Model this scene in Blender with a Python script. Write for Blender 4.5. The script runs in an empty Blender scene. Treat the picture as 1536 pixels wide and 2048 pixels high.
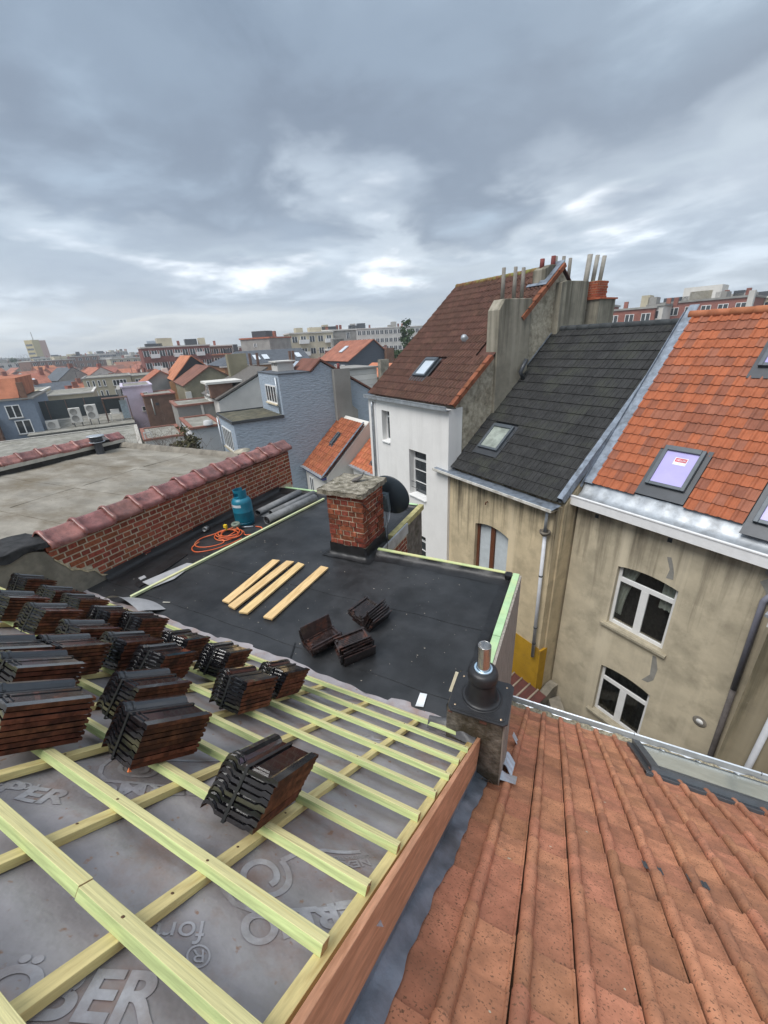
import bpy, bmesh, math, random
import numpy as np
from mathutils import Matrix, Vector
random.seed(7)
R = math.radians
sc = bpy.context.scene
COL = sc.collection

# ---------------------------------------------------------------- camera
CAMZ = 12.0
_right = Vector((0.8998, 0.4320, -0.0483))
_down = Vector((0.1313, -0.3746, -0.9178))
_fwd = Vector((-0.4147, 0.8201, -0.3939))
_fwd.normalize()
_right = (_right - _fwd * _right.dot(_fwd)).normalized()
_up = _right.cross(_fwd).normalized()
cam_data = bpy.data.cameras.new('camera')
cam = bpy.data.objects.new('camera', cam_data)
COL.objects.link(cam)
cm = Matrix((_right, _up, -_fwd)).transposed().to_4x4()
cm.translation = Vector((0, 0, CAMZ))
cam.matrix_world = cm
cam_data.sensor_fit = 'VERTICAL'
cam_data.sensor_height = 36.0
cam_data.lens = 798.4 / 2048 * 36.0
cam_data.clip_start = 0.05
cam_data.clip_end = 9000
sc.camera = cam

# ---------------------------------------------------------------- world: overcast sky
SUN_EL, SUN_AZ = 58.0, 205.0       # degrees; azimuth clockwise from +Y
world = bpy.data.worlds.new('World')
sc.world = world
world.use_nodes = True
nt = world.node_tree
N = nt.nodes
for n_ in list(N):
    N.remove(n_)


def wn(t, **k):
    n = N.new(t)
    for a, b in k.items():
        setattr(n, a, b)
    return n


def wl(a, b):
    nt.links.new(a, b)


def wmath(op, a, b=None, c=None, clamp=False):
    n = wn('ShaderNodeMath', operation=op, use_clamp=clamp)
    for i, q in enumerate((a, b, c)):
        if q is None:
            continue
        if isinstance(q, (int, float)):
            n.inputs[i].default_value = q
        else:
            wl(q, n.inputs[i])
    return n.outputs[0]


def wramp(fac, stops, interp='EASE'):
    n = wn('ShaderNodeValToRGB')
    n.color_ramp.interpolation = interp
    e = n.color_ramp.elements
    while len(e) < len(stops):
        e.new(0.5)
    for i, (p, c) in enumerate(stops):
        e[i].position = p
        e[i].color = (*c, 1) if len(c) == 3 else c
    wl(fac, n.inputs[0])
    return n.outputs[0]


def wmix(f, a, b, blend='MIX'):
    n = wn('ShaderNodeMix', data_type='RGBA', blend_type=blend)
    for s, q in ((0, f), (6, a), (7, b)):
        if isinstance(q, (int, float)):
            n.inputs[s].default_value = q
        elif isinstance(q, tuple):
            n.inputs[s].default_value = (*q, 1)
        else:
            wl(q, n.inputs[s])
    return n.outputs[2]


tc = wn('ShaderNodeTexCoord')
sep = wn('ShaderNodeSeparateXYZ')
wl(tc.outputs['Generated'], sep.inputs[0])
dz = wmath('MAXIMUM', sep.outputs[2], 0.0)
den = wmath('ADD', dz, 0.16)
px = wmath('DIVIDE', sep.outputs[0], den)
py = wmath('DIVIDE', sep.outputs[1], den)
comb = wn('ShaderNodeCombineXYZ')
wl(px, comb.inputs[0]); wl(py, comb.inputs[1])


def wnoise(scale, detail, rough, off, dist=0.0):
    mp = wn('ShaderNodeMapping')
    mp.inputs['Location'].default_value = off
    wl(comb.outputs[0], mp.inputs[0])
    n = wn('ShaderNodeTexNoise')
    n.inputs['Scale'].default_value = scale
    n.inputs['Detail'].default_value = detail
    n.inputs['Roughness'].default_value = rough
    n.inputs['Distortion'].default_value = dist
    wl(mp.outputs[0], n.inputs['Vector'])
    return n.outputs[0]


n1 = wnoise(0.55, 7, 0.5, (5.79, 19.23, 0.0), 0.2)     # large decks
n2 = wnoise(1.5, 9, 0.56, (10.78, 13.56, 4.0), 0.3)      # billows
n3 = wnoise(0.28, 3, 0.5, (1.3, 8.4, 2.0), 0.0)       # slow tone
mixn = wmath('ADD', wmath('MULTIPLY', n1, 0.55), wmath('MULTIPLY', n2, 0.45))
# lower deck: ragged lit edge between the near deck overhead and the far clouds
n5 = wnoise(0.33, 5, 0.5, (13.81, 19.33, 7.0), 0.3)       # slow wander of the deck edge
wander = wmath('ADD', wmath('MULTIPLY', wmath('SUBTRACT', mixn, 0.5), 0.62), wmath('MULTIPLY', wmath('SUBTRACT', n5, 0.5), 0.55))
edge = wmath('ADD', sep.outputs[2], wander)
lowc = [(0.0, (0.62, 0.66, 0.68)), (0.045, (0.48, 0.53, 0.58)), (0.10, (0.40, 0.455, 0.52))]
highc = [(0.33, (0.235, 0.28, 0.34)), (0.42, (0.275, 0.335, 0.405)), (0.55, (0.37, 0.445, 0.53)), (1.0, (0.66, 0.72, 0.78))]
deck_lit = wramp(edge, lowc + [(0.15, (0.55, 0.61, 0.67)), (0.21, (1.0, 1.03, 1.06)), (0.262, (0.52, 0.58, 0.64))] + highc)
deck_dull = wramp(edge, lowc + [(0.17, (0.43, 0.485, 0.55)), (0.22, (0.44, 0.50, 0.56)), (0.27, (0.36, 0.415, 0.48))] + highc)
n4 = wnoise(0.8, 5, 0.55, (4.1, 18.82, 3.0), 0.2)       # where the deck edge is thin enough to glow
glow = wramp(n4, [(0.44, (0, 0, 0)), (0.60, (1, 1, 1))])
deck = wmix(glow, deck_dull, deck_lit)
tone = wramp(mixn, [(0.34, (0.72, 0.74, 0.77)), (0.5, (0.98, 0.98, 0.98)), (0.64, (1.42, 1.40, 1.36))])
slow = wramp(n3, [(0.35, (0.9, 0.93, 0.97)), (0.65, (1.12, 1.1, 1.08))])
cl = wmix(1.0, wmix(1.0, deck, tone, 'MULTIPLY'), slow, 'MULTIPLY')
sky = wn('ShaderNodeTexSky', sky_type='NISHITA')
sky.sun_disc = False
sky.sun_elevation = R(SUN_EL)
sky.sun_rotation = R(SUN_AZ)
skyc = wmix(1.0, sky.outputs[0], (0.10, 0.10, 0.10), 'MULTIPLY')
tot = wmix(0.94, skyc, cl)
bg = wn('ShaderNodeBackground')
bg.inputs[1].default_value = 0.63
wl(tot, bg.inputs[0])
wo = wn('ShaderNodeOutputWorld')
wl(bg.outputs[0], wo.inputs[0])
world.cycles.sampling_method = 'MANUAL'
world.cycles.sample_map_resolution = 512

# ---------------------------------------------------------------- sun through thin cloud
sd_ = bpy.data.lights.new('sun', 'SUN')
sun = bpy.data.objects.new('sun', sd_)
COL.objects.link(sun)
sd_.energy = 1.5
sd_.angle = R(35)
sd_.color = (1.0, 0.97, 0.93)
_sv = Vector((math.sin(R(SUN_AZ)) * math.cos(R(SUN_EL)), math.cos(R(SUN_AZ)) * math.cos(R(SUN_EL)), math.sin(R(SUN_EL))))
sun.rotation_euler = _sv.to_track_quat('Z', 'Y').to_euler()

# ---------------------------------------------------------------- exposure, sampling
vs = sc.view_settings
sc.display_settings.display_device = 'sRGB'
vs.view_transform = 'Standard'
vs.look = 'None'
vs.exposure = 1.15
vs.gamma = 1.0
vs.use_curve_mapping = False
sc.cycles.use_denoising = True
sc.cycles.max_bounces = 6
sc.cycles.diffuse_bounces = 3
sc.cycles.glossy_bounces = 3
sc.cycles.transmission_bounces = 4
sc.cycles.transparent_max_bounces = 8
sc.cycles.volume_bounces = 0
sc.cycles.caustics_reflective = False
sc.cycles.caustics_refractive = False

# ================================================================ helpers


class MB:
    """collects faces and links them as one mesh object"""

    def __init__(s):
        s.v, s.f, s.m, s.sm = [], [], [], []

    def face(s, pts, mi=0, smooth=False):
        b = len(s.v)
        s.v += [tuple(p) for p in pts]
        s.f.append(tuple(range(b, b + len(pts))))
        s.m.append(mi); s.sm.append(smooth)

    def idx(s, vs_, fs, mi=0, smooth=False):
        b = len(s.v)
        s.v += [tuple(p) for p in vs_]
        for f in fs:
            s.f.append(tuple(b + i for i in f)); s.m.append(mi); s.sm.append(smooth)

    def box(s, x0, x1, y0, y1, z0, z1, mi=0):
        s.par((x0, y0, z0), (x1 - x0, 0, 0), (0, y1 - y0, 0), (0, 0, z1 - z0), mi)

    def par(s, o, a, b, c, mi=0):
        o, a, b, c = (Vector(q) for q in (o, a, b, c))
        P = [o, o + a, o + a + b, o + b, o + c, o + a + c, o + a + b + c, o + b + c]
        s.idx(P, [(0, 3, 2, 1), (4, 5, 6, 7), (0, 1, 5, 4), (1, 2, 6, 5), (2, 3, 7, 6), (3, 0, 4, 7)], mi)

    def prism(s, poly, ext, mi=0, mi_side=None):
        e = Vector(ext)
        A = [Vector(p) for p in poly]
        B = [p + e for p in A]
        n = len(A)
        s.idx(A + B, [tuple(range(n))[::-1], tuple(range(n, 2 * n))], mi)
        s.idx(A + B, [(i, (i + 1) % n, n + (i + 1) % n, n + i) for i in range(n)], mi if mi_side is None else mi_side)

    def tube(s, pts, r, n=8, mi=0, caps=True, smooth=True):
        pts = [Vector(p) for p in pts]
        rr = r if isinstance(r, (list, tuple)) else [r] * len(pts)
        rings, prev = [], None
        for i, p in enumerate(pts):
            t = (pts[min(i + 1, len(pts) - 1)] - pts[max(i - 1, 0)]).normalized()
            if prev is None:
                u = t.orthogonal().normalized()
            else:
                u = (prev - t * prev.dot(t))
                u = u.normalized() if u.length > 1e-6 else t.orthogonal().normalized()
            prev = u
            w = t.cross(u)
            rings.append([p + (u * math.cos(2 * math.pi * k / n) + w * math.sin(2 * math.pi * k / n)) * rr[i] for k in range(n)])
        vs_ = [q for ring in rings for q in ring]
        fs = []
        for i in range(len(pts) - 1):
            for k in range(n):
                fs.append((i * n + k, i * n + (k + 1) % n, (i + 1) * n + (k + 1) % n, (i + 1) * n + k))
        s.idx(vs_, fs, mi, smooth)
        if caps:
            s.face(rings[0][::-1], mi); s.face(rings[-1], mi)

    def lathe(s, prof, n=24, c=(0, 0, 0), mi=0, smooth=True):
        vs_, fs = [], []
        for (r, z) in prof:
            for k in range(n):
                a = 2 * math.pi * k / n
                vs_.append((c[0] + r * math.cos(a), c[1] + r * math.sin(a), c[2] + z))
        for i in range(len(prof) - 1):
            for k in range(n):
                fs.append((i * n + k, i * n + (k + 1) % n, (i + 1) * n + (k + 1) % n, (i + 1) * n + k))
        s.idx(vs_, fs, mi, smooth)

    def grid(s, fn, nu, nv, mi=0, smooth=True):
        vs_ = [fn(i / nu, j / nv) for j in range(nv + 1) for i in range(nu + 1)]
        fs = [(j * (nu + 1) + i, j * (nu + 1) + i + 1, (j + 1) * (nu + 1) + i + 1, (j + 1) * (nu + 1) + i) for j in range(nv) for i in range(nu)]
        s.idx(vs_, fs, mi, smooth)

    def mesh(s, name, mats):
        me = bpy.data.meshes.new(name)
        me.from_pydata(s.v, [], s.f)
        for m_ in (mats if isinstance(mats, (list, tuple)) else [mats]):
            me.materials.append(m_)
        me.polygons.foreach_set('material_index', s.m)
        me.polygons.foreach_set('use_smooth', s.sm)
        bm = bmesh.new()
        bm.from_mesh(me)
        if len(s.v) < 60000:
            bmesh.ops.remove_doubles(bm, verts=bm.verts, dist=1e-5)
            bmesh.ops.recalc_face_normals(bm, faces=bm.faces)
        bm.to_mesh(me)
        bm.free()
        me.update()
        return me

    def build(s, name, mats, parent=None, bevel=0, kind=None):
        return link(name, s.mesh(name, mats), parent, bevel=bevel, kind=kind)


def link(name, me, parent=None, mat=None, bevel=0, kind=None):
    o = bpy.data.objects.new(name, me)
    COL.objects.link(o)
    if parent is not None:
        o.parent = parent
    if mat is not None:
        o.matrix_basis = mat
    if bevel:
        b = o.modifiers.new('bevel', 'BEVEL')
        b.width = bevel; b.segments = 2; b.limit_method = 'ANGLE'; b.angle_limit = R(40)
    if kind:
        o['kind'] = kind
    return o


def tag(o, label=None, cat=None, group=None, kind=None):
    if label: o['label'] = label
    if cat: o['category'] = cat
    if group: o['group'] = group
    if kind: o['kind'] = kind
    return o


def thing(name, label, cat, loc=(0, 0, 0), rz=0.0, group=None):
    o = bpy.data.objects.new(name, None)
    COL.objects.link(o)
    o.location = loc
    o.rotation_euler = (0, 0, rz)
    o.empty_display_size = 0.2
    return tag(o, label, cat, group)


def frame(o, a, b, c):
    m_ = Matrix((a, b, c)).transposed().to_4x4()
    m_.translation = Vector(o)
    return m_


# ---- frame of the terrace of houses on the far side of the yard
A3 = R(26.84 + 30.78)
RZ = -(math.pi / 2 - A3)
SX = Vector((math.sin(A3), -math.cos(A3), 0))
NX = Vector((math.cos(A3), math.sin(A3), 0))


def row(s, d, z=0.0):
    return SX * s + NX * d + Vector((0, 0, z))


def rowthing(name, label, cat, s, d, group=None):
    return thing(name, label, cat, row(s, d), RZ, group)


# ================================================================ materials
MATS = {}


def mat(name, col, rough=0.8, var=0.2, scale=6.0, col2=None, bump=0.15, bscale=None, metal=0.0, rnd=0.0, spec=None, stretch=None,
        dirt=None, dirt_scale=1.2, dirt_lim=(0.5, 0.7), coords='POS', spots=None, bdist=0.01, ramp=None, coat=0.0, rvar=0.0):
    """procedural surface: two-tone noise, optional per-object variation, dirt patches and spots"""
    if name in MATS:
        return MATS[name]
    m_ = bpy.data.materials.new(name)
    m_.use_nodes = True
    t = m_.node_tree
    L = t.links.new
    b = t.nodes['Principled BSDF']
    b.inputs['Metallic'].default_value = metal
    b.inputs['Specular IOR Level'].default_value = spec if spec is not None else (0.18 if rough >= 0.7 else 0.5)
    b.inputs['Coat Weight'].default_value = coat
    if coords == 'POS':
        src = t.nodes.new('ShaderNodeNewGeometry').outputs['Position']
    else:
        src = t.nodes.new('ShaderNodeTexCoord').outputs['Object']
    if stretch:
        mp = t.nodes.new('ShaderNodeMapping')
        mp.inputs['Scale'].default_value = stretch
        L(src, mp.inputs[0])
        vec = mp.outputs[0]
    else:
        vec = src

    def noise(sc_, det=5, ro=0.6, v=None):
        n = t.nodes.new('ShaderNodeTexNoise')
        n.inputs['Scale'].default_value = sc_
        n.inputs['Detail'].default_value = det
        n.inputs['Roughness'].default_value = ro
        L(v or vec, n.inputs['Vector'])
        return n.outputs[0]

    def rampf(f, stops):
        n = t.nodes.new('ShaderNodeValToRGB')
        e = n.color_ramp.elements
        while len(e) < len(stops):
            e.new(0.5)
        for i, (p, c) in enumerate(stops):
            e[i].position = p
            e[i].color = (*c, 1)
        L(f, n.inputs[0])
        return n.outputs[0]

    def mix(f, a, c, blend='MIX'):
        n = t.nodes.new('ShaderNodeMix')
        n.data_type = 'RGBA'
        n.blend_type = blend
        for s_, q in ((0, f), (6, a), (7, c)):
            if isinstance(q, (int, float)):
                n.inputs[s_].default_value = q
            elif isinstance(q, tuple):
                n.inputs[s_].default_value = (*q, 1)
            else:
                L(q, n.inputs[s_])
        return n.outputs[2]

    c1 = tuple(max(0, x * (1 - var)) for x in col)
    c2 = col2 or tuple(x * (1 + var) for x in col)
    f = noise(scale)
    out = rampf(f, [(0.34, c1), (0.66, c2)]) if ramp is None else rampf(f, ramp)
    if rnd:
        oi = t.nodes.new('ShaderNodeObjectInfo')
        hv = t.nodes.new('ShaderNodeHueSaturation')
        mr = t.nodes.new('ShaderNodeMapRange')
        mr.inputs['To Min'].default_value = 1 - rnd
        mr.inputs['To Max'].default_value = 1 + rnd
        L(oi.outputs['Random'], mr.inputs['Value'])
        L(mr.outputs[0], hv.inputs['Value'])
        mh = t.nodes.new('ShaderNodeMath')
        mh.operation = 'MULTIPLY_ADD'
        mh.inputs[1].default_value = 0.02 * min(1, rnd * 3)
        mh.inputs[2].default_value = 0.5 - 0.01 * min(1, rnd * 3)
        wnz = t.nodes.new('ShaderNodeTexWhiteNoise')
        wnz.noise_dimensions = '1D'
        L(oi.outputs['Random'], wnz.inputs['W'])
        L(wnz.outputs['Value'], mh.inputs[0])
        L(mh.outputs[0], hv.inputs['Hue'])
        L(out, hv.inputs['Color'])
        out = hv.outputs[0]
    if dirt:
        g = noise(dirt_scale, 6, 0.65)
        g2 = rampf(g, [(dirt_lim[0], (0, 0, 0)), (dirt_lim[1], (1, 1, 1))])
        out = mix(g2, out, dirt)
    if spots:
        sc_, thr, colr = spots
        g = noise(sc_, 3, 0.5, src)
        g2 = rampf(g, [(thr, (0, 0, 0)), (thr + 0.09, (1, 1, 1))])
        out = mix(g2, out, colr)
    L(out, b.inputs['Base Color'])
    if rvar:
        g = noise(scale * 0.6, 4, 0.6)
        mr = t.nodes.new('ShaderNodeMapRange')
        mr.inputs['From Min'].default_value = 0.3
        mr.inputs['From Max'].default_value = 0.7
        mr.inputs['To Min'].default_value = max(0.02, rough - rvar)
        mr.inputs['To Max'].default_value = min(1, rough + rvar)
        L(g, mr.inputs['Value'])
        L(mr.outputs[0], b.inputs['Roughness'])
    else:
        b.inputs['Roughness'].default_value = rough
    if bump:
        bn = t.nodes.new('ShaderNodeBump')
        bn.inputs['Strength'].default_value = bump
        bn.inputs['Distance'].default_value = bdist
        L(noise(bscale or scale * 3, 4, 0.6), bn.inputs['Height'])
        L(bn.outputs[0], b.inputs['Normal'])
    MATS[name] = m_
    return m_


def lin(r, g, b):
    f = lambda v: (v / 255 / 12.92) if v <= 10 else ((v / 255 + 0.055) / 1.055) ** 2.4
    return (f(r), f(g), f(b))


def glass_mat():
    m_ = bpy.data.materials.new('window_glass')
    m_.use_nodes = True
    t = m_.node_tree
    t.nodes.clear()
    o = t.nodes.new('ShaderNodeOutputMaterial')
    mx = t.nodes.new('ShaderNodeMixShader')
    fr = t.nodes.new('ShaderNodeFresnel'); fr.inputs[0].default_value = 1.5
    ma = t.nodes.new('ShaderNodeMath'); ma.operation = 'MULTIPLY_ADD'; ma.inputs[1].default_value = 1.6; ma.inputs[2].default_value = 0.02; ma.use_clamp = True
    tr = t.nodes.new('ShaderNodeBsdfTransparent'); tr.inputs[0].default_value = (0.72, 0.76, 0.75, 1)
    gl = t.nodes.new('ShaderNodeBsdfGlossy'); gl.inputs['Roughness'].default_value = 0.02
    L = t.links.new
    L(fr.outputs[0], ma.inputs[0]); L(ma.outputs[0], mx.inputs[0]); L(tr.outputs[0], mx.inputs[1]); L(gl.outputs[0], mx.inputs[2]); L(mx.outputs[0], o.inputs[0])
    return m_


GLASS = glass_mat()
DARKGLASS = mat('dark_glass', (0.03, 0.036, 0.042), rough=0.06, var=0.3, scale=1.5, bump=0, spec=0.7)
SKYGLASS = mat('roof_window_glass', (0.10, 0.12, 0.14), rough=0.04, var=0.1, scale=1, bump=0, spec=0.9)
FILMGLASS = mat('film_covered_glass', (0.42, 0.38, 0.70), rough=0.25, var=0.05, scale=3, bump=0.02, spec=0.5)
WHITEPVC = mat('white_frame', (0.78, 0.78, 0.77), rough=0.4, var=0.05, bump=0.02)
WHITE = mat('white_render', (0.78, 0.765, 0.74), rough=0.9, var=0.045, scale=1.6, bump=0.25, bscale=90, bdist=0.004, dirt=(0.62, 0.60, 0.57), dirt_scale=0.7, dirt_lim=(0.55, 0.85))
CREAM = mat('stained_cream_render', (0.47, 0.385, 0.255), rough=0.92, var=0.16, scale=2.2, bump=0.3, bscale=60, bdist=0.006,
            dirt=(0.33, 0.28, 0.20), dirt_scale=1.3, dirt_lim=(0.5, 0.72))
CONC = mat('weathered_concrete', (0.27, 0.245, 0.20), rough=0.95, var=0.25, scale=3, bump=0.5, bscale=30, bdist=0.01, dirt=(0.13, 0.12, 0.09), dirt_scale=1.7, dirt_lim=(0.5, 0.75))
CONCD = mat('dark_concrete', (0.17, 0.15, 0.125), rough=0.95, var=0.35, scale=9, bump=0.6, bscale=60, bdist=0.008, dirt=(0.07, 0.06, 0.04), dirt_scale=5, dirt_lim=(0.5, 0.7))
MORTAR = mat('mortar', (0.50, 0.43, 0.32), rough=0.95, var=0.25, scale=25, bump=0.4, bscale=90, bdist=0.004)
BRICK = mat('red_brick', (0.26, 0.075, 0.043), rough=0.9, var=0.28, scale=28, bump=0.5, bscale=120, bdist=0.003, rnd=0.34)
BRICK2 = mat('old_chimney_brick', (0.23, 0.065, 0.038), rough=0.92, var=0.4, scale=22, bump=0.7, bscale=70, bdist=0.004, rnd=0.36, dirt=(0.09, 0.05, 0.035), dirt_scale=14, dirt_lim=(0.52, 0.7))
BITUMEN = mat('black_roofing_felt', (0.022, 0.023, 0.025), rough=0.46, var=0.4, scale=2.6, bump=0.3, bscale=9, bdist=0.012, rvar=0.12,
              dirt=(0.044, 0.045, 0.048), dirt_scale=1.3, dirt_lim=(0.47, 0.75), spots=(48, 0.72, (0.12, 0.12, 0.12)), spec=0.4)
BITUMEN2 = mat('new_black_felt', (0.012, 0.012, 0.013), rough=0.42, var=0.4, scale=9, bump=0.35, bscale=12, bdist=0.012, spec=0.4)
OLDFELT = mat('weathered_grey_felt', (0.255, 0.235, 0.20), rough=0.95, var=0.22, scale=2.4, bump=0.3, bscale=40, bdist=0.006, stretch=(0.7, 1.3, 1),
              dirt=(0.165, 0.14, 0.105), dirt_scale=1.3, dirt_lim=(0.44, 0.64), spots=(16, 0.68, (0.13, 0.105, 0.075)))
LEAD = mat('lead_flashing', (0.215, 0.25, 0.30), rough=0.42, var=0.28, scale=7, bump=0.4, bscale=16, bdist=0.01, metal=0.35, dirt=(0.12, 0.135, 0.155), dirt_scale=4)
ZINC = mat('zinc', (0.42, 0.45, 0.48), rough=0.42, var=0.18, scale=5, bump=0.08, metal=0.5, dirt=(0.25, 0.26, 0.27), dirt_scale=3)
STEEL = mat('stainless_steel', (0.62, 0.61, 0.60), rough=0.22, var=0.06, scale=4, bump=0, metal=1.0)
GREYPLASTIC = mat('grey_plastic_pipe', (0.56, 0.57, 0.60), rough=0.45, var=0.06, bump=0)
BLACKPLASTIC = mat('black_plastic', (0.018, 0.018, 0.020), rough=0.45, var=0.2, scale=20, bump=0.05)
DARKMETAL = mat('dark_grey_metal', (0.055, 0.06, 0.068), rough=0.4, var=0.1, bump=0.02, metal=0.2)
# ================================================================ ground
GROUND = mat('ground', (0.10, 0.095, 0.08), rough=0.95, var=0.3, scale=0.05, bump=0.1, dirt=(0.06, 0.075, 0.035), dirt_scale=0.03, dirt_lim=(0.45, 0.6))
g = MB()
g.lathe([(0.0, 0), (60, 0), (300, -2), (900, -6), (4000, -10)], 48, smooth=False)
tag(g.build('ground', GROUND), kind='structure')

# ================================================================ own pitched roof
TH = R(36.8)
P0 = Vector((0, 1.914, 9.5))
NR = Vector((0, math.sin(TH), math.cos(TH)))
US = Vector((0, -math.cos(TH), math.sin(TH)))
EX = Vector((1, 0, 0))


def PR(x, t, h=0.0):
    return P0 + EX * x + US * t + NR * h


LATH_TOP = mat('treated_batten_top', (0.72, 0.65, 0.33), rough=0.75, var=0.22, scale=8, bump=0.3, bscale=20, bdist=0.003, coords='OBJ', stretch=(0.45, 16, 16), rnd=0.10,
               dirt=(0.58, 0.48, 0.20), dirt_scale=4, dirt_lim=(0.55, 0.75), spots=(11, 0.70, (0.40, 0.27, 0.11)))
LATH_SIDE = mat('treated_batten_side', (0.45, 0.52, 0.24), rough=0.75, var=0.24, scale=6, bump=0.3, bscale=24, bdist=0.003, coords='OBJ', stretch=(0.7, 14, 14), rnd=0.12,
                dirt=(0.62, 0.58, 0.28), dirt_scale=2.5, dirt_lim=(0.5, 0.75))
LATH_END = mat('batten_end_grain', (0.52, 0.38, 0.20), rough=0.8, var=0.2, scale=60, bump=0.1)
COUNTER = mat('counter_batten', (0.70, 0.58, 0.27), rough=0.75, var=0.16, scale=9, bump=0.2, bscale=30, bdist=0.002, coords='OBJ', stretch=(7, 0.6, 7), rnd=0.10,
              dirt=(0.42, 0.28, 0.10), dirt_scale=3, dirt_lim=(0.52, 0.72), spots=(10, 0.72, (0.22, 0.11, 0.05)))
MEMB = mat('grey_underlay', (0.31, 0.285, 0.295), rough=0.55, var=0.17, scale=5, bump=0.5, bscale=7, bdist=0.02, spec=0.4,
           dirt=(0.28, 0.205, 0.185), dirt_scale=4.5, dirt_lim=(0.50, 0.68), spots=(34, 0.66, (0.27, 0.17, 0.13)))
INK = mat('pale_print', (0.40, 0.385, 0.41), rough=0.6, var=0.16, scale=24, bump=0.1, dirt=(0.31, 0.27, 0.27), dirt_scale=7, dirt_lim=(0.46, 0.66))
BOARD = mat('reddish_plywood', (0.60, 0.30, 0.175), rough=0.6, var=0.22, scale=6, bump=0.15, bscale=24, bdist=0.002, coords='OBJ', stretch=(8, 1.0, 8),
            dirt=(0.44, 0.20, 0.105), dirt_scale=5, dirt_lim=(0.45, 0.7))

roof = thing('pitched_roof', 'unfinished pitched roof with grey underlay and greenish timber battens, nearest the camera', 'roof', P0)


def loc_r(x, t, h=0.0):
    return PR(x, t, h) - P0


# solid below
b = MB()
pts = [(-5.1, 1.2, -0.10), (-5.1, 1.2, -9.5), (-5.1, -6.0, -9.5), (-5.1, -6.0, -0.4)]
top = [loc_r(-5.1, -0.12, -0.10), loc_r(-5.1, 3.3, -0.10)]
prof = [top[0], Vector((-5.1, top[0].y, -9.5)), Vector((-5.1, -6.2, -9.5)), Vector((-5.1, -6.2, top[1].z - 0.3)), top[1]]
b.prism(prof, (4.735, 0, 0))
b.build('roof_body', CONCD, roof)
# underlay draped over the deck, lapping on to the flat roof
mb = MB()
rng = np.random.RandomState(3)
ph = rng.rand(12) * 6.28


def sheet_h(x, path):
    cbx = ((x + 0.385) / 0.405) % 1.0
    sag = -0.010 * math.sin(math.pi * cbx) ** 2
    k = (path / 0.2445) % 1.0
    wob = 0.003 * math.sin(7 * x + 3 * path + ph[0]) + 0.0025 * math.sin(13 * x - 9 * path + ph[1]) + 0.003 * math.sin(5 * x + 21 * path + ph[2]) + 0.0022 * math.sin(19 * x + 6 * path + ph[5]) * math.sin(8 * path + ph[6]) + 0.002 * math.sin(31 * path + 4 * math.sin(6 * x))
    return -0.058 + sag + wob


def drape(u, v):
    x = -5.09 + u * 4.735
    # v 0..1 : apron .. ridge
    path = -0.19 + v * 3.45
    cbx = ((x + 0.385) / 0.405) % 1.0
    sag = -0.010 * math.sin(math.pi * cbx) ** 2
    wob = 0.003 * math.sin(7 * x + 3 * path + ph[0])
    if path > -0.07:
        q = loc_r(x, path, sheet_h(x, path))
    else:
        y = loc_r(x, -0.07, -0.05).y
        d = (-0.07 - path)
        rag = 0.016 * math.sin(3.7 * x + ph[3]) + 0.007 * math.sin(11.3 * x + ph[4]) + 0.012 * math.sin(1.9 * x) + 0.005 * math.sin(27.1 * x + 2) + (0.03 if -1.06 < x < -0.9 else 0) + (0.018 if -2.9 < x < -2.5 else 0)
        q = Vector((x, y + d * 0.9 + (rag if v == 0 else rag * 0.5), max(-0.083, loc_r(x, -0.07, -0.056).z - d * 0.6) + abs(wob) * 1.5))
    return q


mb.grid(drape, 250, 200)
memb = mb.build('underlay', MEMB, roof)
# printed lettering on the underlay (diagonal, alternate rows upside down)


def to_mesh_obj(o):
    me = bpy.data.meshes.new_from_object(o)
    n_ = o.name
    q = bpy.data.objects.new('tmp', me)
    COL.objects.link(q)
    q.parent = o.parent
    q.matrix_basis = o.matrix_basis.copy()
    bpy.data.objects.remove(o)
    q.name = n_
    return q


def drape_print(o):
    """lays flat print on to the sagging underlay"""
    bm = bmesh.new()
    bm.from_mesh(o.data)
    bmesh.ops.triangulate(bm, faces=bm.faces)
    bmesh.ops.subdivide_edges(bm, edges=[e for e in bm.edges if e.calc_length() > 0.02], cuts=2)
    mw = o.matrix_basis
    mi_ = mw.inverted()
    for v in bm.verts:
        w = mw @ v.co
        t = w.dot(US)
        p = loc_r(w.x, t, sheet_h(w.x, t) + 0.0024)
        v.co = mi_ @ p
    bm.to_mesh(o.data)
    bm.free()
    return o


def text_on(txt, x, t, size, ang, parent=memb, off=0.0, shear=0.0, h=-0.0465, name='printed_lettering', mat_=INK):
    c = bpy.data.curves.new(name, 'FONT')
    c.body = txt
    c.size = size
    c.offset = off
    c.shear = shear
    c.materials.append(mat_)
    o = bpy.data.objects.new(name, c)
    COL.objects.link(o)
    o.parent = parent
    a = R(ang)
    xd = EX * math.cos(a) + (-US) * math.sin(a)
    yd = -EX * math.sin(a) + (-US) * math.cos(a)
    o.matrix_basis = frame(loc_r(x, t, h), xd, yd, NR)
    return drape_print(to_mesh_obj(o))


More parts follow.
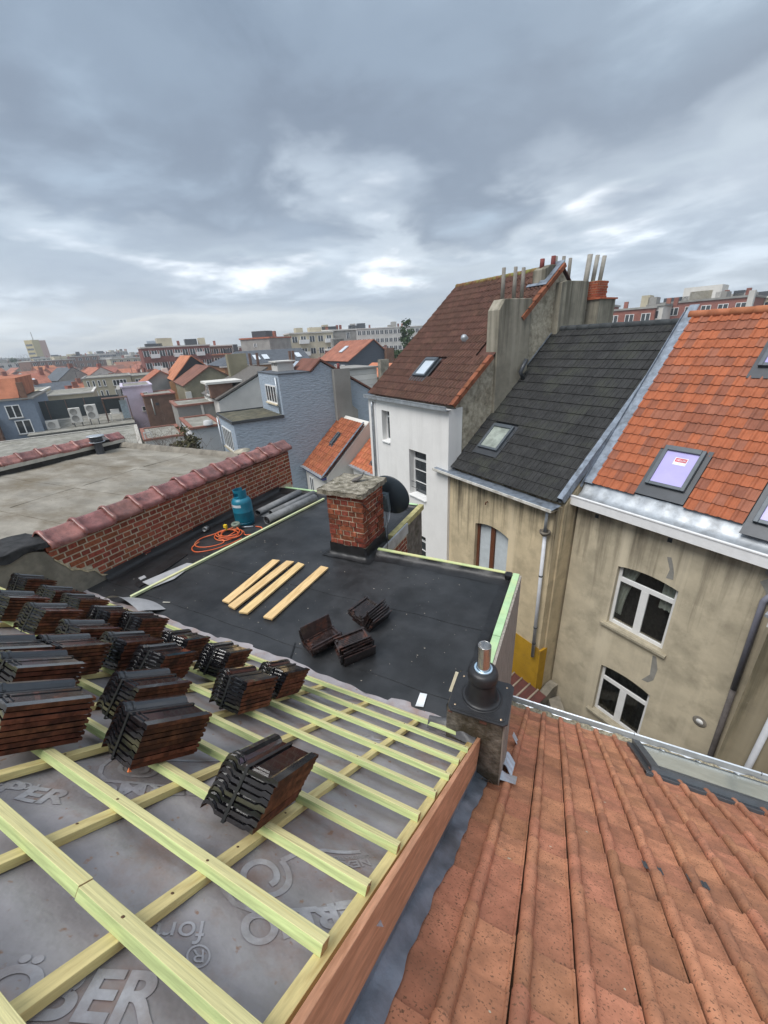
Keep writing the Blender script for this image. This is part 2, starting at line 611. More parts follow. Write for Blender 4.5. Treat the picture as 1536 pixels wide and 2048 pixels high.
def swirl(x, t, s, ang):
    a = R(ang)
    xd = EX * math.cos(a) + (-US) * math.sin(a)
    yd = -EX * math.sin(a) + (-US) * math.cos(a)
    m_ = MB()

    def ribbon(pts, w):
        L_ = []
        for i, p in enumerate(pts):
            p = Vector((*p, 0)); q0 = Vector((*pts[max(i - 1, 0)], 0)); q1 = Vector((*pts[min(i + 1, len(pts) - 1)], 0))
            d = (q1 - q0).normalized(); n_ = Vector((-d.y, d.x, 0))
            L_.append((p + n_ * w, p - n_ * w))
        for i in range(len(L_) - 1):
            q = [L_[i][0], L_[i][1], L_[i + 1][1], L_[i + 1][0]]
            m_.face([loc_r(x, t, -0.0462) + xd * (k.x * s) + yd * (k.y * s) for k in q])
    sp = []
    for i in range(46):
        th = i / 45 * 2 * math.pi * 1.28
        r = 0.30 + 0.42 * i / 45
        sp.append((r * math.cos(th + 2.2), r * math.sin(th + 2.2)))
    ribbon(sp, 0.085)
    e = sp[-1]
    ribbon([e, (e[0] - 0.4, e[1] - 0.25), (e[0] - 1.3, e[1] - 0.42), (e[0] - 2.4, e[1] - 0.45)], 0.075)
    ribbon([(0.95, -0.5), (1.1, 0.1), (1.0, 0.6), (0.7, 0.95), (0.25, 1.05), (-0.8, 1.1), (-2.4, 1.12)], 0.075)
    drape_print(m_.build('printed_emblem', INK, memb))


TA = 34.0          # slant of the print
TB = 46.0
text_on('KLÖBER', -1.01, 2.535, 0.135, TA, off=0.004, shear=0.05)
text_on('PERMO', -0.372, 1.680, 0.122, TB + 180, off=0.004)
text_on('forte', -0.690, 2.035, 0.082, TB - 2 + 180, shear=0.1)
text_on('®', -0.640, 2.065, 0.075, TB + 180)
text_on('NEXT', -0.462, 1.525, 0.05, TB + 180, off=0.0015)
text_on('GENERATION', -0.470, 1.497, 0.025, TB + 180)
swirl(-0.685, 1.815, 0.118, TB + 175)
text_on('PERMO', -1.155, 1.62, 0.122, TB + 180, off=0.004)
text_on('forte', -1.52, 2.0, 0.082, TB + 180, shear=0.1)
text_on('KLÖBER', -1.75, 2.28, 0.125, TA, off=0.004, shear=0.05)
swirl(-1.42, 1.72, 0.11, TB + 175)
text_on('KLÖBER', -1.95, 2.72, 0.118, TA, off=0.004, shear=0.05)
text_on('KLÖBER', -0.95, 0.60, 0.11, TA, off=0.004, shear=0.05)
text_on('SK', -0.86, 0.86, 0.07, TB + 180)
text_on('PERMO', -2.2, 1.55, 0.11, TB + 180, off=0.003)
for xx in (-1.40, -0.66):
    o_ = text_on('www.kloeber.biz', xx, -0.105, 0.042, 180, h=-0.02)
    o_.matrix_basis = frame(Vector((xx, 0.158 + 0.0, -0.0800)), Vector((-1, 0.05, 0)), Vector((-0.05, -1, 0)), Vector((0, 0, 1)))
    o_.name = 'web_address_print'

# counter battens (down the slope)
CBX = [-0.385, -0.79, -1.195, -1.60, -2.005, -2.41, -2.815, -3.22, -3.625, -4.03, -4.435, -4.84]
for i, x in enumerate(CBX):
    w = 0.036
    m_ = MB()
    m_.box(-w / 2, w / 2, -0.06 - random.random() * 0.01, 3.25, -0.053, -0.0275)
    o = m_.build('counter_batten', COUNTER, roof, bevel=0.0015)
    o.matrix_basis = frame(Vector((x + random.uniform(-.006, .006), 0, 0)), EX, US, NR) @ Matrix.Rotation(random.uniform(-.006, .006), 4, 'Z')
# battens (across the slope)
G = 0.2445
joints = {0: [-2.6], 1: [-1.95], 2: [-3.2], 3: [-1.6], 4: [-2.82], 5: [-2.0], 6: [-3.22], 7: [-1.6, -3.4], 8: [-2.4], 9: [-0.94, -2.8], 10: [-1.6], 11: [-2.4], 12: [-2.0]}
for k in range(13):
    t = k * G + (0.006 if k else -0.01)
    cuts = [-0.355 - 0.003 * (k % 3) - 0.0035 * k] + joints[k] + [-5.07]
    for a_, b_ in zip(cuts[:-1], cuts[1:]):
        m_ = MB()
        w = 0.0355
        L_ = a_ - b_ - 0.004
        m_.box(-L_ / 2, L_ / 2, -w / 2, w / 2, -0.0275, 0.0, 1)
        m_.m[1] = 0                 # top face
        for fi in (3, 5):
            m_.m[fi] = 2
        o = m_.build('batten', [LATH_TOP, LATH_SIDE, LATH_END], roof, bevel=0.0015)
        o.matrix_basis = frame(loc_r((a_ + b_) / 2, t + random.uniform(-.004, .004), 0), EX, US, NR) @ Matrix.Rotation(random.uniform(-.003, .003), 4, 'Z')
# verge board
m_ = MB()
m_.box(-0.011, 0.011, -0.02, 3.2, -0.195, 0.012)
o = m_.build('verge_board', BOARD, roof, bevel=0.002)
o.matrix_basis = frame(Vector((-0.340, 0, 0)), EX, US, NR)
# screws / nails in the counter battens and batten ends
NAIL = mat('nail_hole', (0.12, 0.07, 0.04), rough=0.7, bump=0)
m_ = MB()
m_.lathe([(0.0, 0.0006), (0.004, 0.0006), (0.0045, 0)], 8)
nail_me = m_.mesh('nail', NAIL)
for x, t in ((-1.195, 2.08), (-1.195, 2.33), (-0.79, 1.83), (-1.6, 1.9), (-0.79, 2.07), (-0.79, 1.58)):
    link('nail', nail_me, roof, frame(loc_r(x, t, -0.0272), EX, US, NR))
for k in range(11):
    for x in CBX[:6]:
        if random.random() < 0.55:
            link('nail', nail_me, roof, frame(loc_r(x + random.uniform(-.008, .008), k * G + 0.006 + random.uniform(-.006, .006), 0.0003), EX, US, NR))

# ================================================================ packs of black glazed tiles
GLAZE = mat('black_glaze', (0.009, 0.009, 0.011), rough=0.16, var=0.5, scale=30, bump=0.10, bscale=60, bdist=0.002, rnd=0.25, spec=0.9, coat=0.6, rvar=0.05, dirt=(0.022, 0.017, 0.016), dirt_scale=12, dirt_lim=(0.55, 0.75))
CLAY = mat('unglazed_clay_edge', (0.115, 0.041, 0.021), rough=0.72, var=0.55, scale=24, bump=0.4, bscale=60, bdist=0.003, rnd=0.3, dirt=(0.04, 0.017, 0.011), dirt_scale=9, dirt_lim=(0.50, 0.66))
STRAP = mat('black_strap', (0.02, 0.021, 0.022), rough=0.35, var=0.1, bump=0)
TW, TL = 0.215, 0.265


def pack_tile():
    m_ = MB()
    pr = [(-0.1075, 0.004), (-0.103, 0.018), (-0.091, 0.026), (-0.073, 0.027), (-0.058, 0.020), (-0.049, 0.009), (0.070, 0.008), (0.082, 0.015), (0.1075, 0.012)]
    tk = 0.0125
    tks = [tk] * 6 + [0.014, 0.017, 0.017]
    a = [(x, -TL / 2, z) for x, z in pr]; b_ = [(x, TL / 2, z) for x, z in pr]
    al = [(x, -TL / 2, z - q_) for (x, z), q_ in zip(pr, tks)]; bl = [(x, TL / 2, z - q_) for (x, z), q_ in zip(pr, tks)]
    n = len(pr)
    for i in range(n - 1):
        m_.face([a[i], a[i + 1], b_[i + 1], b_[i]], 0, False)
        m_.face([al[i + 1], al[i], bl[i], bl[i + 1]], 1)
        m_.face([al[i], al[i + 1], a[i + 1], a[i]], 0)
        m_.face([bl[i + 1], bl[i], b_[i], b_[i + 1]], 0)
    m_.face([a[-1], al[-1], bl[-1], b_[-1]], 1)
    m_.face([al[0], a[0], b_[0], bl[0]], 0)
    # interlock ridges at the head end
    for yy in (-TL / 2 + 0.006, -TL / 2 + 0.030):
        for i in range(5):
            p, q = pr[i], pr[i + 1]
            m_.face([(p[0], yy, p[1] + 0.005), (q[0], yy, q[1] + 0.005), (q[0], yy + 0.010, q[1] + 0.005), (p[0], yy + 0.010, p[1] + 0.005)], 0)
            m_.face([(p[0], yy, p[1]), (q[0], yy, q[1]), (q[0], yy, q[1] + 0.005), (p[0], yy, p[1] + 0.005)], 0)
            m_.face([(q[0], yy + 0.01, q[1]), (p[0], yy + 0.01, p[1]), (p[0], yy + 0.01, p[1] + 0.005), (q[0], yy + 0.01, q[1] + 0.005)], 0)
    m_.box(-0.03, 0.06, -TL / 2 + 0.014, -TL / 2 + 0.019, 0.008, 0.0125, 0)
    m_.box(-0.02, 0.05, -TL / 2 + 0.034, -TL / 2 + 0.038, 0.008, 0.0115, 0)
    # nib under the foot end
    m_.box(0.085, 0.1075, TL / 2 - 0.002, TL / 2 + 0.012, 0.0, 0.011, 1)
    return m_.mesh('roof_tile', [GLAZE, CLAY])


tile_me = pack_tile()
PITCH = 0.0225
packs = [
    # x, t of the upper near right corner, height used, turn, tiles, label
    (-0.710, 1.814, -4, 8, 'strapped pack of black glazed roof tiles lying alone nearest the printed emblem'),
    (-1.259, 1.872, 8, 8, 'strapped pack of black glazed roof tiles with a chipped orange corner at its foot'),
    (-1.586, 1.677, 4, 8, 'strapped pack of black roof tiles right behind the pack with the chipped corner'),
    (-1.605, 2.143, 8, 8, 'big black roof tile pack cut by the left frame edge, lowest at that edge'),
    (-1.980, 1.948, 2, 8, 'black roof tile pack at the left frame edge, directly behind the biggest pack there'),
    (-2.249, 1.644, -6, 8, 'black roof tile pack with wide brown clay side, third in from the front at left'),
    (-2.266, 1.943, 0, 8, 'black roof tile pack mostly hidden and half cut by the left frame edge'),
    (-3.092, 1.316, -8, 8, 'black roof tile pack standing over a shaded batten near the left edge, strap showing'),
    (-3.502, 1.335, -8, 8, 'black roof tile pack at the left edge in front of the rendered wall corner'),
    (-4.417, 0.822, -10, 8, 'farthest black roof tile pack against the grey rendered wall'),
    (-3.862, 0.864, -8, 8, 'black roof tile pack second from the rendered wall, before a grey sheet'),
    (-3.540, 0.840, -10, 8, 'black roof tile pack touching the folded grey sheet at the roof foot'),
    (-2.600, 1.359, -4, 8, 'black roof tile pack half hidden in the middle of the crowded rows'),
    (-3.079, 0.880, -10, 8, 'black roof tile pack in the row along the flat roof, third from the grey sheet'),
    (-2.877, 0.747, -8, 8, 'black roof tile pack with broad brown side, fourth from the grey sheet'),
    (-2.287, 1.273, -5, 8, 'tall black roof tile pack in shade behind the wide brown sided pack'),
    (-1.970, 1.248, -8, 8, 'black roof tile pack with glossy ends and strap in the middle of the slope'),
    (-2.269, 0.830, -14, 8, 'black roof tile pack beside the pale underlay edge, fourth from the lone pair'),
    (-1.927, 0.769, -10, 8, 'black roof tile pack just behind the lone pair at the roof foot'),
    (-1.441, 1.143, 0, 8, 'strapped black roof tile pack, nearer one of the pair in mid slope'),
    (-1.460, 0.745, -2, 8, 'black roof tile pack, farther one of the pair beside the underlay edge'),
]
for i, (x, t, ang, n, lab) in enumerate(packs):
    a = R(ang)
    dl = Vector((math.sin(a), -math.cos(a)))       # along tile length, down slope  (x,t)
    dw = Vector((math.cos(a), math.sin(a)))
    c = Vector((x, t)) + dl * (TL / 2) - dw * (TW / 2)
    sh = Vector((random.uniform(0.003, 0.007), random.uniform(0.000, 0.004)))   # lean of the pile
    base = c - sh * n
    hb = 0.0135
    org = PR(base.x, base.y, hb)
    xd = EX * dw.x + US * dw.y
    yd = EX * dl.x + US * dl.y
    e = thing('tile_pack', lab, 'tile pack', org, 0, 'packs of new roof tiles on the battens')
    mm = frame(org, xd, yd, NR)
    for k in range(n):
        o = link('roof_tile', tile_me, e)
        j = sh * k
        o.matrix_basis = frame(Vector((0, 0, 0)), xd, yd, NR) @ Matrix.Translation((j.x + random.uniform(-.003, .003), -j.y + random.uniform(-.003, .003), k * PITCH)) @ Matrix.Rotation(random.uniform(-.014, .014), 4, 'Z')
    s_ = MB()
    xs, w2 = -0.012, 0.006
    zt, zb = (n - 1) * PITCH + 0.0145, -0.014
    jx, jy = sh.x * (n - 1), -sh.y * (n - 1)
    yf = -TL / 2 - 0.0045
    s_.par((xs - w2, yf, zb), (2 * w2, 0, 0), (0, 0.0015, 0), (jx, jy, zt - zb))
    s_.par((xs - w2 + jx, yf + jy, zt), (2 * w2, 0, 0), (0, TL + 0.009, 0), (0, 0, 0.0015))
    s_.par((xs - w2, yf, zb), (2 * w2, 0, 0), (0, TL + 0.009, 0), (0, 0, 0.0015))
    s_.par((xs - w2, -yf, zb), (2 * w2, 0, 0), (0, 0.0015, 0), (jx, jy, zt - zb))
    o = s_.build('strap', STRAP, e)
    o.matrix_basis = frame(Vector((0, 0, 0)), xd, yd, NR)
    if i == 1:
        s_ = MB()
        s_.idx([(0.099, -TL / 2 - 0.001, -0.012), (0.109, -TL / 2 - 0.001, -0.010), (0.1085, -TL / 2 + 0.012, -0.011), (0.105, -TL / 2 - 0.002, 0.006)], [(0, 1, 3), (1, 2, 3), (0, 3, 2), (0, 2, 1)])
        o = s_.build('chipped_corner', mat('fresh_clay', (0.62, 0.17, 0.06), rough=0.8), e)
        tag(o, 'bright orange chip on the lowest tile')
        o.matrix_basis = frame(Vector((0, 0, 0)), xd, yd, NR)
# ================================================================ bricks


def brick_mesh(l, d, h, m_):
    b_ = MB()
    b_.box(-l / 2, l / 2, 0, d, -h / 2, h / 2)
    return b_.mesh('brick', m_)


def bricks(parent, o, ux, nrm, length, z0, courses, ch, ml, skip=None, jitter=0.003, first=0, lead=0.0):
    """bond of stretchers and headers on a wall face: o = start (z ignored), ux along, nrm outward"""
    ux = Vector(ux); nrm = Vector(nrm); up = Vector((0, 0, 1))
    st_, hd = ml
    cnt = 0
    for c in range(courses):
        head = (c + first) % 2 == 0
        step = 0.1035 if head else 0.207
        x = -(0.0 if head else 0.05) + lead
        while x < length - 0.02:
            w = step - 0.016
            a0, a1 = max(x, 0.0), min(x + w, length)
            if a1 - a0 > 0.03:
                cx = (a0 + a1) / 2
                zc = z0 + c * ch + ch / 2
                if not (skip and skip(cx, zc)):
                    ob = link('brick', hd if head else st_, parent)
                    sx = (a1 - a0) / w
                    p = Vector(o) + ux * cx + nrm * (0.004 + random.uniform(-jitter, jitter))
                    p.z = zc + random.uniform(-.002, .002)
                    ob.matrix_basis = frame(p, ux * sx, -nrm, up) @ Matrix.Rotation(random.uniform(-.012, .012), 4, 'Y')
                    cnt += 1
            x += step
    return cnt


# ================================================================ flat roofed extension
ZF = 9.4
ext = thing('rear_extension', 'low rear extension with freshly laid black felt flat roof', 'building', (0, 0, 0))
w_ = MB()
w_.box(-5.14, -2.20, 1.5, 5.74, 0, ZF - 0.03)
w_.box(-2.20, -0.47, 1.5, 4.10, 0, ZF - 0.031)
w_.build('wall', CONCD, ext)


def felt(u, v):
    pass


f_ = MB()
rng = np.random.RandomState(11)


def flat_z(x, y):
    return ZF + 0.004 * math.sin(1.7 * x + 0.4) * math.sin(1.3 * y) + 0.0025 * math.sin(4.1 * x + 2.2 * y)


def flat_patch(x0, x1, y0, y1, nx, ny, dz=0.0):
    f_.grid(lambda u, v: Vector((x0 + u * (x1 - x0), y0 + v * (y1 - y0), flat_z(x0 + u * (x1 - x0), y0 + v * (y1 - y0)) + dz)), nx, ny)


flat_patch(-5.14, -2.20, 1.85, 5.72, 40, 50)
flat_patch(-2.20, -0.47, 1.85, 4.08, 30, 34)
f_.build('roofing_felt', BITUMEN, ext)
# felt lap seams: thin sheets with a real edge
for (x0, y0, x1, y1, w) in ((-5.1, 3.05, -0.5, 3.12, 0.0), (-5.1, 2.28, -0.5, 2.22, 0.0)):
    m_ = MB()
    n = 46
    for i in range(n):
        a, b_ = i / n, (i + 1) / n
        X0, X1 = x0 + (x1 - x0) * a, x0 + (x1 - x0) * b_
        Y0, Y1 = y0 + (y1 - y0) * a + 0.006 * math.sin(9 * X0), y0 + (y1 - y0) * b_ + 0.006 * math.sin(9 * X1)
        za, zb = flat_z(X0, Y0) + 0.004, flat_z(X1, Y1) + 0.004
        m_.face([(X0, Y0, za), (X1, Y1, zb), (X1, Y1 + 0.12, zb + 0.001), (X0, Y0 + 0.12, za + 0.001)])
        m_.face([(X0, Y0, za - 0.005), (X1, Y1, zb - 0.005), (X1, Y1, zb), (X0, Y0, za)])
    m_.build('felt_lap', BITUMEN, ext)
m_ = MB()
m_.face([(-2.04, 1.98, ZF + 0.0105), (-2.025, 1.98, ZF + 0.0105), (-2.16, 2.28, ZF + 0.0105), (-2.175, 2.28, ZF + 0.0105)])
m_.build('felt_lap', BITUMEN2, ext)
# upstands along the edges (wavy felt)


def upstand(a, b_, inn, h, w, zt, n=30, name='felt_upstand', m=BITUMEN2):
    a, b_, inn = Vector(a), Vector(b_), Vector(inn)
    s_ = MB()

    def fn(u, v):
        p = a + (b_ - a) * u
        wv = 0.006 * math.sin(u * 23 + 1) + 0.004 * math.sin(u * 61)
        k = [(w + 0.10, 0.004), (w, 0.012), (w * 0.35 + wv, h * 0.55), (0.0, h)][int(round(v * 3))]
        q = p + inn * (k[0] + (wv if v < 0.9 else 0))
        q.z = zt + k[1]
        return q
    s_.grid(fn, n, 3)
    return s_.build(name, m, ext)


upstand((-2.2, 4.085, 0), (-0.47, 4.10, 0), (0, -1, 0), 0.075, 0.05, ZF)
upstand((-0.475, 4.08, 0), (-0.475, 2.2, 0), (-1, 0, 0), 0.065, 0.02, ZF)
upstand((-5.14, 5.72, 0), (-2.25, 5.72, 0), (0, -1, 0), 0.06, 0.05, ZF)
upstand((-5.145, 2.3, 0), (-5.145, 5.72, 0), (1, 0, 0), 0.10, 0.03, ZF)
upstand((-2.25, 5.72, 0), (-2.25, 4.5, 0), (-1, 0, 0), 0.06, 0.03, ZF)
EDGE = mat('pale_green_edge_timber', (0.47, 0.55, 0.27), rough=0.75, var=0.14, scale=10, bump=0.2, bscale=40, bdist=0.002, dirt=(0.58, 0.52, 0.26), dirt_scale=5, dirt_lim=(0.45, 0.7), rnd=0.1)
EDGEG = mat('mint_green_treated_timber', (0.38, 0.56, 0.32), rough=0.72, var=0.14, scale=8, bump=0.2, bscale=40, bdist=0.002, dirt=(0.48, 0.58, 0.30), dirt_scale=5, dirt_lim=(0.45, 0.7), rnd=0.12)


def timber(x0, x1, y0, y1, z0, z1, m=EDGE, parent=ext, name='edge_timber', bevel=0.002):
    s_ = MB()
    c = ((x0 + x1) / 2, (y0 + y1) / 2, (z0 + z1) / 2)
    s_.box(x0 - c[0], x1 - c[0], y0 - c[1], y1 - c[1], z0 - c[2], z1 - c[2])
    o = s_.build(name, m, parent, bevel=bevel)
    o.location = c
    return o


timber(-2.20, -0.56, 4.10, 4.145, ZF - 0.02, ZF + 0.082)
timber(-5.05, -3.9, 5.735, 5.79, ZF - 0.02, ZF + 0.065, EDGEG)
timber(-3.895, -2.28, 5.735, 5.79, ZF - 0.02, ZF + 0.060, EDGEG)
for y0, y1, dz in ((3.72, 4.16, 0.0), (3.02, 3.715, 0.004), (2.55, 3.015, 0.001), (2.24, 2.545, 0.003)):
    timber(-0.475, -0.405, y0, y1, ZF - 0.02, ZF + 0.070 + dz, EDGEG)
m_ = MB()
m_.box(-0.555, -0.478, 4.05, 4.15, ZF + 0.03, ZF + 0.086)
m_.build('felt_corner', BITUMEN2, ext, bevel=0.015)
# weathered boarding on the outer side of the extension
GREYWOOD = mat('grey_weathered_boarding', (0.30, 0.27, 0.235), rough=0.95, var=0.3, scale=7, stretch=(6, 6, 0.7), bump=0.6, bscale=18, bdist=0.006)
m_ = MB()
m_.box(-0.403, -0.380, 2.23, 4.14, 5.0, ZF + 0.062)
m_.build('outer_boarding', GREYWOOD, ext)
# stepped back edge behind the chimney: timber, zinc strip, brick wall
timber(-2.24, -2.16, 4.52, 5.74, ZF + 0.0, ZF + 0.085, mat('edge_timber_weathered', (0.40, 0.36, 0.17), rough=0.8, var=0.25, scale=10))
m_ = MB()
m_.box(-2.158, -2.135, 4.15, 5.0, ZF - 0.09, ZF + 0.075)
m_.build('zinc_edge_strip', ZINC, ext)
m_ = MB()
m_.box(-2.25, -2.155, 4.146, 4.98, 7.0, ZF - 0.005)
rw = m_.build('mortar', MORTAR, ext)
st_m = brick_mesh(0.191, 0.05, 0.054, BRICK)
hd_m = brick_mesh(0.0875, 0.05, 0.054, BRICK)
bricks(rw, (-2.155, 4.15, 0), (0, 1, 0), (1, 0, 0), 0.83, 8.50, 11, 0.070, (st_m, hd_m))

# ---------------------------------------------------------------- chimney with concrete cap
CH = dict(x0=-2.795, x1=-2.285, y0=3.93, y1=4.49)
chim = thing('brick_chimney', 'short red brick chimney with rough concrete slab on top, standing on the black roof', 'chimney', ((CH['x0'] + CH['x1']) / 2, (CH['y0'] + CH['y1']) / 2, ZF))
ox, oy = (CH['x0'] + CH['x1']) / 2, (CH['y0'] + CH['y1']) / 2
wx, wy = CH['x1'] - CH['x0'], CH['y1'] - CH['y0']
m_ = MB()
m_.box(-wx / 2 + 0.006, wx / 2 - 0.006, -wy / 2 + 0.006, wy / 2 - 0.006, -0.02, 0.87)
core = m_.build('mortar_core', MORTAR, chim)
st2 = brick_mesh(0.191, 0.05, 0.057, BRICK2)
hd2 = brick_mesh(0.0875, 0.05, 0.057, BRICK2)
for m in (st2, hd2):
    pass
bricks(chim, (-wx / 2, -wy / 2, 0), (1, 0, 0), (0, -1, 0), wx, 0.155, 10, 0.0705, (st2, hd2), jitter=0.007)
bricks(chim, (wx / 2, -wy / 2, 0), (0, 1, 0), (1, 0, 0), wy, 0.155, 10, 0.0705, (st2, hd2), jitter=0.007, first=1)
bricks(chim, (-wx / 2, wy / 2, 0), (0, -1, 0), (-1, 0, 0), wy, 0.155, 10, 0.0705, (st2, hd2), jitter=0.007, first=1)
# felt skirt
m_ = MB()


def skirt(u, v):
    per = [(-wx / 2, -wy / 2), (wx / 2, -wy / 2), (wx / 2, wy / 2), (-wx / 2, wy / 2), (-wx / 2, -wy / 2)]
    k = min(int(u * 4), 3); f = u * 4 - k
    x = per[k][0] + (per[k + 1][0] - per[k][0]) * f; y = per[k][1] + (per[k + 1][1] - per[k][1]) * f
    out = [(0.11, 0.006), (0.035, 0.012), (0.018, 0.05), (0.014, 0.165)][int(round(v * 3))]
    s1 = 1 + out[0] * 2 / wx; s2 = 1 + out[0] * 2 / wy
    wob = 0.010 * math.sin(u * 40) * (v > 0.9) + 0.003 * math.sin(u * 90)
    return Vector((x * s1, y * s2, out[1] + wob))


m_.grid(skirt, 64, 3)
m_.build('felt_skirt', BITUMEN2, chim)
# slab
SLAB = mat('lichened_concrete_slab', (0.31, 0.28, 0.225), rough=0.95, var=0.5, scale=26, bump=0.9, bscale=34, bdist=0.012, dirt=(0.11, 0.098, 0.07), dirt_scale=13, dirt_lim=(0.44, 0.60), spots=(40, 0.62, (0.60, 0.57, 0.50)))
m_ = MB()
rng = np.random.RandomState(5)


def slab(zs, top):
    n = 14

    def fn(u, v):
        x = -0.355 + u * 0.655; y = -0.335 + v * 0.68
        x += 0.012 * math.sin(v * 17) * (abs(u - .5) > .45); y += 0.012 * math.sin(u * 19) * (abs(v - .5) > .45)
        z = zs + (0.004 * math.sin(u * 9 + 1) * math.sin(v * 11) + 0.006 * math.sin(math.pi * u) * math.sin(math.pi * v) + rng.uniform(-.005, .005) if top else 0)
        return Vector((x, y, z))
    m_.grid(fn, n, n, smooth=True)


slab(0.862, False)
slab(0.922, True)
for (a, b_) in (((-0.355, -0.335), (0.30, -0.335)), ((0.30, -0.335), (0.30, 0.345)), ((0.30, 0.345), (-0.355, 0.345)), ((-0.355, 0.345), (-0.355, -0.335))):
    m_.grid(lambda u, v: Vector((a[0] + (b_[0] - a[0]) * u + 0.006 * math.sin(u * 25), a[1] + (b_[1] - a[1]) * u + 0.006 * math.sin(u * 21), 0.862 + 0.062 * v)), 14, 2, smooth=False)
m_.build('cap_slab', SLAB, chim)
m_ = MB()
pr = [(-0.085, 0.0), (-0.055, 0.012), (0.0, 0.025), (0.05, 0.055), (0.085, 0.115)]
for i in range(4):
    (xa, za), (xb, zb) = pr[i], pr[i + 1]
    wa, wb = [0.02, 0.05, 0.055, 0.05, 0.012][i], [0.02, 0.05, 0.055, 0.05, 0.012][i + 1]
    m_.face([(xa, -wa, za), (xb, -wb, zb), (xb, wb, zb), (xa, wa, za)])
    m_.face([(xa, -wa, za - 0.014), (xb, -wb, zb - 0.014), (xb, -wb, zb), (xa, -wa, za)])
    m_.face([(xa, wa, za - 0.014), (xb, wb, zb - 0.014), (xb, wb, zb), (xa, wa, za)])
sh_ = m_.build('tile_shard', mat('grey_tile_shard', (0.11, 0.10, 0.095), rough=0.8, var=0.3, scale=30), None)
sh_.location = (ox + 0.02, oy + 0.08, ZF + 0.945)
sh_.rotation_euler = (0, 0, R(25))
tag(sh_, 'curved grey tile shard lying on the chimney slab', 'tile shard')

# ---------------------------------------------------------------- satellite dish
dish = thing('satellite_dish', 'dark blue-grey satellite dish seen from behind, beside the brick chimney', 'satellite dish', (-2.275, 4.70, 10.01))
ax = Vector((0.08, 0.95, 0.16)).normalized()
sx_ = ax.cross(Vector((0, 0, 1))).normalized(); sy_ = sx_.cross(ax).normalized()
DM = frame((0, 0, 0), sx_, sy_, ax)
m_ = MB()
m_.lathe([(0.0, -0.075), (0.08, -0.070), (0.16, -0.052), (0.24, -0.022), (0.30, 0.005), (0.312, 0.014), (0.305, 0.018), (0.24, -0.016), (0.0, -0.068)], 40)
o = m_.build('reflector', mat('dish_paint', (0.022, 0.032, 0.042), rough=0.4, var=0.1, scale=3, bump=0.02), dish); o.matrix_basis = DM @ Matrix.Scale(0.97, 4)
m_ = MB()
m_.box(-0.06, 0.035, -0.20, 0.09, -0.13, -0.062)
m_.box(-0.05, 0.03, 0.02, 0.08, -0.155, -0.13)
o = m_.build('back_bracket', mat('bracket_grey', (0.12, 0.15, 0.17), rough=0.45, var=0.15, bump=0.05), dish, bevel=0.008); o.matrix_basis = DM
m_ = MB()
m_.tube([(0, 0, -0.10), (0.0, -0.06, -0.32), (0.0, -0.2, -0.42)], 0.018, 8)
m_.build('mounting_arm', ZINC, dish)
m_ = MB()
m_.tube([(0.02, -0.25, -0.02), (0.03, -0.32, 0.10), (0.04, -0.36, 0.30)], 0.010, 6)
m_.box(0.0, 0.07, -0.40, -0.33, 0.29, 0.36)
o = m_.build('receiver_arm', DARKMETAL, dish); o.matrix_basis = DM
cab = MB()
cab.tube([(-2.26, 4.52, 9.86), (-2.20, 4.45, 9.70), (-2.14, 4.30, 9.56), (-2.11, 4.20, 9.30), (-2.10, 4.19, 8.9)], 0.004, 6)
cab.tube([(-2.27, 3.92, 10.18), (-2.275, 4.1, 10.00), (-2.272, 4.35, 10.05), (-2.26, 4.5, 9.95)], 0.004, 6)
tag(cab.build('cable', BLACKPLASTIC), 'thin black aerial cable hanging beside the brick chimney', 'cable')

# ---------------------------------------------------------------- gas bottle, hose, torch bits
TEAL = mat('teal_bottle_paint', (0.010, 0.155, 0.235), rough=0.38, var=0.12, scale=5, bump=0.04, dirt=(0.02, 0.10, 0.14), dirt_scale=7, dirt_lim=(0.55, 0.75))
gb = thing('gas_bottle', 'teal blue gas bottle standing against the brick parapet', 'gas bottle', (-4.655, 4.25, ZF + 0.005), R(20))
m_ = MB()
m_.lathe([(0.0, 0.03), (0.12, 0.035), (0.145, 0.06), (0.15, 0.09), (0.15, 0.225), (0.1525, 0.23), (0.15, 0.235), (0.15, 0.37), (0.145, 0.40), (0.125, 0.435), (0.09, 0.455), (0.0, 0.462)], 40)
m_.build('bottle_body', TEAL, gb)
m_ = MB()
m_.lathe([(0.135, 0.0), (0.142, 0.0), (0.142, 0.045), (0.148, 0.06), (0.135, 0.05)], 36)
m_.build('foot_ring', TEAL, gb)
m_ = MB()
n = 40
for k in range(n):
    a0, a1 = 2 * math.pi * k / n, 2 * math.pi * (k + 1) / n
    am = (a0 + a1) / 2
    top_ = 0.58
    lo = 0.44
    r0, r1 = 0.092, 0.098
    gap = abs(((am - R(-115) + math.pi) % (2 * math.pi)) - math.pi) < R(34)
    spans = [(lo, 0.475), (0.545, top_)] if gap else [(lo, top_)]
    if abs(((am - R(60) + math.pi) % (2 * math.pi)) - math.pi) < R(30):
        spans = [(lo, 0.50)]
    for (za, zb) in spans:
        P_ = [(r * math.cos(a), r * math.sin(a), z) for z in (za, zb) for r in (r0, r1) for a in (a0, a1)]
        m_.idx(P_, [(0, 1, 5, 4), (2, 3, 7, 6), (4, 5, 7, 6), (0, 1, 3, 2)])
m_.build('guard_collar', TEAL, gb)
m_ = MB()
m_.tube([(0, 0, 0.46), (0, 0, 0.53)], 0.018, 10); m_.tube([(0, 0, 0.505), (0.05, -0.02, 0.505)], 0.012, 8)
m_.build('valve', mat('brass', (0.55, 0.38, 0.12), rough=0.35, metal=0.9, bump=0), gb)
m_ = MB()
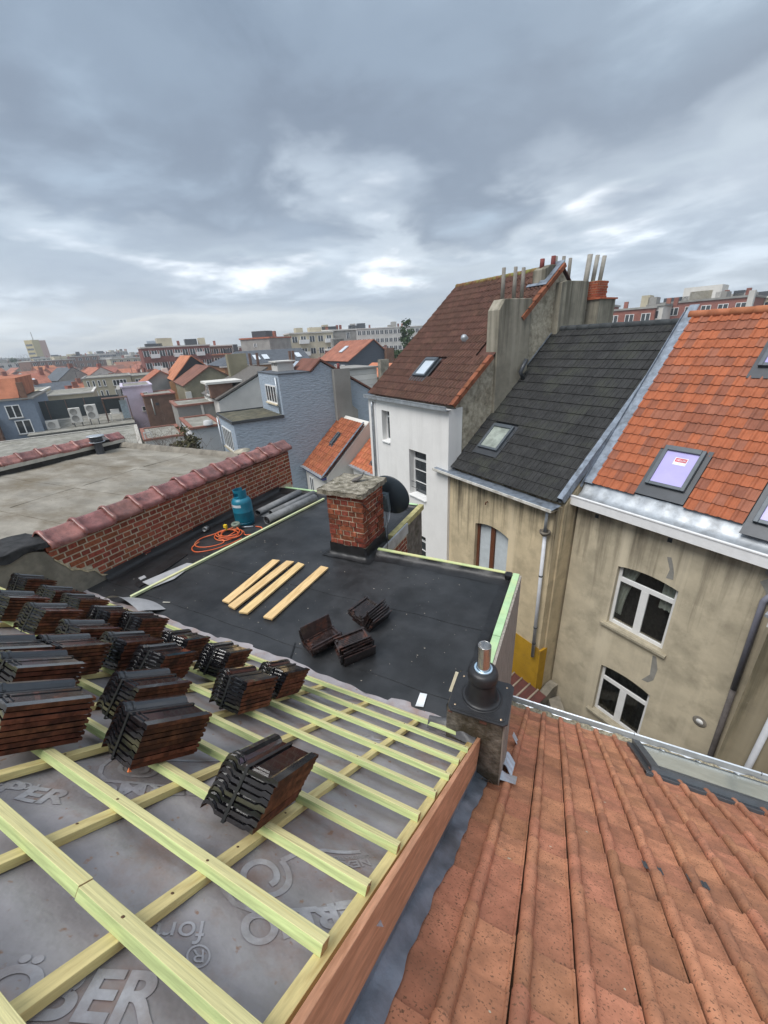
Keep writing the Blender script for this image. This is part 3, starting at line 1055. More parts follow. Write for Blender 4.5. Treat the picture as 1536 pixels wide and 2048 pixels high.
for k in range(14):
    a0 = R(-150) + R(5.6) * k; a1 = a0 + R(5.6)
    m_.face([(0.1507 * math.cos(a0), 0.1507 * math.sin(a0), 0.325), (0.1507 * math.cos(a1), 0.1507 * math.sin(a1), 0.325), (0.1507 * math.cos(a1), 0.1507 * math.sin(a1), 0.368), (0.1507 * math.cos(a0), 0.1507 * math.sin(a0), 0.368)])
lb = m_.build('paper_label', mat('label_white', (0.62, 0.68, 0.72), rough=0.5, var=0.05), gb)
m_ = MB()
for k in range(2):
    a0 = R(-133) + R(4.5) * k; a1 = a0 + R(4.5)
    m_.face([(0.1512 * math.cos(a0), 0.1512 * math.sin(a0), 0.337), (0.1512 * math.cos(a1), 0.1512 * math.sin(a1), 0.337), (0.1512 * math.cos(a1), 0.1512 * math.sin(a1), 0.356), (0.1512 * math.cos(a0), 0.1512 * math.sin(a0), 0.356)])
m_.build('label_mark', mat('label_red', (0.5, 0.05, 0.06), rough=0.5), lb)

hose = MB()
pts = []
rs = random.Random(4)
cx, cy = -4.56, 3.80
for i in range(200):
    a = i / 200 * 2 * math.pi * 5.2 + 0.6
    r = 0.145 + 0.045 * math.sin(a * 0.37 + 1.0) + 0.018 * math.sin(a * 1.7) + 0.02 * math.sin(a * 0.21)
    pts.append((cx + 1.15 * r * math.cos(a), cy + r * 0.95 * math.sin(a), ZF + 0.018 + 0.011 * (i / 40) + 0.006 * math.sin(a * 2.3)))
p_in = [(-4.40, 4.20, ZF + 0.012), (-4.28, 4.20, ZF + 0.012), (-4.20, 4.10, ZF + 0.012), (-4.22, 3.98, ZF + 0.012), (-4.32, 3.90, ZF + 0.014)]


def spline(ctrl, m=8):
    c = [Vector(p) for p in ctrl]
    c = [c[0] * 2 - c[1]] + c + [c[-1] * 2 - c[-2]]
    out = []
    for i in range(1, len(c) - 2):
        for k in range(m):
            t = k / m
            out.append(0.5 * ((2 * c[i]) + (c[i + 1] - c[i - 1]) * t + (2 * c[i - 1] - 5 * c[i] + 4 * c[i + 1] - c[i + 2]) * t * t + (3 * c[i] - c[i - 1] - 3 * c[i + 1] + c[i + 2]) * t ** 3))
    out.append(c[-2])
    return out


loop = [pts[-1], (-4.74, 3.72, ZF + 0.05), (-4.86, 3.55, ZF + 0.03), (-4.83, 3.40, ZF + 0.013), (-4.70, 3.36, ZF + 0.012), (-4.56, 3.42, ZF + 0.012), (-4.46, 3.56, ZF + 0.012), (-4.50, 3.64, ZF + 0.02), (-4.60, 3.64, ZF + 0.03)]
tail = [(-4.80, 3.46, ZF + 0.03), (-4.77, 3.30, ZF + 0.012), (-4.60, 3.24, ZF + 0.012), (-4.42, 3.40, ZF + 0.012), (-4.33, 3.62, ZF + 0.012), (-4.30, 3.80, ZF + 0.015)]
path = spline(p_in) + [Vector(p) for p in pts] + spline(loop)
hose.tube(path, 0.0085, 7)
hose.tube(spline(tail), 0.0085, 7)
hz_ = thing('gas_hose', 'coiled orange gas hose lying on the black felt by the bottle', 'hose', (0, 0, 0))
hose.build('hose', mat('orange_hose', (0.62, 0.115, 0.035), rough=0.42, var=0.18, scale=6, bump=0.05, dirt=(0.55, 0.22, 0.10), dirt_scale=3), hz_)
m_ = MB()
m_.tube([(-4.62, 3.83, ZF + 0.08), (-4.62, 3.82, ZF + 0.17)], 0.016, 8)
m_.box(-4.645, -4.595, 3.80, 3.84, ZF + 0.12, ZF + 0.175)
m_.build('torch_handle', mat('yellow_grip', (0.75, 0.52, 0.03), rough=0.45, bump=0), hz_, bevel=0.006)
m_ = MB()
m_.tube([(-4.43, 4.18, ZF + 0.015), (-4.52, 4.12, ZF + 0.018), (-4.58, 4.08, ZF + 0.02)], 0.013, 8)
m_.build('hose_coupling', ZINC, hz_)
m_ = MB()
m_.lathe([(0.0, 0.0), (0.036, 0.0), (0.036, 0.085), (0.030, 0.085), (0.026, 0.03), (0.0, 0.03)], 16)
o = m_.build('torch_burner', mat('burner_steel', (0.35, 0.35, 0.34), rough=0.4, metal=0.6), None)
o.matrix_basis = Matrix.Translation((-5.03, 3.82, ZF + 0.055)) @ Matrix.Rotation(R(82), 4, 'X') @ Matrix.Rotation(R(20), 4, 'Y')
tag(o, 'small grey metal torch burner cup lying at the foot of the brick parapet', 'burner')
m_ = MB()
m_.lathe([(0.025, 0.0), (0.062, 0.0), (0.066, 0.004), (0.066, 0.046), (0.062, 0.05), (0.025, 0.05), (0.025, 0.0)], 24)
o = m_.build('tape_roll', mat('tape', (0.16, 0.19, 0.15), rough=0.5, var=0.2, scale=40), None)
o.location = (-4.60, 4.00, ZF + 0.075); o.rotation_euler = (R(6), R(4), 0)
tag(o, 'round roll of grey-green tape between hose and gas bottle', 'tape roll')

# ---------------------------------------------------------------- rolls of felt
FELTROLL = mat('mineral_felt', (0.20, 0.205, 0.21), rough=0.9, var=0.25, scale=12, bump=0.3, bscale=120, bdist=0.002, dirt=(0.12, 0.12, 0.12), dirt_scale=6)
FELTIN = mat('felt_underside', (0.03, 0.03, 0.032), rough=0.7, var=0.2)


def felt_roll(a, b_, r, label, turns=3.2, flap=0.12, flat=0.9, r_in=0.3):
    a, b_ = Vector(a), Vector(b_)
    t = thing('felt_roll', label, 'roll', a)
    d = b_ - a; L_ = d.length; d.normalize()
    sd = d.cross(Vector((0, 0, 1))).normalized(); up = Vector((0, 0, 1))
    m_ = MB()
    n = int(turns * 26)
    prof = []
    for i in range(n + 1):
        th = i / n * turns * 2 * math.pi
        rr = r * (r_in + (1 - r_in) * i / n)
        prof.append((rr * math.cos(th - turns * 2 * math.pi - R(60)), rr * math.sin(th - turns * 2 * math.pi - R(60)) * flat))
    prof.append((prof[-1][0] + flap, -r * flat + 0.004))
    for i in range(len(prof) - 1):
        outer = i > n - 27
        p, q = prof[i], prof[i + 1]
        k = 0.0
        m_.face([sd * p[0] + up * (p[1] + r * flat), sd * q[0] + up * (q[1] + r * flat), sd * q[0] + up * (q[1] + r * flat) + d * L_, sd * p[0] + up * (p[1] + r * flat) + d * L_], 0 if outer else 1, True)
    o = m_.build('felt_sheet', [FELTROLL, FELTIN], t)
    so = o.modifiers.new('thick', 'SOLIDIFY'); so.thickness = 0.004
    return t


felt_roll((-4.27, 4.33, ZF + 0.005), (-4.11, 5.42, ZF + 0.005), 0.085, 'grey roll of mineral roofing felt lying next to the long pale lath', flap=-0.10)
felt_roll((-4.66, 4.55, ZF + 0.006), (-4.60, 5.62, ZF + 0.006), 0.075, 'crushed grey felt roll pushed against the foot of the brick parapet', turns=1.6, flap=0.16, flat=0.75, r_in=0.6)
felt_roll((-4.44, 4.62, ZF + 0.006), (-4.30, 5.66, ZF + 0.006), 0.062, 'thin dark felt roll lying between the two bigger grey rolls', turns=2.2, flap=0.05, flat=0.9, r_in=0.45)

# ---------------------------------------------------------------- lath, planks, scraps
o = MB()
o.box(-0.018, 0.018, 0, 3.42, 0, 0.030)
l_ = o.build('lath', [mat('pale_green_lath', (0.55, 0.60, 0.36), rough=0.7, var=0.12, scale=9, bump=0.15, coords='OBJ', stretch=(7, .7, 7), dirt=(0.62, 0.55, 0.30), dirt_scale=3)], None, bevel=0.002)
l_.matrix_basis = Matrix.Translation((-4.415, 2.15, ZF + 0.010)) @ Matrix.Rotation(math.atan2(-0.41, 3.40), 4, 'Z')
tag(l_, 'long pale green lath lying across the black flat roof', 'lath')
PINE = mat('sawn_pine', (0.66, 0.47, 0.235), rough=0.75, var=0.16, scale=7, bump=0.25, bscale=36, bdist=0.002, coords='OBJ', stretch=(9, 0.8, 9), rnd=0.12, dirt=(0.52, 0.33, 0.14), dirt_scale=4, dirt_lim=(0.5, 0.7), spots=(14, 0.72, (0.25, 0.13, 0.06)))
for (x0, y0, x1, y1, w, lab) in ((-3.285, 2.497, -3.362, 3.447, 0.108, 'pale pine board with a split end, first of four beside the felt laps'),
                                 (-3.150, 2.447, -3.165, 3.490, 0.110, 'pale pine board with a dark knot, second of four on the black roof'),
                                 (-2.957, 2.424, -2.992, 3.494, 0.108, 'pine board with bark stain along its edge, third of four on the black roof'),
                                 (-2.650, 2.451, -2.660, 3.532, 0.112, 'pale pine board lying apart from the other three, nearest the loose tiles')):
    L_ = math.hypot(x1 - x0, y1 - y0)
    m_ = MB()
    sk = random.uniform(-0.01, 0.01)
    m_.prism([(-w / 2, sk, 0), (w / 2, -sk, 0), (w / 2, L_ + sk, 0), (-w / 2, L_ - sk, 0)], (0, 0, 0.022))
    o = m_.build('board', PINE, None, bevel=0.002)
    o.matrix_basis = Matrix.Translation((x0, y0, ZF + 0.012)) @ Matrix.Rotation(-math.atan2(x1 - x0, y1 - y0), 4, 'Z') @ Matrix.Rotation(random.uniform(-.004, .004), 4, 'Y')
    tag(o, lab, 'board', 'sawn boards on the flat roof')
STRIP = mat('grey_sheet', (0.33, 0.33, 0.34), rough=0.6, var=0.12, scale=9, bump=0.2)


def scrap(name, label, cat, poly, z, m, th=0.004):
    s_ = MB()
    s_.prism([(x, y, z) for x, y in poly], (0, 0, th))
    tag(s_.build(name, m), label, cat)


scrap('felt_strip', 'narrow black felt offcut lying beside the pale grey sheet', 'offcut', [(-4.66, 2.36), (-4.53, 2.33), (-4.60, 2.80), (-4.66, 3.14), (-4.82, 3.12), (-4.78, 2.8)], ZF + 0.010, BITUMEN2, 0.006)
scrap('grey_sheet', 'pale grey sheet offcut half under the long lath', 'offcut', [(-4.60, 2.42), (-4.36, 2.39), (-4.28, 2.62), (-4.34, 2.98), (-4.46, 2.96)], ZF + 0.0175, STRIP)
scrap('paper_scrap', 'small crumpled white scrap near the black offcut', 'scrap', [(-4.735, 2.46), (-4.66, 2.44), (-4.65, 2.51), (-4.72, 2.53)], ZF + 0.012, STRIP, 0.012)
scrap('wood_chip', 'thin white sliver lying alone on the black felt', 'scrap', [(-3.98, 2.23), (-3.90, 2.26), (-3.90, 2.268), (-3.982, 2.24)], ZF + 0.011, mat('pale_chip', (0.6, 0.58, 0.5), rough=0.8))
scrap('membrane_scrap', 'little white membrane tab by the underlay edge', 'scrap', [(-0.86, 2.06), (-0.80, 2.075), (-0.815, 2.20), (-0.87, 2.19)], ZF + 0.012, mat('white_tab', (0.62, 0.64, 0.66), rough=0.6))
m_ = MB()
m_.grid(lambda u, v: Vector((-4.55 + 0.62 * u + 0.1 * v, 1.93 + 0.22 * v + 0.05 * math.sin(u * 3), 9.50 + 0.07 * math.sin(math.pi * u) * (1 - v) - 0.085 * v + 0.02 * math.sin(u * 7 + v * 3) * (1 - v))), 14, 8)
tag(m_.build('folded_sheet', STRIP), 'folded grey sheet sticking up at the foot of the roof by the rendered wall', 'sheet')

# ---------------------------------------------------------------- loose verge tiles
GLAZEB = mat('dark_brown_glaze', (0.024, 0.016, 0.015), rough=0.18, var=0.4, scale=22, bump=0.12, bscale=50, bdist=0.002, rnd=0.3, spec=0.5, dirt=(0.10, 0.035, 0.02), dirt_scale=9, dirt_lim=(0.55, 0.72))
vt = MB()
W_, L_, T_ = 0.20, 0.30, 0.014
vt.box(-W_ / 2, W_ / 2, -L_ / 2, L_ / 2, 0, T_)
vt.box(-W_ / 2 + 0.02, -W_ / 2 + 0.032, -L_ / 2, L_ / 2, T_, T_ + 0.016)
vt.box(W_ / 2 - 0.030, W_ / 2 - 0.016, -L_ / 2, L_ / 2, T_, T_ + 0.02)
vt.box(-W_ / 2, W_ / 2, L_ / 2 - 0.022, L_ / 2 - 0.008, T_, T_ + 0.016)
vt.box(-0.06, -0.035, -L_ / 2 + 0.01, -L_ / 2 + 0.03, T_, T_ + 0.022)
vt.box(0.03, 0.055, -L_ / 2 + 0.01, -L_ / 2 + 0.03, T_, T_ + 0.022)
for k in range(6):
    vt.box(-0.05 + k * 0.018, -0.044 + k * 0.018, -L_ / 2 + 0.05, L_ / 2 - 0.05, T_, T_ + 0.004)
vt.par((-W_ / 2 - 0.004, -L_ / 2, 0.0), (0.012, 0, 0), (0, L_ * 0.98, 0), (-0.026, 0, 0.140))
verge_me = vt.mesh('verge_tile', [GLAZEB])
for (x, y, rz_, tx, ty, n, flip, dx, dz, lab) in (
        (-1.86, 2.33, -28, 3, -7, 5, 1, 0.014, 0.020, 'loose stack of brown verge tiles with one flange standing up, nearest the boards'),
        (-1.61, 2.41, -38, 4, 9, 5, -1, 0.014, 0.020, 'loose stack of brown verge tiles leaning on its neighbour, middle of the three'),
        (-1.72, 2.84, -12, -6, 15, 6, -1, 0.018, 0.018, 'loose stack of brown verge tiles tipped on edge, farthest of the three heaps')):
    e = thing('verge_tile_stack', lab, 'tile stack', (x, y, ZF + 0.012), 0, 'loose verge tiles on the flat roof')
    for k in range(n):
        o = link('verge_tile', verge_me, e)
        o.matrix_basis = (Matrix.Rotation(R(rz_), 4, 'Z') @ Matrix.Rotation(R(ty), 4, 'Y') @ Matrix.Rotation(R(tx), 4, 'X')
                          @ Matrix.Translation((flip * dx * k - (0.02 * flip * n / 2), random.uniform(-.02, .02), (n - 1 - k) * dz if False else k * dz + 0.02))
                          @ Matrix.Rotation(random.uniform(-.07, .07), 4, 'Z') @ Matrix.Scale(flip, 4, (1, 0, 0)))

# ---------------------------------------------------------------- concrete pier with flue terminal
pier = thing('concrete_pier', 'weathered concrete pier at the foot of the verge board, under the black flue collar', 'pier', (-0.38, 2.06, 8.7))
m_ = MB()
rng = np.random.RandomState(9)


def pier_side(a, b_):
    a, b_ = Vector(a), Vector(b_)
    m_.grid(lambda u, v: a + (b_ - a) * u + Vector((0.004 * math.sin(u * 9 + v * 7), 0.004 * math.sin(u * 6 + v * 11), 1.02 * v + (0.012 * math.sin(u * 14) if v > .99 else 0))), 10, 16, smooth=True)


c4 = [(-0.185, -0.155, 0), (0.185, -0.155, 0), (0.185, 0.175, 0), (-0.185, 0.175, 0)]
for i in range(4):
    pier_side(c4[i], c4[(i + 1) % 4])
m_.face([(x, y, 1.02) for x, y, _ in c4])
m_.build('pier_shaft', mat('pier_concrete', (0.17, 0.15, 0.125), rough=0.95, var=0.4, scale=12, bump=0.8, bscale=50, bdist=0.01, dirt=(0.055, 0.045, 0.03), dirt_scale=5, dirt_lim=(0.42, 0.62), spots=(22, 0.70, (0.26, 0.22, 0.17))), pier)
m_ = MB()
m_.box(0.186, 0.196, -0.15, 0.175, 0.1, 1.0)
m_.build('pier_render', GREYWOOD, pier)
for (x, y, z, s) in ((-0.16, -0.162, 0.98, 0.018), (0.06, -0.16, 0.975, 0.024)):
    m_ = MB()
    m_.box(x - s, x + s, y, y + 0.02, z - s * 0.5, z + s * 0.5)
    m_.build('broken_brick', mat('dull_brick_bit', (0.13, 0.06, 0.045), rough=0.9, var=0.3), pier, bevel=0.006)
flue = thing('flue_terminal', 'black plastic flue collar with short stainless pipe on the concrete pier', 'flue', (-0.366, 2.05, 9.728), R(2))
m_ = MB()
oc = [(-0.195, -0.15), (-0.17, -0.18), (0.17, -0.18), (0.195, -0.155), (0.195, 0.155), (0.17, 0.18), (-0.17, 0.18), (-0.195, 0.155)]
m_.prism([(x, y, 0) for x, y in oc], (0, 0, 0.012))
m_.prism([(x * 0.90, y * 0.90, 0.012) for x, y in oc], (0, 0, 0.004))
m_.prism([(x * 0.84, y * 0.84, 0.016) for x, y in oc], (0, 0, 0.002))
m_.build('base_plate', BLACKPLASTIC, flue, bevel=0.003)
m_ = MB()
m_.lathe([(0.1380, 0.016), (0.1380, 0.021), (0.1306, 0.023), (0.1288, 0.019), (0.1178, 0.020), (0.1095, 0.026), (0.1021, 0.045), (0.0957, 0.08), (0.0911, 0.12), (0.0892, 0.165), (0.0892, 0.172), (0.0957, 0.179), (0.0994, 0.196), (0.0984, 0.226), (0.0920, 0.248), (0.0773, 0.260), (0.0506, 0.263), (0.0276, 0.263)], 48)
m_.build('rubber_boot', BLACKPLASTIC, flue)
m_ = MB()
m_.lathe([(0.058, 0.263), (0.060, 0.272), (0.053, 0.277), (0.046, 0.274), (0.0435, 0.268)], 32)
m_.build('clamp_ring', mat('galvanised_ring', (0.50, 0.66, 0.80), rough=0.3, metal=0.6, bump=0), flue)
m_ = MB()
m_.lathe([(0.042, 0.10), (0.042, 0.455), (0.0405, 0.457), (0.039, 0.455), (0.039, 0.12), (0.0, 0.12)], 36)
m_.build('steel_pipe', STEEL, flue)
m_ = MB()
m_.lathe([(0.0, 0.005), (0.006, 0.004), (0.009, 0.0)], 10)
sm_ = m_.mesh('screw', mat('screw_brass', (0.45, 0.33, 0.22), rough=0.35, metal=0.8, bump=0))
for x, y in ((-0.15, -0.13), (0.15, -0.14), (0.15, 0.13), (-0.15, 0.13)):
    link('screw', sm_, flue, Matrix.Translation((x, y, 0.016)))
# splinter and lead dressings around the pier
m_ = MB()
m_.par((-0.62, 2.13, 9.60), (0.022, 0.0, 0), (0, 0.008, 0), (0.03, 0.06, 0.14))
tag(m_.build('timber_splinter', mat('pale_splinter', (0.66, 0.60, 0.45), rough=0.8)), 'pale upright wood splinter beside the flue plate', 'splinter')
m_ = MB()
m_.grid(lambda u, v: Vector((-0.70 + 0.34 * u, 1.88 + 0.10 * v + 0.03 * math.sin(u * 5), 9.46 + 0.06 * math.sin(math.pi * v) * (1 - u * 0.4) + 0.03 * u + 0.012 * math.sin(u * 9 + v * 4))), 16, 8)
tag(m_.build('membrane_fold', mat('dark_membrane_fold', (0.09, 0.09, 0.095), rough=0.5, var=0.2, scale=12, bump=0.3)), 'dark folded membrane bunched against the concrete pier', 'membrane')

# grit, chips and scuffs trodden over the felt
m_ = MB()
rq = random.Random(31)
for k in range(260):
    x, y = rq.uniform(-5.0, -0.6), rq.uniform(2.1, 4.0) if rq.random() < 0.8 else rq.uniform(4.0, 5.6)
    if x > -2.9 and y > 3.85:
        continue
    s_ = rq.choice((0.003, 0.004, 0.005, 0.008))
    z = flat_z(x, y) + 0.004
    a0 = rq.uniform(0, 6)
    m_.idx([(x + s_ * rq.uniform(.6, 1.8) * math.cos(a0 + a), y + s_ * math.sin(a0 + a), z) for a in (0, 2, 4)] + [(x, y, z + s_ * 0.7)], [(0, 1, 3), (1, 2, 3), (2, 0, 3)])
tag(m_.build('grit', mat('pale_grit', (0.34, 0.31, 0.27), rough=0.9, var=0.4, scale=8)), 'pale grit and wood chips scattered over the black felt', 'grit', kind='stuff')
# ================================================================ brick parapet on the left with saddle coping tiles
COPE = mat('glazed_coping', (0.25, 0.105, 0.092), rough=0.30, var=0.3, scale=9, bump=0.08, bscale=20, bdist=0.004, rnd=0.22, spec=0.5, rvar=0.12, dirt=(0.13, 0.06, 0.055), dirt_scale=8, dirt_lim=(0.5, 0.7))


def coping_mesh():
    m_ = MB()
    half = [(0.205, -0.085), (0.200, -0.050), (0.165, -0.030), (0.115, -0.005), (0.07, 0.035), (0.035, 0.062), (0.0, 0.070)]
    pr = [(-x, z) for x, z in half[:-1]] + half[::-1]
    Lc = 0.385

    def ring(y, k, dz):
        return [(x * k, y, z + dz) for x, z in pr]
    # collar at the near end, body tapering slightly
    rings = [ring(0, 1.09, 0.016), ring(0.022, 1.12, 0.024), ring(0.050, 1.09, 0.014), ring(0.058, 1.0, 0.0), ring(Lc * 0.6, 0.98, -0.006), ring(Lc, 0.97, 0.0)]
    n = len(pr)
    vs_ = [q for r_ in rings for q in r_]
    m_.idx(vs_, [(i * n + k, i * n + k + 1, (i + 1) * n + k + 1, (i + 1) * n + k) for i in range(len(rings) - 1) for k in range(n - 1)], 0, True)
    low = [(x, y, z - 0.018) for x, y, z in rings[0]]
    m_.idx(rings[0] + low, [(k, k + 1, n + k + 1, n + k) for k in range(n - 1)])
    for s_ in (0, n - 1):
        e = [r_[s_] for r_ in rings]
        d = [(x, y, z - 0.02) for x, y, z in e]
        m_.idx(e + d, [(k, k + 1, len(e) + k + 1, len(e) + k) for k in range(len(e) - 1)])
    return m_.mesh('coping_tile', COPE)


cope_me = coping_mesh()
par = thing('brick_parapet', 'red brick parapet wall with glazed saddle coping tiles along the black flat roof', 'wall', (-5.15, 1.85, 9.3))
m_ = MB()
m_.box(-0.30, -0.001, 0.02, 4.26, -0.2, 0.76)
core = m_.build('mortar', MORTAR, par)
stp = brick_mesh(0.191, 0.05, 0.054, BRICK)
hdp = brick_mesh(0.0875, 0.05, 0.054, BRICK)


def rendered(x, z):           # lower near corner is covered by render
    yy = 1.85 + x
    zz = 9.3 + z
    return zz < 9.46 or zz < 9.46 + (2.32 - yy) * 0.95 - 0.02 + 0.03 * math.sin(yy * 21)


bricks(par, (0.0, 0.0, 0), (0, 1, 0), (1, 0, 0), 4.26, 0.09, 10, 0.0695, (stp, hdp), skip=rendered)
end = bricks(par, (-0.0, 4.26, 0), (-1, 0, 0), (0, 1, 0), 0.30, 0.09, 10, 0.0695, (stp, hdp))
for k in range(12):
    y = 0.03 + k * 0.358
    link('coping_tile', cope_me, par, Matrix.Translation((-0.15 + random.uniform(-.006, .006), y, 0.850 + 0.012 * min(k, 6) + random.uniform(-.004, .004))) @ Matrix.Rotation(random.uniform(-.015, .015), 4, 'Z') @ Matrix.Rotation(random.uniform(-.012, .012), 4, 'X'))
# bedding mortar under the copings
m_ = MB()
m_.grid(lambda u, v: Vector((-0.30 + 0.31 * v, 0.02 + u * 4.24, 0.762 + 0.04 * math.sin(math.pi * v) + 0.004 * math.sin(u * 60))), 60, 4)
m_.build('mortar_bed', MORTAR, par)
# rendered lower wall with ragged upper edge
REND = mat('grey_cement_render', (0.235, 0.215, 0.175), rough=0.95, var=0.22, scale=7, bump=0.5, bscale=26, bdist=0.008, dirt=(0.14, 0.13, 0.105), dirt_scale=3, dirt_lim=(0.48, 0.7))
m_ = MB()
edge = [(-1.6, 1.72), (-0.39, 0.845), (-0.12, 0.79), (-0.02, 0.74), (0.03, 0.63), (0.10, 0.53), (0.14, 0.44), (0.22, 0.40), (0.30, 0.32), (0.36, 0.31), (0.42, 0.20), (0.50, 0.155), (0.56, 0.10)]
poly = [(0.012, y, z + 0.0) for y, z in edge] + [(0.012, 0.56, -0.2), (0.012, -1.6, -0.2)]
m_.prism(poly, (-0.31, 0, 0))
m_.build('cement_render', REND, par)
m_ = MB()           # pale broken mortar line along the ragged edge
for (a, b_) in zip(edge[4:-1], edge[5:]):
    for k in range(3):
        f0, f1 = k / 3, (k + 1) / 3
        y0, z0 = a[0] + (b_[0] - a[0]) * f0, a[1] + (b_[1] - a[1]) * f0
        y1, z1 = a[0] + (b_[0] - a[0]) * f1, a[1] + (b_[1] - a[1]) * f1
        w = 0.018 + 0.014 * random.random()
        m_.par((0.013, y0, z0 - w), (0.008 + 0.004 * random.random(), 0, 0), (0, y1 - y0, z1 - z0), (0, 0, w))
m_.build('broken_render_edge', mat('pale_old_mortar', (0.50, 0.42, 0.28), rough=0.95, var=0.3, scale=30, bump=0.6), par)
# black felt dressed over the step in the wall
m_ = MB()


def step_felt(u, v):
    # u along wall (near -> far), v across top and down the face
    y = -1.6 + u * 1.68
    zt = 0.86 + max(0.0, (-0.36 - y)) * 0.72 + 0.015 * math.sin(u * 17)
    prof = [(-0.55, -0.02), (-0.30, 0.01), (-0.05, 0.02), (0.028, 0.005), (0.034, -0.05), (0.036, -0.10 - 0.02 * math.sin(u * 14))]
    i = min(int(v * 5), 4); f = v * 5 - i
    p = [prof[i][q] + (prof[i + 1][q] - prof[i][q]) * f for q in (0, 1)]
    sh = 1.0 - 0.6 * max(0, u - 0.8) / 0.2
    return Vector((p[0] + 0.006 * math.sin(u * 31 + v * 9), y, zt + p[1] * sh + 0.008 * math.sin(u * 23 + v * 13)))


m_.grid(step_felt, 40, 20)
m_.build('felt_dressing', mat('old_black_felt', (0.035, 0.035, 0.036), rough=0.75, var=0.4, scale=10, bump=0.5, bscale=18, bdist=0.01), par)

# ---------------------------------------------------------------- neighbour's flat roof on the left
nb = thing('neighbour_flat_roof', 'weathered beige-grey felt flat roof behind the brick parapet', 'building', (0, 0, 0))
m_ = MB()
m_.box(-10.35, -5.46, -3.0, 5.95, 0, 9.88)
m_.build('wall', CONC, nb)
m_ = MB()


def oldroof(u, v):
    x = -10.25 + u * 4.80; y = 0.9 + v * 5.08
    return Vector((x, y, 9.9 + 0.012 * math.sin(1.1 * x + 0.7) * math.sin(0.9 * y) + 0.005 * math.sin(3 * x + 4 * y)))


m_.grid(oldroof, 50, 50)
m_.build('roofing_felt', OLDFELT, nb)
for (a, b_) in (((-10.2, 4.55), (-5.5, 4.75)), ((-10.2, 3.45), (-5.5, 3.62)), ((-10.2, 2.4), (-5.5, 2.55)), ((-7.9, 1.0), (-7.7, 5.9))):
    m_ = MB()
    n = 40
    a, b_ = Vector((*a, 0)), Vector((*b_, 0))
    d = (b_ - a).normalized(); pn = Vector((-d.y, d.x, 0))
    for i in range(n):
        p = a + (b_ - a) * (i / n); q = a + (b_ - a) * ((i + 1) / n)
        zf = lambda w: 9.9 + 0.012 * math.sin(1.1 * w.x + 0.7) * math.sin(0.9 * w.y) + 0.005 * math.sin(3 * w.x + 4 * w.y) + 0.006 + 0.003 * math.sin(7 * w.x + 5 * w.y)
        p2, q2 = p + pn * 0.13, q + pn * 0.13
        m_.face([(p.x, p.y, zf(p)), (q.x, q.y, zf(q)), (q2.x, q2.y, zf(q2)), (p2.x, p2.y, zf(p2))])
        m_.face([(p.x, p.y, zf(p) - 0.012), (q.x, q.y, zf(q) - 0.012), (q.x, q.y, zf(q)), (p.x, p.y, zf(p))])
    m_.build('felt_lap', OLDFELT, nb)
m_ = MB()
m_.grid(lambda u, v: Vector((-10.2 + 4.75 * u, 5.86 + 0.12 * v, 9.905 + 0.10 * math.sin(v * math.pi / 2) + 0.004 * math.sin(u * 40))), 40, 4)
m_.box(-10.2, -5.45, 5.981, 6.0, 9.5, 10.0)
m_.build('edge_kerb', mat('grey_kerb_felt', (0.20, 0.18, 0.15), rough=0.95, var=0.25, scale=6), nb)
m_ = MB()
m_.lathe([(0.0, 0.0), (0.16, 0.0), (0.165, 0.012), (0.05, 0.02), (0.05, 0.03), (0.0, 0.03)], 16)
pz = m_.build('lid', mat('beige_lid', (0.42, 0.38, 0.30), rough=0.8), None)
pz.matrix_basis = Matrix.Translation((-6.05, 5.80, 10.10)) @ Matrix.Rotation(R(6), 4, 'X')
leg = MB()
for k in range(3):
    leg.tube([(0.09 * math.cos(k * 2.1), 0.09 * math.sin(k * 2.1), 0.0), (0.09 * math.cos(k * 2.1), 0.09 * math.sin(k * 2.1), -0.17)], 0.008, 6)
leg.build('post', DARKMETAL, pz)
tag(pz, 'small beige lidded vent on thin posts just behind the parapet coping', 'vent')

fp = thing('far_parapet', 'low parapet with glazed reddish coping tiles on the far side of the beige roof', 'wall', (-10.55, 1.0, 9.5))
m_ = MB()
m_.box(0.0, 0.34, 0, 5.05, -0.6, 0.57)
m_.build('wall_core', mat('dark_felted_wall', (0.045, 0.043, 0.04), rough=0.9, var=0.3), fp)
m_ = MB()
m_.box(0.342, 0.375, 0.0, 5.04, 0.50, 0.575)
m_.build('white_fascia', mat('offwhite_fascia', (0.50, 0.48, 0.42), rough=0.8, var=0.12), fp)
for k in range(14):
    if k == 12:
        continue
    y = 0.02 + k * 0.358
    link('coping_tile', cope_me, fp, Matrix.Translation((0.17, y, 0.665 + random.uniform(-.004, .004))) @ Matrix.Rotation(random.uniform(-.02, .02), 4, 'Z'))
m_ = MB()
m_.grid(lambda u, v: Vector((-0.05 + 0.46 * u, 4.30 + 0.36 * v, 0.64 + 0.07 * math.sin(math.pi * u) + 0.01 * math.sin(v * 9))), 10, 6)
m_.build('lead_patch', mat('dark_lead', (0.09, 0.085, 0.085), rough=0.6, var=0.3), fp)
m_ = thing('roof_vent', 'dark grey vent pipe with flat round cap at the end of the beige roof', 'roof vent', (-10.05, 5.33, 9.89))
q = MB(); q.lathe([(0.095, 0), (0.085, 0.05), (0.085, 0.27)], 20); q.build('vent_pipe', DARKMETAL, m_)
q = MB(); q.lathe([(0.10, 0.27), (0.13, 0.28), (0.13, 0.40), (0.0, 0.405)], 24); q.build('vent_head', DARKMETAL, m_)
q = MB(); q.lathe([(0.0, 0.435), (0.17, 0.425), (0.185, 0.41), (0.17, 0.40), (0.0, 0.402)], 28); q.lathe([(0.10, 0.265), (0.165, 0.275), (0.16, 0.285), (0.1, 0.283)], 24); q.build('vent_cap', ZINC, m_)

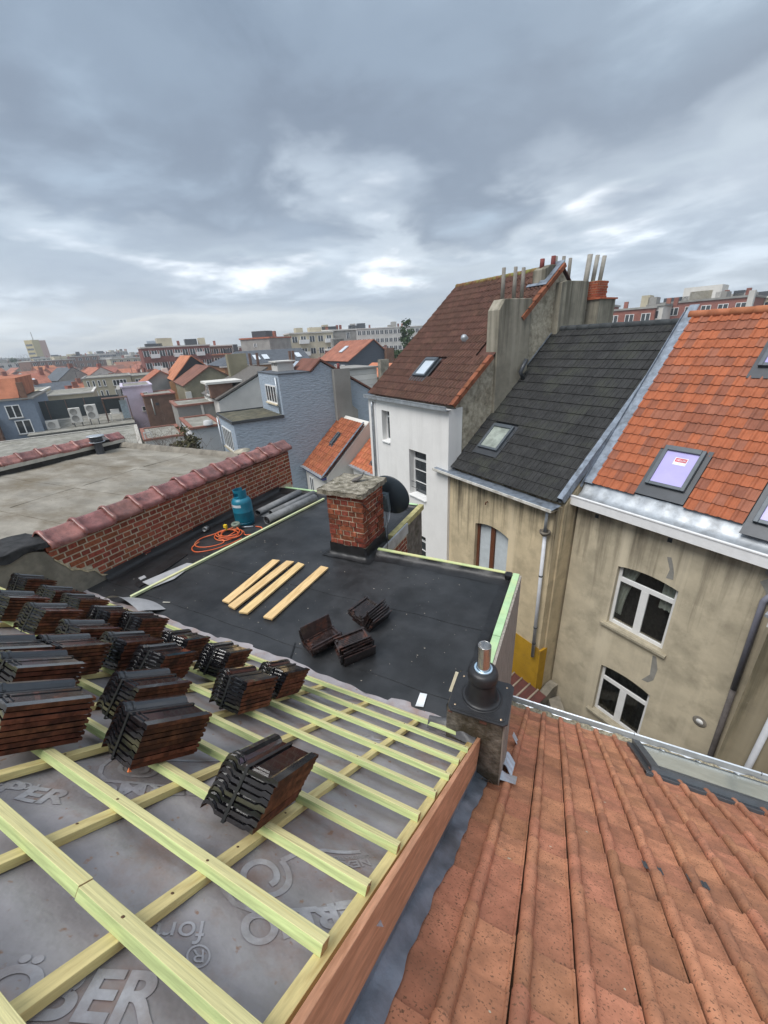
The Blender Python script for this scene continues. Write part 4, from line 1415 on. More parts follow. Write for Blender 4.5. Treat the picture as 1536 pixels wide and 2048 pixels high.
# left neighbour's pitched roof foot, just showing at the frame edge
lr = thing('left_pitched_roof', 'corner of an orange tiled roof peeping in at the left frame edge', 'roof', (-5.5, 1.2, 10.45))
RT_OLD = mat('old_orange_tile', (0.48, 0.215, 0.125), rough=0.85, var=0.18, scale=11, bump=0.35, bscale=90, bdist=0.002, rnd=0.20,
             dirt=(0.28, 0.135, 0.085), dirt_scale=5, dirt_lim=(0.50, 0.72), spots=(110, 0.58, (0.20, 0.105, 0.065)))


def tile_mesh(W, G_, kind, m_, lap=0.055, tk=0.014, lift=0.022):
    """one interlocking roof tile; x across, y up the slope, z out of the roof"""
    if kind == 'roll':
        pr = [(-0.017, 0.009), (-0.017, 0.015)] + [(0.008 + 0.025 * math.cos(math.pi - k * math.pi / 7), 0.015 + 0.024 * math.sin(k * math.pi / 7)) for k in range(1, 7)] + [(0.033, 0.013), (0.036, 0.002), (0.055, 0.0), (W * 0.6, 0.000), (W - 0.036, 0.001), (W - 0.031, 0.007), (W - 0.0245, 0.007)]
    elif kind == 'flat':
        pr = [(0.001, 0.004), (W * 0.5, 0.0), (W - 0.001, 0.003)]
    elif kind == 'pan':
        pr = [(-0.01, 0.006), (0.0, 0.026), (0.018, 0.036), (0.04, 0.034), (0.056, 0.018), (0.066, 0.004), (W * 0.55, 0.001), (W * 0.62, 0.010), (W * 0.70, 0.010), (W * 0.76, 0.001), (W - 0.005, 0.006)]
    elif kind == 'double':
        pr = [(-0.008, 0.006), (0.006, 0.036), (0.03, 0.046), (0.055, 0.034), (0.080, 0.003), (W * 0.44, 0.000), (W * 0.50, 0.036), (W * 0.58, 0.046), (W * 0.66, 0.034), (W * 0.74, 0.003), (W - 0.004, 0.000)]
    else:
        pr = [(-0.006, 0.004), (0.008, 0.017), (0.026, 0.017), (0.04, 0.002), (W * 0.46, 0.0), (W * 0.5, 0.012), (W * 0.57, 0.012), (W * 0.61, 0.0), (W - 0.004, 0.003)]
    m = MB()
    n = len(pr)
    k1 = 1.14 if kind == 'roll' else 1.0
    k2 = 0.90 if kind == 'roll' else 1.0
    A = [(x * (k1 if x < 0.045 else 1), -0.5 * lap, z * k1 + lift + 0.002) for x, z in pr]
    B = [(x * (k2 if x < 0.045 else 1), G_ + 0.5 * lap, z * k2) for x, z in pr]
    C = [(x, y_, z - tk) for x, y_, z in A]
    m.idx(A + B, [(i, i + 1, n + i + 1, n + i) for i in range(n - 1)], 0, True)
    m.idx(A + C, [(i + 1, i, n + i, n + i + 1) for i in range(n - 1)], 0, False)
    m.idx([A[-1], B[-1], (B[-1][0], B[-1][1], B[-1][2] - tk), C[-1]], [(0, 1, 2, 3)])
    m.idx([A[0], B[0], (B[0][0], B[0][1], B[0][2] - tk), C[0]], [(3, 2, 1, 0)])
    me = m.mesh('roof_tile', m_)
    me.set_sharp_from_angle(angle=R(38))
    return me


old_tile = tile_mesh(0.2, 0.245, 'roll', RT_OLD, lap=0.05, tk=0.013, lift=0.016)
old_flat = tile_mesh(0.2, 0.245, 'flat', RT_OLD, lap=0.05, tk=0.013, lift=0.016)
lu = Vector((0, -math.cos(R(36)), math.sin(R(36)))); ln_ = Vector((0, math.sin(R(36)), math.cos(R(36))))
m_ = MB()
m_.par((-3.5, 0.40, -0.40), (3.55, 0, 0), tuple(lu * 2.0), tuple(-ln_ * 0.1))
m_.build('roof_deck', DARKMETAL, lr)
for r_ in range(5):
    for c in range(5):
        link('roof_tile', old_tile, lr, frame(Vector((-0.98 + 0.2 * c, 0.40, -0.37)) + lu * (0.245 * r_), EX, lu, ln_))

# ================================================================ neighbour's old orange tile roof on the right
TN = R(37.0)
Q0 = Vector((0, 1.2, 9.64))
NN = Vector((0, math.sin(TN), math.cos(TN)))
UN = Vector((0, -math.cos(TN), math.sin(TN)))
nr = thing('tiled_roof', 'old mossy orange tile roof sloping away in the near right corner', 'roof', Q0)
m_ = MB()
e0 = UN * -3.70 - NN * 0.05; e1 = UN * 1.75 - NN * 0.05
m_.prism([Vector((-0.36, 0, 0)) + e0, Vector((-0.36, e0.y - 0.05, -9.64)), Vector((-0.36, -6, -9.64)), Vector((-0.36, -6, e1.z - 0.4)), Vector((-0.36, 0, 0)) + e1], (5.4, 0, 0))
m_.build('roof_body', CONCD, nr)
m_ = MB()
m_.par(EX * -0.35 + UN * -3.68 - NN * 0.012, EX * 5.3, UN * 5.4, -NN * 0.01)
m_.build('roof_deck', mat('dirty_roof_deck', (0.14, 0.075, 0.045), rough=0.95, var=0.3), nr)
HOLE = (1.025, 3.3, -3.75, -2.56)
for c in range(-1, 25):
    x = -0.144 + 0.2 * c
    for r_ in range(0, 22):
        t = -3.66 + 0.245 * r_
        if x + 0.12 > HOLE[0] and x < HOLE[1] and t + 0.12 < HOLE[3]:
            continue
        # only tiles near the view
        if x > 1.9 + (-(t) * 0.55 if t < 0 else 0) + 0.3:
            continue
        me = old_flat if c == -1 else old_tile
        o = link('roof_tile', me, nr)
        o.matrix_basis = frame(EX * (x + random.uniform(-.0010, .0010)) + UN * (t + random.uniform(-.004, .004)) + NN * random.uniform(-.002, .003), EX, UN, NN) @ Matrix.Rotation(random.uniform(-.008, .008), 4, 'Z') @ Matrix.Rotation(random.uniform(-.006, .006), 4, 'Y')
# slipped tile / corrugated patch
CORR = mat('corrugated_patch', (0.10, 0.115, 0.13), rough=0.4, var=0.25, scale=40, metal=0.4)
for (x, t) in ((0.615, -0.60), (0.83, -0.66)):
    m_ = MB()
    m_.grid(lambda u, v: EX * (x + 0.09 * u) + UN * (t + 0.075 * v) + NN * (0.032 + 0.003 * math.sin(u * 40)), 24, 1)
    m_.build('corrugated_lead_patch', CORR, nr)
# lichen flakes
m_ = MB()
rr = random.Random(12)
for k in range(70):
    x, t = rr.uniform(-0.1, 1.9), rr.uniform(-2.6, 0.9)
    xm = ((x + 0.144) % 0.2)
    if xm < 0.06 or xm > 0.18:
        continue
    s_ = rr.uniform(0.004, 0.010)
    tt = ((t + 3.66) % 0.245) / 0.245
    h = 0.013 * (1 - tt) + 0.003
    pts = [EX * (x + s_ * math.cos(a) * rr.uniform(.6, 1.1)) + UN * (t + s_ * math.sin(a) * rr.uniform(.6, 1.2)) + NN * h for a in (0, 1.2, 2.4, 3.6, 4.9)]
    m_.face(pts)
m_.build('lichen_flakes', mat('pale_lichen', (0.55, 0.50, 0.38), rough=0.9, var=0.2), nr, kind='stuff')
# lead flashing between board and tiles
m_ = MB()


def soak(u, v):
    t = -0.90 + u * 2.55
    w = 0.058 + 0.006 * math.sin(u * 19) + 0.004 * math.sin(u * 43 + 1) + 0.003 * math.sin(u * 97 + 2) + 0.008 * math.sin(u * 5 + 1)
    x = -0.342 + v * (w + 0.015)
    return EX * x + UN * t + NN * (0.050 - 0.022 * v + 0.003 * math.sin(u * 31 + v * 5) + 0.002 * math.sin(u * 90 + 3 * v))


m_.grid(soak, 90, 5)
m_.build('lead_soaker', LEAD, nr)
m_ = MB()
m_.grid(lambda u, v: EX * (-0.341 + 0.0 * v) + UN * (-0.9 + 2.55 * u) + NN * (0.14 - 0.12 * v), 40, 1)
m_.build('lead_upturn', LEAD, nr)
# lead dressing at the pier base
m_ = MB()
m_.grid(lambda u, v: EX * (-0.19 + 0.075 * u) + UN * (-1.02 - 0.32 * v) + NN * (0.06 + 0.05 * (1 - u) + 0.012 * math.sin(v * 19 + u * 5)), 10, 20)
m_.grid(lambda u, v: EX * (-0.19 + 0.11 * u) + UN * (-0.87 - 0.16 * v - 0.02 * u) + NN * (0.045 + 0.04 * (1 - u) * (1 - abs(2 * v - 1)) + 0.01), 10, 10)
m_.grid(lambda u, v: EX * (-0.19 + 0.05 * u) + UN * (-1.85 - 0.16 * v) + NN * (0.05 + 0.06 * (1 - u) + 0.012 * math.sin(v * 11)), 8, 8)
m_.build('lead_dressing', mat('bright_lead', (0.50, 0.54, 0.60), rough=0.35, var=0.2, scale=12, bump=0.3, bscale=20, metal=0.4), nr)
m_ = MB()
m_.grid(lambda u, v: EX * (-0.345 + 0.17 * u) + UN * (-0.83 + 0.05 * v + 0.015 * math.sin(u * 9)) + NN * (0.03 + 0.02 * v + 0.006 * math.sin(u * 23)), 12, 4)
m_.build('mortar_fillet', MORTAR, nr)

# roof window lying at the eaves
sk = thing('eaves_rooflight', 'long grey framed rooflight let into the foot of the old tile roof', 'rooflight', Q0)
FR = mat('anthracite_frame', (0.085, 0.10, 0.115), rough=0.42, var=0.12, scale=8, bump=0.04, metal=0.2)


def pn(x, t, h):
    return EX * x + UN * t + NN * h


m_ = MB()
x0, x1, t0, t1 = 1.06, 3.2, -3.64, -2.60
fw = 0.075
m_.par(pn(x0 - 0.02, t0, 0.0), EX * fw, UN * (t1 - t0), NN * 0.085)
m_.par(pn(x1 - fw, t0, 0.0), EX * fw, UN * (t1 - t0), NN * 0.085)
m_.par(pn(x0 + fw - 0.02, t1 - fw * 1.3, 0.0), EX * (x1 - x0 - 2 * fw + 0.02), UN * fw * 1.3, NN * 0.088)
m_.par(pn(x0 + fw - 0.02, t0, 0.0), EX * (x1 - x0 - 2 * fw + 0.02), UN * fw * 0.5, NN * 0.06)
m_.build('frame', FR, sk, bevel=0.006)
m_ = MB()
m_.par(pn(x0 - 0.075, t0 + 0.03, 0.0), EX * 0.054, UN * (t1 - t0 + 0.03), NN * 0.045)
m_.par(pn(x0 - 0.075, t1 + 0.003, 0.0), EX * (x1 - x0 + 0.1), UN * 0.085, NN * 0.040)
m_.build('flashing_skirt', DARKMETAL, sk, bevel=0.006)
m_ = MB()
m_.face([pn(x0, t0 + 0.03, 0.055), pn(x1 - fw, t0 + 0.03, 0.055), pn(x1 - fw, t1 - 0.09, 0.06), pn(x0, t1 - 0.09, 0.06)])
m_.build('glass_pane', mat('milky_reflection_glass', (0.46, 0.48, 0.42), rough=0.14, var=0.12, scale=3, bump=0.03, spec=0.6), sk)  # milky pane; the pale facade reflection is put into its colour
m_ = MB()
m_.face([pn(x0, t0 + 0.02, 0.0), pn(x1, t0 + 0.02, 0.0), pn(x1, t1, 0.0), pn(x0, t1, 0.0)])
m_.build('blind', mat('reflection_pale_blind', (0.72, 0.73, 0.62), rough=0.8, var=0.12, scale=3), sk)  # lightened to stand in for reflection brightness in the glass
m_ = MB()
for k in range(6):
    m_.tube([pn(x0 + 0.25 + 0.34 * k, t0 + 0.02, 0.07), pn(x0 + 0.29 + 0.34 * k, t0 + 0.06, 0.07)], 0.008, 6)
m_.build('clip', ZINC, sk)

# gutter with debris
gut = thing('eaves_gutter', 'grey zinc gutter full of grit along the foot of the old tile roof', 'gutter', (0, 0, 0))
m_ = MB()
eave = Q0 + UN * -3.66
gy, gz = eave.y + 0.03, eave.z - 0.05
prof = [(0.0, 0.05), (0.005, -0.05), (0.05, -0.085), (0.12, -0.085), (0.165, -0.05), (0.172, 0.028), (0.186, 0.036), (0.196, 0.024), (0.190, 0.008), (0.178, 0.006)]
for (p, q) in zip(prof[:-1], prof[1:]):
    m_.face([(-0.37, gy + p[0], gz + p[1]), (4.6, gy + p[0], gz + p[1] ), (4.6, gy + q[0], gz + q[1]), (-0.37, gy + q[0], gz + q[1])], 0, False)
m_.build('trough', mat('bright_zinc', (0.55, 0.59, 0.64), rough=0.35, var=0.12, scale=5, metal=0.5), gut)
m_ = MB()
m_.grid(lambda u, v: Vector((-0.36 + u * 4.9, gy + 0.012 + v * 0.145, gz - 0.045 + 0.012 * math.sin(u * 70 + v * 8) + 0.008 * math.sin(u * 190 + v * 21))), 240, 6)
m_.build('grit', mat('gutter_grit', (0.30, 0.27, 0.20), rough=0.95, var=0.5, scale=40, bump=0.9, bscale=60, bdist=0.01, spots=(70, 0.62, (0.52, 0.46, 0.32))), gut, kind='stuff')
m_ = MB()
m_.box(-0.36, 4.6, gy - 0.055, gy - 0.004, gz - 0.03, gz + 0.052)
m_.build('eaves_board', mat('grey_eaves_board', (0.30, 0.29, 0.27), rough=0.9, var=0.25, scale=8), gut)
for x in (-0.09, 1.09, 2.3):
    m_ = MB()
    m_.box(x, x + 0.004, gy + 0.168, gy + 0.199, gz + 0.004, gz + 0.039)
    m_.build('gutter_joint', DARKMETAL, gut)
# ================================================================ terrace across the yard


def streaky(name, base, dark, z0, z1, sx=5.0, dk=0.68):
    m_ = mat(name, base, rough=0.93, var=0.13 if dk < 0.9 else 0.03, scale=1.8, bump=0.35, bscale=40, bdist=0.006, dirt=tuple(x * dk for x in base), dirt_scale=1.5, dirt_lim=(0.5, 0.72), spots=(7, 0.74, (0.62, 0.55, 0.42)) if dk < 0.9 else None)
    t = m_.node_tree
    L = t.links.new
    b = t.nodes['Principled BSDF']
    src = b.inputs['Base Color'].links[0].from_socket
    geo = t.nodes.new('ShaderNodeNewGeometry')
    mp = t.nodes.new('ShaderNodeMapping'); mp.inputs['Scale'].default_value = (sx, sx, 0.22)
    L(geo.outputs['Position'], mp.inputs[0])
    nz = t.nodes.new('ShaderNodeTexNoise'); nz.inputs['Scale'].default_value = 1.0; nz.inputs['Detail'].default_value = 6; nz.inputs['Roughness'].default_value = 0.65
    L(mp.outputs[0], nz.inputs['Vector'])
    sep_ = t.nodes.new('ShaderNodeSeparateXYZ'); L(geo.outputs['Position'], sep_.inputs[0])
    mr = t.nodes.new('ShaderNodeMapRange'); mr.inputs['From Min'].default_value = z0; mr.inputs['From Max'].default_value = z1; mr.inputs['To Min'].default_value = -0.16; mr.inputs['To Max'].default_value = 0.13
    L(sep_.outputs[2], mr.inputs['Value'])
    ad = t.nodes.new('ShaderNodeMath'); ad.operation = 'ADD'
    L(nz.outputs[0], ad.inputs[0]); L(mr.outputs[0], ad.inputs[1])
    rp = t.nodes.new('ShaderNodeValToRGB'); rp.color_ramp.elements[0].position = 0.50; rp.color_ramp.elements[0].color = (0, 0, 0, 1); rp.color_ramp.elements[1].position = 0.72; rp.color_ramp.elements[1].color = (0.85, 0.85, 0.85, 1)
    L(ad.outputs[0], rp.inputs[0])
    mx = t.nodes.new('ShaderNodeMix'); mx.data_type = 'RGBA'; L(rp.outputs[0], mx.inputs[0]); L(src, mx.inputs[6]); mx.inputs[7].default_value = (*dark, 1)
    # pale washed streaks
    mp2 = t.nodes.new('ShaderNodeMapping'); mp2.inputs['Scale'].default_value = (sx * 0.5, sx * 0.5, 0.12); mp2.inputs['Location'].default_value = (3, 9, 1)
    L(geo.outputs['Position'], mp2.inputs[0])
    nz2 = t.nodes.new('ShaderNodeTexNoise'); nz2.inputs['Scale'].default_value = 1.0; nz2.inputs['Detail'].default_value = 4
    L(mp2.outputs[0], nz2.inputs['Vector'])
    rp2 = t.nodes.new('ShaderNodeValToRGB'); rp2.color_ramp.elements[0].position = 0.56; rp2.color_ramp.elements[0].color = (0, 0, 0, 1); rp2.color_ramp.elements[1].position = 0.70; rp2.color_ramp.elements[1].color = (0.7, 0.7, 0.7, 1)
    L(nz2.outputs[0], rp2.inputs[0])
    mx2 = t.nodes.new('ShaderNodeMix'); mx2.data_type = 'RGBA'; L(rp2.outputs[0], mx2.inputs[0]); L(mx.outputs[2], mx2.inputs[6]); mx2.inputs[7].default_value = (*(min(1, x * 1.22 + 0.04) for x in base), 1)
    L((mx2 if max(base) < 0.7 else mx).outputs[2], b.inputs['Base Color'])
    return m_


CREAM1 = streaky('cream_render_stained', (0.59, 0.485, 0.32), (0.075, 0.06, 0.04), 5.2, 8.2)
CREAM2 = streaky('drab_cream_render_stained', (0.52, 0.455, 0.335), (0.15, 0.125, 0.09), 4.6, 8.3, sx=4.0)
WHITE = streaky('white_render_streaked', (0.80, 0.785, 0.76), (0.70, 0.685, 0.66), 0.0, 13.0, sx=2.5, dk=0.95)
GABLE = mat('grey_pebbly_render', (0.42, 0.375, 0.29), rough=0.95, var=0.28, scale=8, bump=0.9, bscale=26, bdist=0.014, dirt=(0.18, 0.155, 0.11), dirt_scale=3, dirt_lim=(0.48, 0.7))
SMOOTHC = streaky('smooth_chimney_render', (0.29, 0.265, 0.21), (0.09, 0.085, 0.065), 10.0, 13.6, sx=5)


def holes_wall(mb, x0, x1, z0, z1, y, th, holes, mi=0):
    xs = sorted({x0, x1, *[h[0] for h in holes], *[h[1] for h in holes]})
    zs = sorted({z0, z1, *[h[2] for h in holes], *[h[3] for h in holes]})
    for a, b_ in zip(xs[:-1], xs[1:]):
        for c, d in zip(zs[:-1], zs[1:]):
            mx_, mz_ = (a + b_) / 2, (c + d) / 2
            if any(h[0] < mx_ < h[1] and h[2] < mz_ < h[3] for h in holes):
                continue
            mb.face([(a, y, c), (b_, y, c), (b_, y, d), (a, y, d)], mi)
    for (a, b_, c, d) in holes:
        mb.face([(a, y, c), (a, y + th, c), (a, y + th, d), (a, y, d)], mi)
        mb.face([(b_, y, c), (b_, y, d), (b_, y + th, d), (b_, y + th, c)], mi)
        mb.face([(a, y, c), (b_, y, c), (b_, y + th, c), (a, y + th, c)], mi)
        mb.face([(a, y, d), (a, y + th, d), (b_, y + th, d), (b_, y, d)], mi)
    for (p, q, r_, s_) in (((x0, y, z0), (x0, y + th, z0), (x0, y + th, z1), (x0, y, z1)), ((x1, y, z0), (x1, y, z1), (x1, y + th, z1), (x1, y + th, z0)), ((x0, y, z1), (x0, y + th, z1), (x1, y + th, z1), (x1, y, z1))):
        mb.face([p, q, r_, s_], mi)


def arch_fill(mb, x0, x1, zs, zt, y, th, mi=0):
    """fills the corners above a segmental arch inside a rectangular opening"""
    n = 10
    w = x1 - x0
    arc = [(x0 + w * i / n, zs + (zt - zs) * (1 - (2 * i / n - 1) ** 2)) for i in range(n + 1)]
    for (p, q) in zip(arc[:-1], arc[1:]):
        mb.face([(p[0], y, p[1]), (q[0], y, q[1]), (q[0], y, zt + 0.001), (p[0], y, zt + 0.001)], mi)
        mb.face([(p[0], y, p[1]), (p[0], y + th, p[1]), (q[0], y + th, q[1]), (q[0], y, q[1])], mi)


def bar(mb, x0, x1, z0, z1, y, d=0.05, mi=0):
    mb.box(x0, x1, y, y + d, z0, z1, mi)


def field(parent, o, us, cols, rows, W, G_, me, keep=None, stuff=None, name='roof_tile', jit=0.004):
    """tiles on a slope inside a row-frame house: o local eave corner, us up-slope unit vector"""
    us = Vector(us).normalized()
    n = Vector((1, 0, 0)).cross(us)
    if n.z < 0:
        n = -n
    for r_ in range(rows):
        for c in range(cols):
            if keep and not keep(c, r_):
                continue
            o_ = link(name, me, parent)
            o_.matrix_basis = frame(Vector(o) + EX * (c * W) + us * (r_ * G_) + n * random.uniform(-jit / 2, jit / 2), EX, us, n) @ Matrix.Rotation(random.uniform(-jit, jit), 4, 'Z')
    return n


def roof_window(parent, o, us, x, t, w, h, pane, label=None, film=False, blind=None, apron=0.2):
    us = Vector(us).normalized()
    n = EX.cross(us)
    if n.z < 0: n = -n
    q = lambda a, b_, c: Vector(o) + EX * (x + a) + us * (t + b_) + n * c
    m_ = MB()
    fw = 0.075
    m_.par(q(0, 0, 0.02), EX * fw, us * h, n * 0.10)
    m_.par(q(w - fw, 0, 0.02), EX * fw, us * h, n * 0.10)
    m_.par(q(fw, 0, 0.02), EX * (w - 2 * fw), us * fw, n * 0.095)
    m_.par(q(fw, h - fw * 1.5, 0.02), EX * (w - 2 * fw), us * fw * 1.5, n * 0.115)
    rw_ = m_.build('roof_window', FR, parent, bevel=0.008)
    if label: tag(rw_, label)
    m_ = MB()
    m_.face([q(fw, fw, 0.085), q(w - fw, fw, 0.085), q(w - fw, h - fw, 0.085), q(fw, h - fw, 0.085)])
    m_.build('pane', pane, rw_)
    m_ = MB()
    m_.par(q(-0.10, -apron, 0.028), EX * (w + 0.2), us * (apron - 0.003), n * 0.012)
    m_.par(q(-0.10, 0, 0.024), EX * 0.095, us * (h + 0.04), n * 0.012)
    m_.par(q(w + 0.005, 0, 0.024), EX * 0.095, us * (h + 0.04), n * 0.012)
    m_.build('flashing', DARKMETAL, rw_)
    return rw_, q, n


# ---------------------------------------------------------------- white house with brown tiles
S0, D0 = -14.62, 8.2
wh = rowthing('white_house', 'tall white rendered house with brown tiled roof and slim flue pipes', 'house', S0, D0)
XR = 5.06
hol = [(1.07, 1.63, 8.35, 9.53), (2.87, 3.90, 6.60, 8.33), (2.83, 3.84, 3.30, 5.07), (1.07, 1.63, 4.6, 5.9)]
m_ = MB()
holes_wall(m_, 0.08, XR, 0, 9.95, 0.0, 0.30, hol)
m_.build('front_wall', WHITE, wh)
m_ = MB()
pf = [(0.301, 0), (0.301, 10.02), (4.70, 13.80), (9.1, 10.05), (9.1, 0)]
m_.prism([(0.10, y, z) for y, z in pf], (XR - 0.13, 0, 0))
m_.build('gable_wall', GABLE, wh)
m_ = MB()
m_.box(XR - 0.03, XR + 0.0, 0.301, 0.55, 0, 9.98)
m_.build('render_return', WHITE, wh)
for (a, b_, c, d) in hol:
    f = MB()
    t_ = 0.055
    bar(f, a, a + t_, c, d, 0.225); bar(f, b_ - t_, b_, c, d, 0.225); bar(f, a + t_, b_ - t_, c, c + t_, 0.225); bar(f, a + t_, b_ - t_, d - t_, d, 0.225)
    tr = d - (d - c) * 0.22
    bar(f, a + t_, b_ - t_, tr - 0.035, tr + 0.035, 0.222)
    if b_ - a > 0.8:
        for z in (c + (tr - c) * 0.36, c + (tr - c) * 0.70):
            bar(f, a + t_, b_ - t_, z - 0.012, z + 0.012, 0.228, 0.03)
    w = f.build('window', WHITEPVC, wh)
    p = MB(); p.face([(a + 0.02, 0.262, c + 0.02), (b_ - 0.02, 0.262, c + 0.02), (b_ - 0.02, 0.262, d - 0.02), (a + 0.02, 0.262, d - 0.02)]); p.build('pane', DARKGLASS, w)
    sl = MB(); sl.par((a - 0.0, -0.06, c - 0.045), (b_ - a, 0, 0), (0, 0.30, 0.03), (0, 0, 0.035)); sl.build('sill', WHITEPVC, w)
m_ = MB()
for z in (6.86, 7.08):
    m_.tube([(2.86, 0.10, z), (3.91, 0.10, z)], 0.010, 6)
m_.build('window_rail', DARKMETAL, wh)
usW = Vector((0, 4.55, 3.85)).normalized()
BROWNT = mat('brown_roof_tile', (0.098, 0.050, 0.037), rough=0.82, var=0.25, scale=7, bump=0.3, bscale=50, bdist=0.004, rnd=0.17, dirt=(0.085, 0.045, 0.035), dirt_scale=1.6, dirt_lim=(0.5, 0.7), spots=(16, 0.72, (0.13, 0.12, 0.05)))
tW = tile_mesh(0.312, 0.3311, 'double', BROWNT, lap=0.08, lift=0.028)
oW = Vector((0.02, 0.10, 10.09))
winW = lambda c, r_: not (1.94 < 0.02 + c * 0.312 + 0.15 < 3.02 and 0.95 < r_ * 0.331 + 0.15 < 1.95) and not (c >= 14 and 6 <= r_ <= 10)
field(wh, oW, usW, 16, 18, 0.312, 0.3311, tW, keep=winW)
m_ = MB()
nW = EX.cross(usW)
m_.par(oW - nW * 0.05, (5.06, 0, 0), usW * 5.95, -nW * 0.02)
m_.par(Vector((0.02, 9.25, 10.05)) - Vector((0, -nW.y, nW.z)) * 0.0, (5.06, 0, 0), Vector((0, -4.50, 3.85)), Vector((0, 0, -0.05)))
m_.build('roof_deck', mat('roof_underside', (0.10, 0.05, 0.04), rough=0.9), wh)
vme = MB(); vme.box(-0.03, 0.14, -0.03, 0.36, 0.02, 0.062); vme.box(0.125, 0.142, -0.03, 0.36, -0.07, 0.02)
vmesh = vme.mesh('verge_tile', mat('verge_tile_orange_brown', (0.22, 0.078, 0.042), rough=0.8, var=0.25, scale=9, rnd=0.18))
for r_ in range(18):
    if 6 <= r_ <= 10:
        continue
    link('verge_tile', vmesh, wh, frame(oW + EX * 5.02 + usW * (r_ * 0.3311), EX, usW, nW))
rdg = MB()
rdg.tube([(0, 0, 0), (0.36, 0, 0)], [0.11, 0.10], 10)
rmesh = rdg.mesh('ridge_tile', mat('mossy_ridge_tile', (0.20, 0.10, 0.05), rough=0.9, var=0.35, scale=8, dirt=(0.20, 0.20, 0.06), dirt_scale=4, dirt_lim=(0.45, 0.6)))
for k in range(14):
    link('ridge_tile', rmesh, wh, Matrix.Translation((0.02 + 0.35 * k, 4.66, 13.93)))
g_ = MB()
g_.par((0.0, -0.17, 9.93), (5.10, 0, 0), (0, 0.02, 0), (0, 0, 0.13)); g_.par((0.0, -0.15, 9.93), (5.10, 0, 0), (0, 0.19, 0), (0, 0, 0.02)); g_.par((0.0, -0.185, 10.05), (5.10, 0, 0), (0, 0.04, 0), (0, 0, 0.02))
g_.build('gutter', ZINC, wh)
g_ = MB()
g_.tube([(0.47, -0.06, 9.80), (0.46, -0.07, 9.6), (0.45, -0.07, 4.0)], 0.045, 10)
g_.build('downpipe', ZINC, wh)
roof_window(wh, oW, usW, 2.05, 0.98, 0.72, 0.85, mat('sky_reflection_paint', (0.50, 0.56, 0.62), rough=0.08, var=0.06, bump=0, spec=0.8))  # bright sky reflection painted into the pane colour
m_ = MB(); m_.lathe([(0.12, 0.0), (0.11, 0.14), (0.06, 0.20), (0.0, 0.2)], 14)
o = m_.build('vent_cowl', ZINC, wh); o.matrix_basis = frame(oW + EX * 3.3 + usW * 2.75 + nW * 0.02, EX, usW, nW)
# chimneys of the white house
def chimney_stack(parent, x0, x1, y0, y1, z0, z1, m, pots, shoulder=0.3, name='chimney_stack'):
    c = MB()
    c.prism([(x0, y0, z0), (x0, y0, z1 - shoulder), (x0, y0 + 0.22, z1), (x0, y1 - 0.05, z1 + 0.02), (x0, y1, z1 - 0.05), (x0, y1, z0)], (x1 - x0, 0, 0))
    cs = c.build(name, m, parent, bevel=0.02)
    for (px_, py_, zt, r_, pm) in pots:
        q = MB()
        q.tube([(px_, py_, z1 - 0.1), (px_, py_, zt)], [r_ * 1.08, r_], 10)
        q.tube([(px_, py_, zt - 0.002), (px_, py_, zt + 0.002)], r_ * 0.75, 10)
        q.build('chimney_pot', pm, cs)
    return cs


POT = mat('grey_flue_pipe', (0.22, 0.205, 0.18), rough=0.85, var=0.2, scale=9, stretch=(4, 4, 1))
POTR = mat('dull_red_pot', (0.19, 0.055, 0.05), rough=0.7, var=0.2)
g_ = MB(); g_.tube([(0.62, -0.01, 9.85), (0.66, -0.012, 7.0), (0.9, -0.012, 6.1), (2.7, -0.012, 6.0), (2.75, -0.012, 3.0)], 0.012, 5); g_.build('wall_cable', GREYPLASTIC, wh)
xg = 5.03
chimney_stack(wh, xg - 0.38, xg + 0.10, 1.85, 3.30, 9.4, 12.98, SMOOTHC, [(xg - 0.15, 2.20, 13.82, 0.055, POT), (xg - 0.15, 2.70, 13.86, 0.055, POT), (xg - 0.12, 3.02, 13.85, 0.055, POT)])
chimney_stack(wh, xg - 0.50, xg + 0.22, 4.48, 5.92, 11.0, 13.50, SMOOTHC, [(xg - 0.30, 4.72, 14.25, 0.058, POT), (xg - 0.28, 5.10, 14.27, 0.055, POT), (xg - 0.26, 5.42, 14.23, 0.055, POT)], shoulder=0.05)
chimney_stack(wh, xg - 0.62, xg - 0.12, 4.05, 4.75, 12.8, 13.98, SMOOTHC, [(xg - 0.42, 4.22, 14.18, 0.07, POTR), (xg - 0.22, 4.50, 14.24, 0.07, POTR)], shoulder=0.12)
m_ = MB()
m_.par(oW + EX * 4.72 + usW * 5.15 + nW * 0.07, EX * 0.36, usW * 0.95, nW * 0.02)
m_.par(oW + EX * 4.30 + usW * 5.02 + nW * 0.07, EX * 0.78, usW * 0.12, nW * 0.02)
m_.build('lead_flashing', LEAD, wh)
